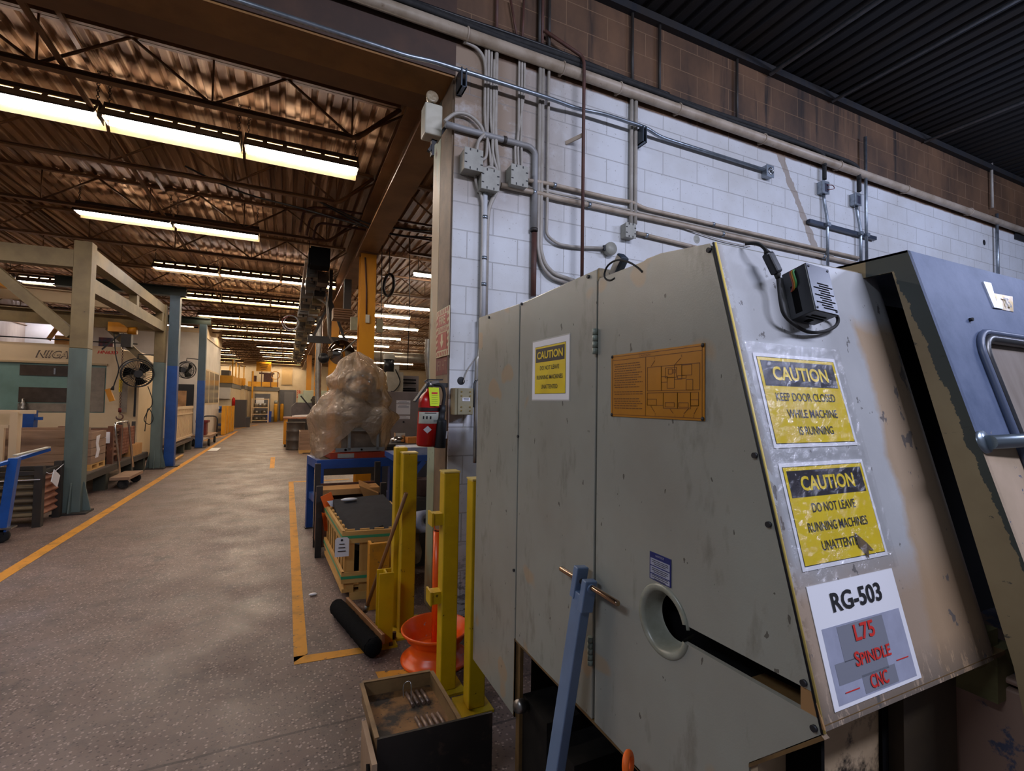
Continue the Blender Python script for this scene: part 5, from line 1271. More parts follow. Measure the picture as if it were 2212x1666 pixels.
link('print', MB().box(tagc.x-.016, tagc.y-.001, tagc.z+.018, tagc.x+.024, tagc.y, tagc.z+.03), 'inkred', tgp)
for k in range(5): link('line', MB().box(tagc.x-.015, tagc.y-.001, tagc.z+.008-.013*k, tagc.x+.026, tagc.y, tagc.z+.0095-.013*k), 'mossleg', tgp)
part('wall_bracket', MB().beam(vt+V((0, .04, .03)), vt+V((.16, .10, .03)), .02, .03), 'darksteel', fe)
# red paint bands on jamb and column
bd_ = thing('red_band', 'faded red painted band round the jamb below the fire sign', 'paint band', (1.02, 3.45, 1.80))
part('band', MB().box(1.0255, WY+.02, 1.80, 1.029, WY+.3, 1.93).box(1.055, 3.632, 1.78, 1.265, 3.641, 2.12), 'redpaint', bd_)
text('lettering', 'FI', bd_, mat('fadedtext', '#8d6f5c', .6), (1.0255, 3.52, 1.87), (0, -1, 0), (0, 0, 1), .08, .07, 0, 0)
text('lettering', 'HT', bd_, 'fadedtext', (1.0255, 3.39, 1.87), (0, -1, 0), (0, 0, 1), .1, .07, 0, 0)
fs = thing('fire_sign', 'weathered striped fire extinguisher sign with a down arrow on the jamb', 'sign', (1.02, 3.42, 1.93))
sx, ya, yb, za, zb = 1.015, 3.575, 3.26, 1.93, 2.285
part('board', MB().box(sx, yb, za, sx+.008, ya, zb), 'glow_sign', fs, bevel=.003)
part('red_field', MB().box(sx-.002, yb+.045, za+.05, sx, ya-.045, za+.175).box(sx-.002, yb+.045, za+.225, sx, ya-.045, zb-.045), 'signred', fs)
sm = MB()
for k in range(7):
    y_ = yb+.02+k*.043
    for z_ in (za+.008, zb-.038): sm.prism([(sx-.001, y_, z_), (sx-.001, y_+.018, z_), (sx-.001, y_+.004, z_+.03), (sx-.001, y_-.014, z_+.03)], (.0008, 0, 0))
for k in range(6):
    z_ = za+.05+k*.045
    for y_ in (yb+.008, ya-.036): sm.prism([(sx-.001, y_, z_), (sx-.001, y_+.028, z_-.012), (sx-.001, y_+.028, z_+.01), (sx-.001, y_, z_+.022)], (.0008, 0, 0))
part('stripes', sm, 'signred', fs)
yc = (ya+yb)/2
part('arrow', MB().prism([(sx-.003, yc-.02, za+.165), (sx-.003, yc+.02, za+.165), (sx-.003, yc+.02, za+.115), (sx-.003, yc+.045, za+.115), (sx-.003, yc, za+.06), (sx-.003, yc-.045, za+.115), (sx-.003, yc-.02, za+.115)], (.0008, 0, 0)), 'glow_sign', fs)
text('lettering', 'FIRE', fs, 'glow_sign', (sx-.0025, yc, zb-.085), (0, -1, 0), (0, 0, 1), .15, .06, .02)
text('lettering', 'EXTINGUISHER', fs, 'signred', (sx-.0005, yc, za+.2), (0, -1, 0), (0, 0, 1), .22, .035, .02)
# ------------------------------------------------------------------ emergency light
em = thing('emergency_light', 'twin-head emergency light unit fixed under the lintel', 'emergency light', (.91, 3.42, 3.5))
p0 = P(934, 262, Y=3.42)
part('battery_box', MB().box(p0.x-.07, 3.36, p0.z-.13, p0.x+.06, 3.48, p0.z+.10), 'lampwhite', em, bevel=.01)
part('lamp_head', MB().lathe(P(934, 210, Y=3.40)+V((0, .03, 0)), (0, -1, .15), [(0, -.03), (.035, -.02), (.045, .02), (.046, .035), (.04, .04), (0, .035)], 20), mat('lensclear', '#8d7a60', .15, c2='#c0b49a', sc=20), em)
part('neck', MB().cyl(P(934, 224, Y=3.41), P(934, 215, Y=3.41), .012, 8), 'black', em)
part('bracket', MB().beam((p0.x-.02, 3.44, p0.z-.22), (1.03, 3.44, p0.z+.02), .03, .02).box(p0.x+.0, 3.42, p0.z-.25, p0.x+.02, 3.46, p0.z-.13), 'black', em)
# ------------------------------------------------------------------ pipes, conduits and boxes on the block wall
def W(px, py, off=.03): return P(px, py, Y=WY-off)
def pipe(label, pts, r, m, name='conduit', off=.03, rad=.05, cat='conduit', straps=(), n=8, strapm='galv', group=None, smooth=False):
    q = [p if isinstance(p, V) else W(p[0], p[1], p[2] if len(p) > 2 else off) for p in pts]
    for i in range(len(q)-1):           # straighten nearly plumb / level runs
        a, b = q[i], q[i+1]
        if abs(b.x-a.x) < .04 and abs(b.z-a.z) > .2: b.x = a.x
        if abs(b.z-a.z) < .03 and abs(b.x-a.x) > .3: b.z = a.z
    path = smoothpath(q, 8) if smooth else bend(q, rad)
    if not straps: return solo(name, label, cat, MB().tube(path, r, n), m, group)
    xs = [p.x for p in path]; zs = [p.z for p in path]
    t = thing(name, label, cat, ((min(xs)+max(xs))/2, WY-off, min(zs)), group)
    part('tube', MB().tube(path, r, n), m, t)
    for s in straps:
        c = W(s[0], s[1], off); k = min(range(len(path)-1), key=lambda i: ((path[i]+path[i+1])/2-c).length)
        d = (path[k+1]-path[k]).normalized(); L = path[k+1]-path[k]
        tt = max(0, min(1, (c-path[k]).dot(L)/max(1e-9, L.dot(L)))); c = path[k]+L*tt
        part('strap', MB().tube([c-d*.012, c+d*.012], r*1.25, 8).obox(c+V((0, off/2, 0)), d*.012, d.cross(V((0, 1, 0)))*r*.5, (0, off/2, 0)), strapm, t)
    return t
def jbox(label, px, py, w, h, d=.09, m='boxgrey', screws=8, name='junction_box', tilt=0):
    c = W(px, py, d); t = thing(name, label, 'junction box', (c.x, WY, c.z-h/2))
    ang = tilt
    u = V((math.cos(ang), 0, math.sin(ang))); v = V((-math.sin(ang), 0, math.cos(ang)))
    part('body', MB().obox((c.x, WY-d/2, c.z), u*w/2, v*h/2, (0, d/2, 0)), m, t, bevel=.006)
    part('cover', MB().obox((c.x, WY-d-.003, c.z), u*(w/2+.004), v*(h/2+.004), (0, .004, 0)), m, t, bevel=.003)
    if screws:
        for k in range(8):
            a = [(-1, .45), (-1, -.45), (1, .45), (1, -.45), (.45, 1), (-.45, 1), (.45, -1), (-.45, -1)][k]
            q = V((c.x, WY-d-.008, c.z))+u*a[0]*w*.44+v*a[1]*h*.44
            part('screw', MB().obox(q, u*(.008 if abs(a[0]) == 1 else .0035), v*(.0035 if abs(a[0]) == 1 else .008), (0, .002, 0)), 'ink', t)
    return t
# main header pipe and black cables over it
hd = thing('header_pipe', 'thick tan painted pipe running the whole length of the block wall', 'pipe', (5, WY-.06, 4.2))
part('tube', MB().tube([(-2.5, WY-.06, 4.255), (14.5, WY-.06, 4.255)], .042, 12), 'pipepaint', hd)
for x in (1.1, 1.9, 2.45, 3.1, 4.2, 5.4, 6.7, 8.2, 9.8):
    part('hanger_clip', MB().torus((x, WY-.06, 4.255), (1, 0, 0), .046, .006, 16, 5).box(x-.012, WY-.02, 4.22, x+.012, WY, 4.34), 'pipepaint', hd)
jig = lambda x, s: V((x, WY-.06-.012*math.sin(3*x+s), 4.325+.014*math.sin(2.1*x+s*2)+.012*s))
e1 = W(1781, 388, .05); e2 = W(1856, 414, .05)
pipe('black flexible cable along the header pipe, dropping into the nearer open box', [jig(-1.5+.35*k, 0) for k in range(int((e1.x+1.3)/.35))]+[V((e1.x-.12, WY-.07, 4.31)), V((e1.x-.02, WY-.06, 4.22)), V((e1.x, WY-.05, e1.z+.15)), e1], .022, 'rubber', 'cable', cat='cable', smooth=True)
pipe('black flexible cable along the header pipe, dropping into the farther open box', [jig(-1.2+.35*k, 1.4) for k in range(int((e2.x+1.0)/.35))]+[V((e2.x-.14, WY-.08, 4.31)), V((e2.x-.02, WY-.06, 4.2)), V((e2.x, WY-.05, e2.z+.15)), e2], .022, 'rubber', 'cable', cat='cable', smooth=True)
pipe('thin black cable lying loosely over the header pipe', [jig(-1.8+.4*k, 2.6) for k in range(13)], .012, 'black', 'cable', cat='cable', smooth=True)
# bright galvanised conduit from lintel to the square socket box
gcd = pipe('bright galvanised conduit sloping along the wall from the lintel to a square box', [V((-2.6, WY-.10, W(984, 150, .10).z+.02)), V((W(884, 122, .10).x, WY-.10, W(884, 122, .10).z)), (930, 131, .10), (1000, 153, .10), (1195, 209, .10), (1250, 236, .06), (1300, 245, .09), (1395, 277, .09), (1425, 296, .04), (1650, 362, .04)], .016, 'galv', rad=.12, name='galvanised_conduit')
for px, py, off, lab in ((1001, 158, .10, 1), (1390, 282, .09, 2)):
    c = W(px, py, off)
    part('stand_off_bracket', MB().box(c.x-.022, WY-off-.02, c.z-.11, c.x-.012, WY, c.z+.03).box(c.x+.012, WY-off-.02, c.z-.11, c.x+.022, WY, c.z+.03).box(c.x-.022, WY-.006, c.z-.11, c.x+.022, WY, c.z+.03).box(c.x-.022, WY-off-.02, c.z-.11, c.x+.022, WY-.02, c.z-.104), mat('bracketsteel', '#5d6670', .35, .8), gcd)
sb2 = jbox('square steel socket box with a round face at the end of the galvanised conduit', 1663, 370, .10, .115, .06, 'galv', 0, 'socket_box')
c = W(1665, 370, .066); part('socket_ring', MB().torus((c.x, WY-.068, c.z), (0, 1, 0), .032, .006, 20, 6).cyl((c.x, WY-.07, c.z), (c.x, WY-.062, c.z), .018, 12), 'chrome', sb2)
# grey pipe from the jamb
pipe('grey pipe from the jamb, bending down and turning rusty behind the lathe', [(962, 268), (1000, 279), (1145, 316), (1156, 330), (1154, 500)], .024, mat('pipegrey', '#8f8f90', .45, c2='#83807c', sc=4), straps=((1090, 305), (1155, 497)), strapm='darksteel', rad=.07, n=10)
pipe('rusty lower length of the bent pipe, behind the lathe', [(1154, 503), (1150, 640)], .022, 'rod')
# brown rod standing off the wall
rd = pipe('rusty vertical rod standing off the wall with a slanted arm at its top', [(1176, 66, .05), (1257, 121, .10), (1262, 135, .12), (1249, 600, .12)], .014, 'rod', name='steel_rod', rad=.03)
c = W(1247, 290, .10); c.x = W(1262, 135, .12).x; part('tie_bracket', MB().beam((c.x, WY-.11, c.z), (c.x-.09, WY-.0, c.z-.035), .012, .03), 'pipepaint', rd)
# bundle of flexible conduits left
bnd = [(((1050, 100), (1052, 250), (1058, 330), (1060, 372)), 'nearest the jamb'), (((1056, 97), (1060, 240), (1047, 300), (1050, 338), (1040, 346)), 'second from the jamb'), (((1062, 110), (1066, 250), (1064, 300), (1068, 366)), 'third from the jamb'), (((1068, 130), (1070, 260), (1074, 330), (1076, 372)), 'fourth from the jamb')]
for k, (pts, w_) in enumerate(bnd):
    pipe('thin painted flexible conduit in the bundle dropping to the corner boxes, %s' % w_, pts, .011, 'condpaint', 'flexible_conduit', smooth=True, off=.025+.006*(k % 2))
pipe('curved armoured cable arching over from the jamb to the corner boxes', [(960, 262), (985, 245), (1015, 250), (1040, 275), (1046, 300)], .013, 'condpaint', 'armoured_cable', smooth=True, off=.04)
pipe('looping cables leaving the stone-coloured header by the jamb corner', [(1002, 90), (1030, 105), (1046, 130), (1050, 175)], .012, 'condpaint', 'cable', smooth=True, off=.03, cat='cable')
pipe('short armoured cable curling into the first corner box', [(1046, 290), (1034, 305), (1030, 325)], .012, 'condpaint', 'armoured_cable', smooth=True, off=.05)
pipe('tall painted conduit passing beside the corner boxes and sweeping down the wall', [(1073, 105), (1079, 180), (1080, 300), (1080, 385), (1074, 410), (1056, 448), (1053, 480), (1047, 700)], .016, 'condpaint', rad=.1)
pipe('straight white conduit below the second corner box', [(1048, 412), (1047, 560), (1045, 690)], .02, mat('condwhite', '#c9ccd0', .4), straps=((1047, 470), (1046, 558), (1045, 615)), rad=.02)
pipe('armoured cable curving down from the first corner box', [(1026, 378), (1030, 400), (1041, 430), (1042, 480), (1039, 690)], .012, 'condpaint', 'armoured_cable', smooth=True)
jbox('upper grey junction box nearest the jamb, of the corner pair', 1023, 345, .135, .15, .11)
jbox('lower grey junction box of the corner pair, on the white conduit', 1059, 388, .135, .15, .10)
pipe('arched conduit over the lower corner box', [(1040, 366), (1062, 362), (1078, 378), (1077, 404)], .014, 'condpaint', 'armoured_cable', smooth=True, off=.03)
for k, (a, b, c_) in enumerate(((1122, 1119, 1113), (1128, 1124, 1119), (1133, 1122, 1126))):
    pipe('thin cable to the third grey box, %s strand' % ['first', 'second', 'last'][k], [(a, 118), (b, 200), (b-4, 300), (c_, 318), (c_+1, 364)], .010, 'condpaint', 'cable', smooth=True, off=.025, cat='cable')
jbox('third grey junction box, alone between the bent pipe and the cables', 1122, 380, .135, .15, .10)
for k, (x0_, x1_) in enumerate(((1167, 1167), (1173, 1172), (1186, 1180))):
    pts = [(x0_, 138), (x1_, 300), (x1_, 490)]
    if k == 0: pts = [(x0_, 138), (x1_, 540), (1170, 575), (1190, 600), (1230, 613)]
    if k == 1: pts = [(x0_, 138), (x1_, 540), (1176, 570), (1196, 592), (1240, 606)]
    if k == 2: pts = [(x0_, 138), (1184, 230), (1177, 330), (1172, 480), (1180, 508), (1205, 528), (1245, 534), (1302, 536)]
    pipe(['vertical conduit of the close pair, sweeping lowest behind the lathe', 'second vertical conduit of the close pair, sweeping behind the lathe', 'painted conduit curving across to the round cover box'][k], pts, [.014, .016, .012][k], 'condpaint', rad=.12)
rb = W(1312, 541, .0)
rbx = thing('round_box', 'round painted cover box on the wall above the black adapter', 'junction box', (rb.x, WY, rb.z))
part('drum', MB().lathe((rb.x, WY, rb.z), (0, -1, 0), [(.05, 0), (.055, .05), (.052, .062), (0, .064)], 24), 'boxgrey', rbx)
part('clip', MB().box(rb.x-.07, WY-.05, rb.z-.02, rb.x-.05, WY-.03, rb.z+.02), 'ink', rbx)
for k, x in enumerate((1363, 1372)):
    pipe(['first', 'second'][k]+' of the twin vertical conduits in mid wall', [(x+1.5, 205), (x, 350), (x-2, 484)], .016 if k == 0 else .018, 'condpaint')
jbox('small painted box below the twin conduits', 1362, 498, .10, .12, .07)
pipe('brownish conduit leaving the small painted box toward the lathe top', [(1375, 503), (1560, 548)], .016, 'pipepaint', straps=((1396, 511),))
pipe('upper long conduit of the horizontal run across the wall', [(1140, 390), (1180, 396), (1330, 434), (1366, 437), (1390, 450), (1790, 546), (1860, 562)], .017, 'pipepaint', rad=.1, straps=((1200, 402), (1540, 487)))
pipe('thickest conduit of the horizontal run across the wall', [(1082, 400), (1168, 416), (1200, 428), (1250, 438), (1360, 460), (1390, 468), (1790, 562), (1860, 577)], .021, 'pipepaint', rad=.1, straps=((1150, 410), (1280, 443), (1560, 508), (1700, 540)))
pipe('thin conduit between the two long horizontal runs', [(1130, 402), (1230, 422), (1420, 462), (1800, 552)], .009, 'condpaint')
pipe('slack wire under the horizontal run', [(1190, 430), (1260, 448), (1340, 458), (1400, 472), (1440, 480), (1480, 494), (1560, 520), (1620, 533)], .005, 'condpaint', 'wire', smooth=True, cat='wire', off=.02)
# right hand open boxes, conduits, strut
for k, (px, py) in enumerate(((1783, 405), (1853, 431))):
    t = jbox(['open steel box with loose coloured wires, nearer of the pair', 'open steel box on the wall, farther of the pair'][k], px, py, .11, .13, .06, 'galv', 0, 'open_box')
    c = W(px, py, .065)
    part('inside', MB().box(c.x-.01, WY-.068, c.z-.045, c.x+.045, WY-.062, c.z+.045), mat('deepnavy', '#1a1d35', .6), t)
    if k == 0:
        part('loose_wire', MB().tube(smoothpath([(c.x+.02, WY-.07, c.z+.03), (c.x+.07, WY-.10, c.z+.02), (c.x+.09, WY-.10, c.z-.01), (c.x+.03, WY-.07, c.z-.02)]), .004, 5), 'redpaint', t, 'red loose wire')
pipe('bright conduit dropping from the nearer open box behind the lathe', [(1779, 421, .03), (1781, 440, .03), (1787, 470, .05), (1788, 600, .05)], .016, 'galv', rad=.1)
pipe('bright conduit dropping from the farther open box behind the lathe', [(1850, 447, .03), (1853, 465, .03), (1859, 495, .05), (1860, 600, .05)], .016, 'galv', rad=.1)
pipe('tall bright conduit rising past the header pipe beside the steel strut', [(1869, 296, .06), (1871, 420, .06), (1872, 600, .06)], .017, 'galv', rad=.02)
a, b = W(1746, 478, .03), W(1890, 518, .03); b.z = a.z
stt = thing('steel_strut', 'dark steel channel strut clamping the three bright conduits', 'strut', ((a.x+b.x)/2, WY-.03, a.z))
part('channel', MB().beam(a, b, .04, .04), mat('strutsteel', '#3c4452', .4, .6), stt)
for px, py in ((1787, 487), (1858, 509), (1872, 513)):
    c = W(px, py, .06); part('clamp', MB().box(c.x-.026, WY-.085, a.z-.018, c.x+.026, WY-.045, a.z+.018), 'galv', stt)
pipe('bright conduit far along the wall, lower piece', [(2153, 462, .05), (2155, 640, .05)], .02, 'galv')
pipe('dull conduit far along the wall, upper piece under the dark roof', [(2141, 330, .04), (2144, 450, .04)], .018, 'condpaint')
for i, (px, m_) in enumerate(((1072, 'rod'), (1165, 'darksteel'), (1171, 'rod'), (1186, 'darksteel'), (1366, 'darksteel'), (1425, 'darksteel'), (1592, 'darksteel'))):
    p = W(px, 100, .03)
    solo('riser_rod', 'dark riser on the sooty blocks, %s along from the opening' % ['first', 'second', 'third', 'fourth', 'fifth', 'sixth', 'seventh'][i], 'rod', MB().cyl((p.x, WY-.03, 4.33), (p.x, WY-.03, 5.0), .013, 8), m_)
for i, (a_, b_) in enumerate((((1103, 0), (1118, 88)), ((1132, 0), (1128, 92)))):
    solo('riser_wire', ['slanting thin tan riser near the opening corner', 'upright thin tan riser near the opening corner'][i], 'wire', MB().tube([W(*a_), W(*b_)], .009, 6), 'rod')
for i, p in enumerate(((1505, 517), (2126, 524))):
    c = W(*p, 0); solo('wall_hole', ['small dark hole plate in the white wall above the lathe', 'small dark hole far along the white wall'][i], 'hole plate', MB().lathe((c.x, WY, c.z), (0, -1, 0), [(0, .003), (.018, .003), (.02, .001), (.035, .002), (.04, 0)], 16), 'boxgrey' if i == 0 else 'ink')
v1, v2 = W(2190, 495, 0), W(2260, 540, 0)
struct('window_2', MB().box(v1.x, WY-.02, v2.z, v2.x, WY-.002, v1.z), 'ink', 'dark opening at the far end of the white wall')
# beige box with paper label and its flex near the lathe
bb = thing('beige_box', 'beige electrical box with a white label beside the fire extinguisher', 'electrical box', (1.13, 3.24, 1.5))
p1, p2 = P(990, 838, Y=3.19), P(1022, 897, Y=3.19)
part('body', MB().box(p1.x-.02, 3.20, p2.z, p2.x, WY, p1.z), 'beigebox', bb, bevel=.004)
part('cover', MB().box(p1.x, 3.19, p2.z+.004, p2.x-.002, 3.20, p1.z-.004), 'beigebox', bb)
s = MB()
for fx in (.22, .78):
    for fz in (.86, .71, .3, .16):
        x = p1.x+(p2.x-p1.x)*fx; z = p2.z+(p1.z-p2.z)*fz
        s.cyl((x, 3.186, z), (x, 3.191, z), .006, 8)
part('screw_heads', s, 'brass', bb)
xm = (p1.x+p2.x)/2; zm = p2.z+(p1.z-p2.z)*.58
lb = part('label', MB().box(xm-.025, 3.187, zm-.012, xm+.03, 3.19, zm+.012), 'paper', bb, 'white label')
link('line', MB().box(xm-.018, 3.1862, zm+.002, xm+.022, 3.187, zm+.006).box(xm-.016, 3.1862, zm-.006, xm+.02, 3.187, zm-.003), 'ink', lb)
pipe('thin grey wire slanting to the knocked-out hole above the beige box', [(1030, 770), (1010, 800), (1001, 826)], .004, 'condpaint', 'wire', smooth=True, cat='wire', off=.02)
c = W(996, 823, 0)
solo('knockout_hole', 'ragged dark hole in the wall just above the beige box', 'hole plate', MB().lathe((c.x, WY, c.z), (0, -1, 0), [(0, .002), (.02, .003), (.03, .0)], 14), 'ink')
pipe('silver armoured conduit descending between the beige box and the lathe', [(1036, 690, .04), (1033, 760, .04), (1029, 800, .05), (1028, 1000, .05)], .013, 'galvduct', 'armoured_conduit', smooth=True)
pipe('dark cable coming out beside the beige box', [(1034, 820, .05), (1026, 826, .06), (1024, 850, .07), (1023, 880, .06)], .008, 'black', 'cable', smooth=True, cat='cable')
# ceiling wiring in the hall by the girder
for i, pts in enumerate((((.2, 6.9, 4.3), (.5, 6.95, 4.22), (1.0, 7.0, 4.1), (1.6, 7.0, 4.12), (2.4, 7.0, 4.2)), ((.3, 7.05, 4.32), (.8, 7.05, 4.12), (1.3, 7.05, 4.02), (2.4, 7.05, 4.12)), ((-1.2, 6.9, 4.4), (-.6, 6.9, 4.2), (.1, 6.95, 4.14), (.9, 7.0, 4.05)))):
    solo('slung_cable', ['slack black cable slung under the girder toward the far bay', 'second slack cable slung under the girder', 'slack cable slung from the joists toward the girder'][i], 'cable', MB().tube(smoothpath(pts), .012, 5), 'black')
solo('bent_conduits', 'group of bent conduits over the bus duct end', 'conduit', MB().tube(bend([(.1, 8.0, 4.15), (.15, 8.0, 4.55), (.5, 8.0, 4.6), (2.5, 8.0, 4.6)], .15), .02, 6).tube(bend([(.2, 8.1, 4.15), (.25, 8.1, 4.5), (.6, 8.1, 4.5), (2.5, 8.1, 4.5)], .15), .02, 6).tube(bend([(.3, 8.2, 4.15), (.35, 8.2, 4.42), (.7, 8.2, 4.42), (2.5, 8.2, 4.42)], .15), .02, 6), 'rod')
# ------------------------------------------------------------------ the lathe in the foreground
SX = .88
NP = (0, 1, -.254); CP = .3078
def S(px, py): return P(px, py, X=SX)
def FP(px, py): return PP(px, py, NP, CP)
def fy(z): return CP+.254*z            # sloping front: y at height z
lm = thing('cnc_lathe', 'big grey turning lathe cabinet with sloping worn front, filling the near side', 'lathe', (1.8, 1.4, 0))
# --- end wall panels (facing the aisle)
def side(pts, th=.012, x=SX): return MB().prism([(x, y, z) for y, z in pts], (th, 0, 0))
part('rear_panel', side([(2.315, .318), (1.835, .318), (1.835, 2.022), (2.315, 2.036)]), 'machine_grey', lm, bevel=.003)
part('rear_return', MB().box(SX+.012, 2.303, .32, 1.6, 2.315, 2.03).box(SX, 1.828, .318, SX+.03, 1.834, .63), mat('edgebrown', '#6e5430', .6, c2='#4a3820', sc=9), lm, 'brown bare edge')
mp = part('middle_panel', side([(1.827, .626), (1.277, .630), (1.269, 2.030), (1.827, 2.020)]), 'machine_grey', lm, bevel=.003)
# keyhole panel: outline with the bar hole and the slot cut to the front edge
rc = V((.968, 1.055)); R0 = .062
zsU, zsL = 1.083, 1.041
fT, fB = 1.978, 1.02
out = [(1.262, .632), (1.262, 1.996), (1.05, 1.996), (1.035, 2.0), (.98, 2.0), (fy(1.99)+.004, 1.978)]
su = (fy(1.085)-.0, 1.085); sl = (fy(1.043)-.0, 1.043)
a0 = math.atan2(1.077-rc.y, .895-rc.x); a1 = math.atan2(1.033-rc.y, .895-rc.x)
RH = .0755
pu = (rc.x-RH*.96, rc.y+RH*.28); plw = (rc.x-RH*.96, rc.y-RH*.28)
circ = [(rc.x+RH*math.cos(t), rc.y+RH*math.sin(t)) for t in [math.pi-.285-i*(2*math.pi-.57)/30 for i in range(31)]]
keyhole = out+[su]+circ+[sl, (.566, 1.020), (.716, .872), (.722, .60), (1.123, .63)]
part('front_panel', side(keyhole), 'machine_grey', lm)
part('panel_edge', MB().prism([(SX-.001, .566, 1.018), (SX-.001, .716, .87), (SX-.001, .716, .862), (SX-.001, .56, 1.014)], (.014, 0, 0)).box(SX, 1.0, .622, SX+.012, 1.827, .63).box(SX, 1.828, .318, SX+.004, 1.838, .63), 'edgebrown', lm)
ring = MB().lathe((SX, rc.x, rc.y), (-1, 0, 0), [(.058, -.05), (.062, -.045), (.070, -.004), (.074, .004), (.086, .005), (.090, .0), (.090, -.002)], 48)
ring.f = [f for f in ring.f if not (all(ring.v[i].y < rc.x-.05 and abs(ring.v[i].z-rc.y) < .024 for i in f))]; ring.sm = [True]*len(ring.f)
part('bar_ring', ring, mat('ringgreen', '#94968a', .3, c2='#7d7f70', sc=14, chip='#4a4032', csc=18, clo=.66, chi=.7), lm, 'recessed pale ring of the bar opening')
part('slot_dark_backing', MB().box(SX+.09, .625, .70, SX+.10, 1.23, 1.2).box(SX+.012, .60, .69, SX+.1, 1.23, .70), 'blackmatte', lm)  # black backing that paints the darkness inside the slot and bar hole
part('slot_bracket', MB().prism([(SX+.002, .606, 1.098), (SX+.002, .588, 1.098), (SX+.002, .562, 1.028), (SX+.002, .606, 1.028)], (.004, 0, 0)), mat('brackettan', '#96724a', .5), lm)
def bolt(px, py, r=.008, X=SX): 
    c = P(px, py, X=X); return MB().cyl(c+V((-.006, 0, 0)), c+V((.002, 0, 0)), r, 10)
for p in ((1533, 541), (1632, 984), (1662, 1133), (1738, 1475), (1760, 1573), (1057, 686), (1128, 657), (1272, 598), (1120, 943), (1111, 1232)):
    part('bolt', bolt(*p, r=.006), 'ink', lm)
def hinge(px, pyt, pyb, n=4):
    a, b = S(px, pyt), S(px, pyb); t = MB(); L = (b-a)/n
    for k in range(n): t.cyl(a+L*(k+.06)+V((-.006, 0, 0)), a+L*(k+.94)+V((-.006, 0, 0)), .0085, 10)
    part('hinge', t, mat('hingepale', '#8d9a90', .4, c2='#6f7468', sc=20), lm)
hinge(1289, 710, 766); hinge(1278.5, 1374, 1437, 5)
# top cover seen at the notch
part('notch_bracket', MB().box(SX+.012, 1.0, 1.93, SX+.05, 1.262, 2.0).box(SX+.0, 1.258, 1.99, SX+.2, 1.268, 2.03), mat('notchbrown', '#57503f', .6, c2='#8a7448', sc=25), lm)
# --- sloping front with rounded outer edge
def front(i, j):
    z = fB+(fT-fB)*j
    x0, x1, r = SX+.001, 1.50, .075
    L1 = x1-x0; L2 = r*math.pi/2; L3 = .12; s = i*(L1+L2+L3)
    if s < L1: return V((x0+s, fy(z), z))
    if s < L1+L2:
        a = (s-L1)/r; return V((x1+r*math.sin(a), fy(z)+r*(1-math.cos(a)), z))
    return V((x1+r, fy(z)+r+(s-L1-L2), z))
part('sloping_front', MB().grid(front, 60, 24), 'machine_front', lm)
part('front_edge', MB().tube([(SX+.002, fy(1.02), 1.02), (SX+.002, fy(fT), fT)], .0025, 6), 'ink', lm)
part('edge_trim', MB().tube([(SX+.006, fy(1.02)-.002, 1.02), (SX+.006, fy(fT)-.002, fT)], .003, 6), 'paleyellow', lm)
part('front_underside', MB().prism([(SX+.005, fy(1.02)+.002, 1.02), (1.57, fy(1.02)+.002, 1.02), (1.57, .75, 1.005), (SX+.005, .75, 1.005)], (0, 0, .01)), 'edgebrown', lm)
part('top_cover', MB().prism([(SX+.012, fy(fT)+.004, 1.974), (1.44, fy(fT)+.004, 1.974), (1.44, 1.262, 1.985), (SX+.05, 1.262, 1.985)], (0, 0, .008)).box(SX+.012, 1.27, 2.0, 2.9, 2.31, 2.015), 'machine_grey', lm)
# --- body behind, base below
part('core', MB().box(1.05, .92, .64, 2.9, 2.29, 1.94).box(1.15, 1.0, .10, 2.9, 2.2, .64), 'blackmatte', lm)
bp = MB().box(SX+.006, .70, 0, 1.62, .76, 1.004)
part('base', bp, 'base_grimy', lm)
part('base_seam', MB().box(1.30, .692, 0, 1.325, .70, 1.0), 'blackmatte', lm)
part('inner_cover', MB().box(1.325, .66, 0, 1.56, .70, .985), mat('covergreen', '#3a2f1e', .6, c2='#2a2218', sc=6), lm)
part('chip_tray', MB().prism([(1.60, .50, .93), (2.7, .46, .95), (2.7, .46, .0), (1.62, .50, .0)], (0, .3, 0)).box(1.6, .47, .94, 2.7, .8, .955), mat('traypink', '#94796a', .5, c2='#86705f', sc=3, chip='#4b5166', csc=4, clo=.55, chi=.58), lm, bevel=.006)
part('tray_dark_edge', MB().beam((1.585, .492, .955), (2.7, .452, .975), .03, .02).box(1.575, .48, 0, 1.60, .52, .955), 'blackmatte', lm)
part('post_piece', MB().box(1.50, .60, .98, 1.62, .64, 1.06).box(1.56, .58, .9, 1.66, .66, 1.02), mat('mosspaint', '#6f6a44', .55, c2='#4a4a2c', sc=8), lm)
part('coolant_smear', MB().grid(lambda i, j: V((1.02+.14*i, .694, .70+.09*j+.02*math.sin(5*i))), 8, 6), mat('smearblue', '#1d2c44', .3), lm)
# leveling foot and block
part('leveling_block', MB().box(.905, 1.60, .0, 1.05, 1.80, .42).box(.93, 1.45, .02, 1.15, 1.6, .36), 'greasyblack', lm)
part('leveling_bolt', MB().lathe((.90, 1.76, .40), (-.9, -.3, .25), [(0, .055), (.022, .055), (.026, .045), (.026, .02), (.02, .015), (.02, -.02)], 16), 'steel', lm)
part('rear_leg', MB().box(.89, 1.80, 0, .905, 1.832, .63), 'edgebrown', lm)
part('frame_legs', MB().box(1.0, .95, 0, 1.15, 1.2, .64), 'blackmatte', lm)
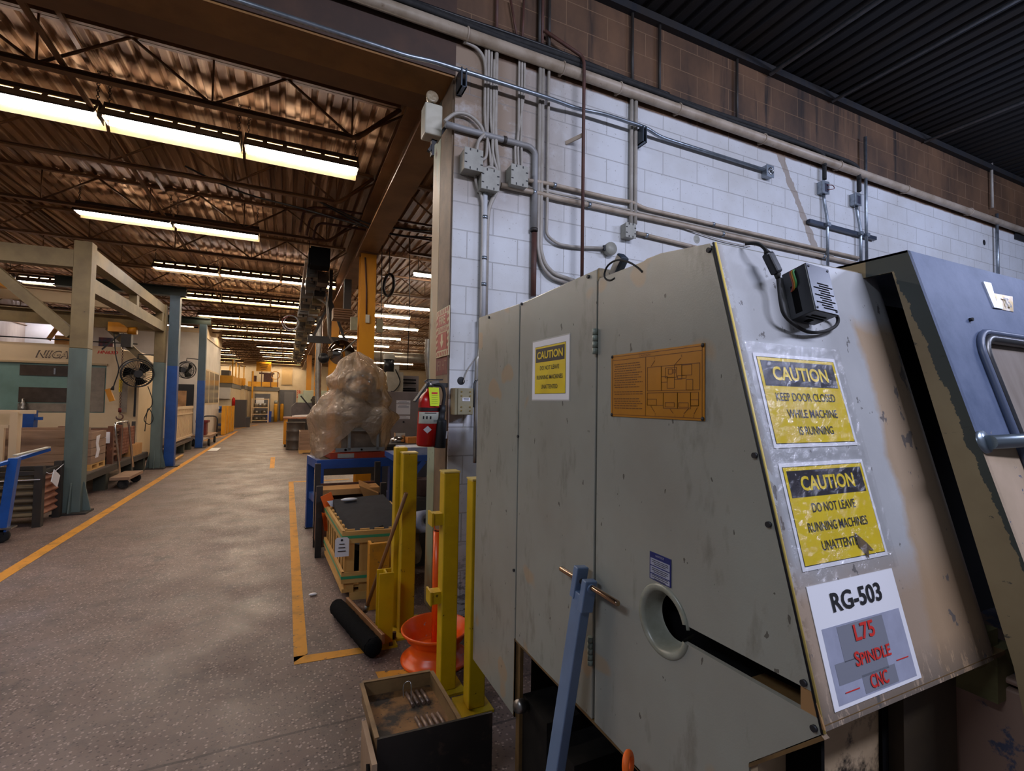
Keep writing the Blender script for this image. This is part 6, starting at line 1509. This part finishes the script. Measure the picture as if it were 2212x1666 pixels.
# --- sliding door hood on the right
XD = 1.45; CD = .134
def dy(z): return CD+.281*z
zt = 2.014
part('door_lip', MB().prism([(XD, dy(zt), zt), (XD, dy(.93), .93), (XD, dy(.93)+.10, .93), (XD, dy(1.043)+.085, 1.043), (XD, dy(1.97)+.048, 1.965), (XD, .735, 1.965), (XD, 1.15, 1.965), (XD, 1.15, zt)], (.014, 0, 0)), 'lip_worn', lm)
df = MB()
# door front with window opening (four strips)
def DP(x, z, off=0): return V((x, dy(z)-off, z))
wx0, wx1, wz0, wz1 = P(2118, 745, X=1.62).x, 2.5, 1.18, 0
def onD(px, py): return PP(px, py, (0, 1, -.281), CD)
wtl = onD(2112, 730); wz1 = wtl.z; wx0 = wtl.x
df.add([DP(XD, zt), DP(2.9, zt), DP(2.9, wz1), DP(XD, wz1)], [(0, 1, 2, 3)])
df.add([DP(XD, wz1), DP(wx0, wz1), DP(wx0, 1.15), DP(XD, 1.15)], [(0, 1, 2, 3)])
df.add([DP(wx1, wz1), DP(2.9, wz1), DP(2.9, 1.15), DP(wx1, 1.15)], [(0, 1, 2, 3)])
df.add([DP(XD, 1.15), DP(2.9, 1.15), DP(2.9, .93), DP(XD, .93)], [(0, 1, 2, 3)])
dp = part('sliding_door', df, 'door_worn', lm, 'blue over beige worn sliding door')
part('hood_top', MB().box(XD, dy(zt), zt-.006, 2.9, 1.15, zt), 'door_worn', lm)
# rounded window gasket and pane
def rr2(x0, z0, x1, z1, r, off, n=7):
    pts = []
    for cx_, cz_, t0 in ((x1-r, z1-r, 0), (x0+r, z1-r, math.pi/2), (x0+r, z0+r, math.pi), (x1-r, z0+r, 1.5*math.pi)):
        for k in range(n+1):
            t = t0+k*math.pi/2/n; pts.append(DP(cx_+r*math.cos(t), cz_+r*math.sin(t), off))
    return pts
part('window_gasket', MB().tube(rr2(wx0-.004, 1.17, wx1, wz1, .06, .004), .013, 8, closed=True), 'plastic_black', dp, 'black rubber gasket')
part('window_gasket', MB().tube(rr2(wx0-.022, 1.15, wx1+.02, wz1+.018, .07, .006), .009, 8, closed=True), mat('gasketblue', '#4a556d', .4), dp, 'blue-grey outer gasket')
part('window_pane', MB().poly([p+V((0, .006, 0)) for p in rr2(wx0, 1.17, wx1, wz1, .05, 0)]), mat('scratchedpane', '#8a8078', .3, c2='#776c63', sc=9, stretch=(3, 1, .4)), dp, 'hazy scratched pane')
def fillc(cx_, cz_, sx_, sz_, r):      # fill door corner outside the rounded window
    q = [DP(cx_, cz_)]+[DP(cx_+sx_*(r-r*math.cos(t)), cz_+sz_*(r-r*math.sin(t))) for t in [k*math.pi/2/6 for k in range(7)]]
    return MB().poly(q)
part('corner_web', fillc(wx0, wz1, 1, -1, .05), 'door_worn', dp)
hb0 = onD(2122, 955)
part('door_handle', MB().cyl(hb0+V((.0, -.012, 0)), DP(2.3, hb0.z, .09)+V((0, 0, .02)), .0165, 16).lathe(hb0+V((0, -.001, 0)), (0, -1, .281), [(.0, .006), (.026, .006), (.028, 0)], 18), mat('handlesteel', '#7d8a96', .3, .7), dp, 'steel tube handle')
sc_ = onD(2094, 691); part('door_screw', MB().cyl(sc_, sc_+V((0, -.008, 0)), .005, 8), 'ink', dp)
lu = V((1, 0, 0)); lv = V((0, .281, 1)).normalized()
q0 = onD(2150, 640)
bdg = part('badge', MB().prism([onD(2146, 634), onD(2186, 641), onD(2184+4, 674), onD(2158, 668)], (0, -.0015, 0)), 'goldletter', dp, 'worn metallic model badge')
link('badge_bar', MB().prism([onD(2121, 609), onD(2137, 612), onD(2148, 650), onD(2160, 653), onD(2163, 668), onD(2144, 665)], (0, -.004, 0)), mat('badgesilver', '#d5d8e0', .3, .5), bdg)
text('badge_lettering', '75', bdg, mat('badgegrey', '#6d6a66', .35, .5), onD(2172, 655)+V((0, -.004, 0)), lu, lv, .036, .030, .02, -.15)

# --- signs and plates (flat things fixed on the machine)
SUo, SVo = V((0, -1, 0)), V((0, 0, 1))           # end wall: reading direction and up
FU, FV = V((1, 0, 0)), V((0, .254, 1)).normalized()
FN = V((0, -1, .254)).normalized()
def quad(c, u, v, w, h, lift, nrm, th=.0006):
    c = V(c)+nrm*lift
    return MB().obox(c, u*w/2, v*h/2, nrm*th)
NS = V((-1, 0, 0))
def sheet_sign(name, label, c, u, v, nrm, w, h, body, lines, border=.018, hh=.25, capw=.78, title='CAUTION', thin=True, gloss=True, tape_=True):
    t = thing(name, label, 'sign', tuple(V(c)))
    if tape_: part('lamination', quad(c, u, v, w+.045, h+.05, .0054, nrm, .0003), 'clear_tape', t, 'wrinkled clear tape')
    part('sheet', quad(c, u, v, w, h, .0012, nrm), 'paper', t)
    bw, bh = w-2*border, h-2*border
    part('border', quad(c, u, v, bw, bh, .0019, nrm, .0003), 'ink', t)
    part('yellow_field', quad(c, u, v, bw-.003, bh-.003, .0023, nrm, .0003), 'signyellow', t)
    bc_ = V(c)+v*(bh/2-bh*hh/2-bh*.045)
    part('title_band', quad(bc_, u, v, bw*.93, bh*hh, .0027, nrm, .0003), mat('signnavy', '#1d1a26', .35), t)
    text('lettering', title, t, 'signyellow', bc_+nrm*.0036, u, v, bw*.93*capw, bh*hh*.56, .028, lift=.0002)
    return t
c1 = (S(1190, 798)); c1 = V((SX, (1.703+1.430)/2, (1.841+1.615)/2))
t = sheet_sign('caution_sign', 'small yellow caution sign on the end panel beside the hinge', c1, SUo, SVo, NS, .275, .226, None, None, border=.022, hh=.29, capw=.9, tape_=False)
bw, bh = .231, .182
for k, (s_, w_) in enumerate((('DO NOT LEAVE', .62), ('RUNNING MACHINES', .84), ('UNATTENTED', .53))):
    text('lettering', s_, t, 'ink', c1+SVo*(bh*(.5-.46-.195*k))+NS*.0033, SUo, SVo, bw*w_, bh*.088, .010, lift=.0002)
part('lamination', MB().obox(c1+NS*.0005, SUo*.142, SVo*.118, NS*.0004), mat('laminate', '#b4b2ae', .15), t, 'clear laminated edge')
f1 = (FP(1627, 762)+FP(1805, 775)+FP(1847, 965)+FP(1668, 968))/4
t = sheet_sign('caution_sign', 'keep door closed caution sign under wrinkled tape, upper of the two on the sloping front', f1, FU, FV, FN, .287, .212, None, None, border=.008, hh=.30, capw=.76)
for k, (s_, w_, dx) in enumerate((('KEEP DOOR CLOSED', .76, 0), ('WHILE MACHINE', .64, .03), ('IS RUNNING', .44, .02))):
    text('lettering', s_, t, 'ink', f1+FU*dx*.27+FV*(.19*(.5-.47-.20*k))+FN*.0033, FU, FV, .27*w_, .019, .007, lift=.0002)
f2 = (FP(1682, 1003)+FP(1862, 990)+FP(1912, 1200)+FP(1733, 1237))/4
t = sheet_sign('caution_sign', 'torn do-not-leave caution sign, lower of the two on the sloping front', f2, FU, FV, FN, .287, .212, None, None, border=.008, hh=.28, capw=.72)
for k, (s_, w_, dx) in enumerate((('DO NOT LEAVE', .54, 0), ('RUNNING MACHINES', .74, .0), ('UNATTENTE', .44, -.04))):
    text('lettering', s_, t, 'ink', f2+FU*dx*.27+FV*(.19*(.5-.44-.20*k))+FN*.0033, FU, FV, .27*w_, .019, .007, lift=.0002)
tc_ = FP(1862, 1180)+FN*.0042
part('tear', MB().prism([tc_+FU*-.018, tc_+FV*.03+FU*-.02, tc_+FU*.012+FV*.006, tc_+FU*.03+FV*-.012, tc_+FU*.012+FV*-.008, tc_+FU*.006+FV*-.026, tc_+FU*-.008+FV*-.006], FN*.0006), mat('tearbrown', '#6e5a3a', .6, c2='#3a3024', sc=30), t, 'brown torn patch')
f3 = (FP(1740, 1262)+FP(1930, 1230)+FP(1985, 1470)+FP(1800, 1537))/4
rg = thing('machine_id_sign', 'white and grey machine number sheet lowest on the sloping front', 'sign', tuple(f3))
part('sheet', quad(f3, FU, FV, .287, .215, .0012, FN), 'paper', rg)
part('grey_field', quad(f3+FV*-.036, FU, FV, .258, .130, .0018, FN, .0003), 'papergrey', rg, 'grey printed field')
part('grey_block', quad(f3+FV*-.005+FU*-.01, FU, FV, .15, .062, .0022, FN, .0003).obox(f3+FV*-.052+FU*-.035+FN*.0022, FU*.08, FV*.018, FN*.0003).obox(f3+FV*-.082+FU*.01+FN*.0022, FU*.055, FV*.016, FN*.0003), mat('papergrey2', '#777a85', .55), rg)
text('lettering', 'RG-503', rg, 'ink', f3+FV*.070+FU*.0+FN*.0024, FU, FV, .165, .036, .022)
text('lettering', 'L75', rg, 'inkred', f3+FV*.008+FU*-.005+FN*.003, FU, FV, .066, .030, .02)
text('lettering', 'S', rg, 'inkred', f3+FV*-.036+FU*-.047+FN*.003, FU, FV, .016, .026, .02)
text('lettering', 'PINDLE', rg, 'inkred', f3+FV*-.038+FU*.012+FN*.003, FU, FV, .100, .021, .02)
text('lettering', 'CNC', rg, 'inkred', f3+FV*-.081+FU*.004+FN*.003, FU, FV, .058, .024, .02)
part('red_line', MB().obox(f3+FV*-.084+FU*-.082+FN*.003, FU*.022, FV*.0009, FN*.0002).obox(f3+FV*-.062+FU*.095+FN*.003, FU*.021, FV*.0009, FN*.0002), 'inkred', rg)
# amber instruction plate
am = thing('amber_plate', 'amber engraved instruction plate with a machine diagram on the end panel', 'plate', (SX, 1.01, 1.56))
y0, y1, z0, z1 = .831, 1.189, 1.566, 1.747
cA = V((SX, (y0+y1)/2, (z0+z1)/2)); wA, hA = y1-y0, z1-z0
part('plate', quad(cA, SUo, SVo, wA, hA, .0015, NS, .0012), 'amberplate', am)
def AL(u, v): return cA+SUo*(u-.5)*wA+SVo*(v-.5)*hA+NS*.003
li = MB()
def seg(a, b, w=.0007): li.beam(AL(*a), AL(*b), .0004, w, NS) if False else li.obox((AL(*a)+AL(*b))/2, (AL(*b)-AL(*a))/2, ((AL(*b)-AL(*a)).normalized().cross(NS))*w, NS*.0002)
def rect(u0, v0, u1, v1):
    for a, b in (((u0, v0), (u1, v0)), ((u1, v0), (u1, v1)), ((u1, v1), (u0, v1)), ((u0, v1), (u0, v0))): seg(a, b)
rect(.02, .03, .98, .97); seg((.02, .91), (.98, .91)); seg((.43, .03), (.43, .91))
for r_ in ((.45, .40, .60, .75), (.60, .40, .96, .75), (.64, .58, .75, .72), (.67, .63, .71, .70), (.72, .64, .74, .69), (.66, .43, .73, .58), (.73, .55, .80, .75), (.80, .60, .89, .74), (.76, .56, .84, .60), (.84, .40, .90, .54), (.60, .52, .66, .60),
           (.45, .19, .62, .37), (.45, .19, .55, .28), (.62, .15, .76, .37), (.76, .15, .88, .37), (.64, .17, .73, .23), (.77, .17, .86, .23), (.88, .19, .95, .37), (.88, .19, .95, .27)): rect(*r_)
for a, b in (((.49, .76), (.53, .84)), ((.73, .75), (.79, .84)), ((.49, .18), (.53, .09)), ((.69, .14), (.72, .08)), ((.87, .17), (.82, .08)), ((.94, .17), (.91, .08))): seg(a, b)
part('diagram', li, 'plateink', am, 'engraved diagram')
for s_, u, v in (('5', .53, .88), ('6', .80, .87), ('2', .54, .06), ('1', .74, .05), ('4', .82, .05), ('3', .91, .05)):
    text('lettering', s_, am, 'plateink', AL(u, v), SUo, SVo, None, .006)
text('lettering', 'CAUTION', am, 'plateink', AL(.42, .94), SUo, SVo, .045, .0055)
rr3 = random.Random(5); tl_ = MB(); li = MB()
for k in range(20):
    v = .84-.037*k
    if k in (11, 14): continue
    u = .04+(0 if k % 3 == 0 else .012); e = .30+rr3.random()*.10
    while u < e:
        w_ = .012+rr3.random()*.03; seg((u, v), (min(u+w_, e), v), .0011); u += w_+.008
part('text_lines', li, 'plateink', am)
for u, v in ((.015, .975), (.985, .975), (.015, .025), (.985, .025)):
    q = AL(u, v); part('rivet', MB().lathe(q, NS, [(.005, -.002), (.005, .001), (.003, .003), (0, .0035)], 12), 'darksteel', am)
# small blue notice plate
nb = thing('notice_plate', 'small blue and white notice plate above the bar opening', 'plate', (SX, .977, 1.146))
cN = V((SX, .977, 1.182)); wN, hN = .078, .070
part('plate', quad(cN, SUo, SVo, wN, hN, .001, NS, .0008), mat('noticeblue', '#1b2766', .4), nb)
for v, h_ in ((.66, .25), (.37, .25), (.12, .17)):
    part('white_field', quad(cN+SVo*(v-.5)*hN, SUo, SVo, wN*.9, hN*h_, .0022, NS, .0003), 'papergrey', nb, 'pale printed field')
    li = MB()
    for k in range(3): li.obox(cN+SVo*((v-.5)*hN+(k-1)*.0045)+NS*.0027, SUo*(wN*(.38-.1*(k == 0))), SVo*.0007, NS*.0002)
    part('text_lines', li, 'ink', nb)
text('lettering', 'NOTICE', nb, 'papergrey', cN+SVo*.029+NS*.0022, SUo, SVo, .03, .005, .01)
# power supply box on the sloping front
c0 = FP(1708, 640); dep = .062
bxw, bxh = .083, .122
FDn = FN
ps = thing('power_supply', 'black perforated power supply box stuck on the sloping front', 'power supply', tuple(c0))
corner_tl, corner_bl, corner_br = FP(1690, 612), FP(1713, 690), FP(1752, 682)
bc0 = V((1.128, fy(1.862), 1.862))
tilt = math.radians(-4)
PU = (FU*math.cos(tilt)+FV*math.sin(tilt)); PV = (FV*math.cos(tilt)-FU*math.sin(tilt))
part('case', MB().obox(bc0+FN*(dep/2+.004), PU*bxw/2, PV*bxh/2, FN*dep/2), 'plastic_black', ps, bevel=.002)
part('end_face', MB().obox(bc0+FN*(dep+.0045), PU*(bxw/2-.001), PV*(bxh/2-.001), FN*.0007), mat('casegreyblue', '#4b4f5c', .35), ps, 'grey perforated face')
sl_ = MB()
for k in range(11):
    o_ = PU*(.010*math.sin(k*2.1)+.004); w_ = .020+.007*((k*7) % 3)/2
    sl_.obox(bc0+FN*(dep+.0055)+PV*(.012-.0062*k)+o_, PU*w_, PV*.0013, FN*.0004)
part('vent_slots', sl_, 'blackmatte', ps)
for a_ in (-1, 1):
    for b__ in (-1, 1): part('screw', MB().cyl(bc0+FN*(dep+.005)+PU*a_*.034+PV*b__*.053, bc0+FN*(dep+.0065)+PU*a_*.034+PV*b__*.053, .003, 8), 'ink', ps)
part('side_slot', MB().obox(bc0-PU*(bxw/2+.0005)+FN*.028+PV*-.015, PU*.0006, PV*.035, FN*.008), 'blackmatte', ps)
part('bottom_slots', MB().obox(bc0-PV*(bxh/2+.0004)+FN*.045, PU*.025, PV*.0005, FN*.002).obox(bc0-PV*(bxh/2+.0004)+FN*.035, PU*.03, PV*.0005, FN*.002).obox(bc0-PV*(bxh/2+.0004)+FN*.02, PU*.008, PV*.0006, FN*.007), 'blackmatte', ps)
e0 = bc0-PU*(bxw/2)+FN*.03
for k, m_ in enumerate((mat('wirered', '#9a4a34', .5), mat('wireorange', '#c08a2a', .5), mat('wiregreen', '#3f8a4a', .5))):
    part('wire', MB().tube(smoothpath([e0+PV*.058+PU*(.006)+FN*.004*k, e0+PV*.05-PU*.006+FN*.004*k, e0+PV*.02-PU*.004+FN*.004*k, e0+PV*.005-PU*(.004-.006*k)-FN*.008]), .0022, 6), m_, ps, ['red', 'orange', 'green'][k]+' wire')
# inline switch and its cord
sw0, sw1 = FP(1630, 563)+FN*.035, FP(1651, 606)+FN*.035
isw = thing('cord_switch', 'black inline cord switch hanging beside the power supply box', 'switch', tuple(sw1))
part('body', MB().beam(sw0, sw1, .024, .020, FN), 'plastic_black', isw, bevel=.005)
part('rocker', MB().beam(sw0*.6+sw1*.4+FU*.012, sw0*.35+sw1*.65+FU*.013, .007, .012, FN), 'black', isw)
cd = [FP(1602, 531)+FN*.01, FP(1612, 540)+FN*.03, FP(1622, 552)+FN*.036, sw0]
part('upper_cord', MB().tube(smoothpath(cd), .0042, 8).cyl(sw0+(sw0-sw1)*.18, sw0, .004, 8, .008), 'rubber', isw)
cd2 = [sw1]+[FP(*p)+FN*h_ for p, h_ in (((1658, 630), .03), ((1661, 660), .03), ((1672, 687), .025), ((1695, 705), .02), ((1735, 721), .012), ((1770, 720), .012), ((1794, 708), .014), ((1794, 692), .018), ((1778, 682), .02), ((1755, 679), .025))]
part('lower_cord', MB().tube(smoothpath(cd2), .0042, 8).cyl(sw1, sw1+(cd2[1]-sw1)*.4, .008, 8, .005), 'rubber', isw)
# adapter on top of the end panel
ad0, ad1 = P(1326, 598, X=SX+.03), P(1347, 552, X=SX+.03)
adp = thing('power_adapter', 'dark wall adapter wedged on top of the end panels, cord looped round it', 'adapter', tuple(ad0))
part('body', MB().beam(ad0, ad1, .036, .028, (1, 0, 0)), mat('adapterblue', '#2c3640', .35), adp, bevel=.006)
part('prong_end', MB().beam(ad0+(ad0-ad1)*.18, ad0, .024, .022, (1, 0, 0)), 'black', adp, bevel=.003)
cpts = [P(*p, X=SX+.0) for p in ((1328, 601), (1318, 606), (1308, 602), (1306, 590), (1314, 573), (1333, 562), (1357, 566), (1376, 577), (1388, 588))]
part('cord', MB().tube(smoothpath(cpts), .003, 8), 'rubber', adp)
# ------------------------------------------------------------------ leaning blue bar with rod
lb_ = thing('lifting_bar', 'blue-grey forked bar leaning on the lathe, bright rod through its head', 'bar', (.80, 1.30, 0))
T0 = V((.842, 1.262, 1.085)); B0 = V((.735, 1.375, .0))
ax_ = (B0-T0).normalized()
part('bar', MB().beam(T0+ax_*.06, B0, .056, .034, (1, 0, 0)), 'barblue', lb_, bevel=.003)
bev = V((1, 0, 0))
yv = V((0, 1, 0)); yv = (yv-ax_*yv.dot(ax_)).normalized(); xv = ax_.cross(yv)
for s_ in (-1, 1):
    part('fork_cheek', MB().obox(T0+yv*s_*.026+ax_*(.038 if s_ > 0 else .058), yv*.012, xv*.021, ax_*.048), 'barblue', lb_, bevel=.003)
    part('boss', MB().cyl(T0+yv*s_*.038+ax_*.03, T0+yv*s_*.044+ax_*.03, .014, 16), 'barblue', lb_)
rz = (T0+ax_*.03)
part('rod', MB().tube([rz+V((0, .14, 0)), rz+V((0, .135, 0)), rz+V((0, -.165, 0)), rz+V((0, -.168, 0))], [.0065, .0085, .0085, .007], 16), mat('rodbright', '#b39a84', .15, 1.0), lb_, 'bright steel rod')
# ------------------------------------------------------------------ orange lifting ring at the very bottom
orr = P(1357, 1650, X=.80)
og = thing('lifting_ring', 'orange painted ring handle sticking up under the lathe end panel', 'ring handle', (orr.x, orr.y, 0))
part('ring', MB().torus(orr, (.55, -.8, .1), .022, .0085, 24, 10), 'safety', og)
part('stem', MB().tube([orr+V((.0, 0, -.025)), orr+V((.01, .01, -.2)), V((orr.x+.02, orr.y+.02, .0))], .011, 10), 'safety', og)
# ------------------------------------------------------------------ steel scrap tray box
tr_ = thing('scrap_tray', 'rusty steel tray box with slotted bottom on the floor before the posts', 'tray', (.55, 2.2, 0))
bl, brr, frr, fll = V((.368, 2.435, .25)), V((.690, 2.405, .25)), V((.700, 2.0, .25)), V((.372, 2.02, .25))
part('pan', MB().prism([bl+V((0, 0, -.06)), brr+V((0, 0, -.06)), frr+V((0, 0, -.06)), fll+V((0, 0, -.06))], (0, 0, -.006)), 'tray_rust', tr_)
for a_, b__, nm4 in ((bl, brr, 'back_wall'), (brr, frr, 'side_wall'), (fll, bl, 'near_wall')):
    d_ = (b__-a_).normalized(); nn_ = d_.cross(V((0, 0, 1)))
    part(nm4, MB().obox((a_+b__)/2+V((0, 0, -.04)), d_*((b__-a_).length/2), nn_*.003, (0, 0, .045)).obox((a_+b__)/2+nn_*-.006+V((0, 0, .003)), d_*((b__-a_).length/2), nn_*.009, (0, 0, .003)), mat('trayrim', '#8a6d48', .5, c2='#6a5236', sc=8, chip='#2a2119', csc=16, clo=.64, chi=.68), tr_)
part('front_plate', MB().prism([V((.366, 2.012, .252)), V((.846, 1.972, .262)), V((.846, 1.972, 0)), V((.366, 2.012, 0))], (0, .012, 0)), mat('oilyplate', '#25211f', .4, c2='#171514', sc=4, chip='#3f3129', csc=6, clo=.6, chi=.68), tr_, 'dark oily front plate')
part('support', MB().box(.39, 2.06, .0, .68, 2.38, .18), 'blackmatte', tr_)
for (ua, va) in ((.60, .10), (.62, .62)):
    n_ = 5 if va < .3 else 4
    for k in range(n_):
        u = ua+.075*k
        q_ = lambda u_, v_: (fll*(1-u_)+frr*u_)*(1-v_)+(bl*(1-u_)+brr*u_)*v_+V((0, 0, -.052))
        lo_ = (0.03 if va < .3 else 0)
        a_, b__ = q_(min(u, .94), va+lo_), q_(min(u, .94)-.02, va+lo_+.26)
        part('slat', MB().tube([a_, b__], .0085, 8), mat('slatpink', '#8a7468', .35, .3, c2='#4a3c32', sc=18), tr_)
part('wire_loop', MB().tube(smoothpath([(.54, 2.33, .2), (.545, 2.35, .25), (.575, 2.34, .26), (.57, 2.30, .2)]), .002, 5), 'chrome', tr_)
pkb = thing('loose_board', 'pale offcut board standing against the near side of the rusty tray', 'board', (.33, 2.05, 0))
part('board', MB().prism([(.335, 2.22, .245), (.357, 2.22, .245), (.362, 1.86, .0), (.335, 1.86, .0), (.335, 2.15, .0)], (.0, -.0, 0)) if False else MB().obox((.345, 2.08, .105), (.010, 0, 0), (0, .14, 0), (0, 0, .105)), mat('boardpale', '#a58a70', .6, c2='#8f745a', sc=6), pkb)
part('black_strip', MB().obox((.331, 1.98, .09), (.002, 0, 0), (0, .03, -.02), (0, .03, .08)), 'blackmatte', pkb, 'black strip')
# paper scrap on the floor
p_ = P(676, 1287, Z=0)
solo('paper_scrap', 'small crumpled white paper scrap on the floor by the worn yellow line', 'paper scrap', MB().sphere(p_+V((0, 0, .012)), .026, 10, 6, (1.3, .7, .4)), 'paper')
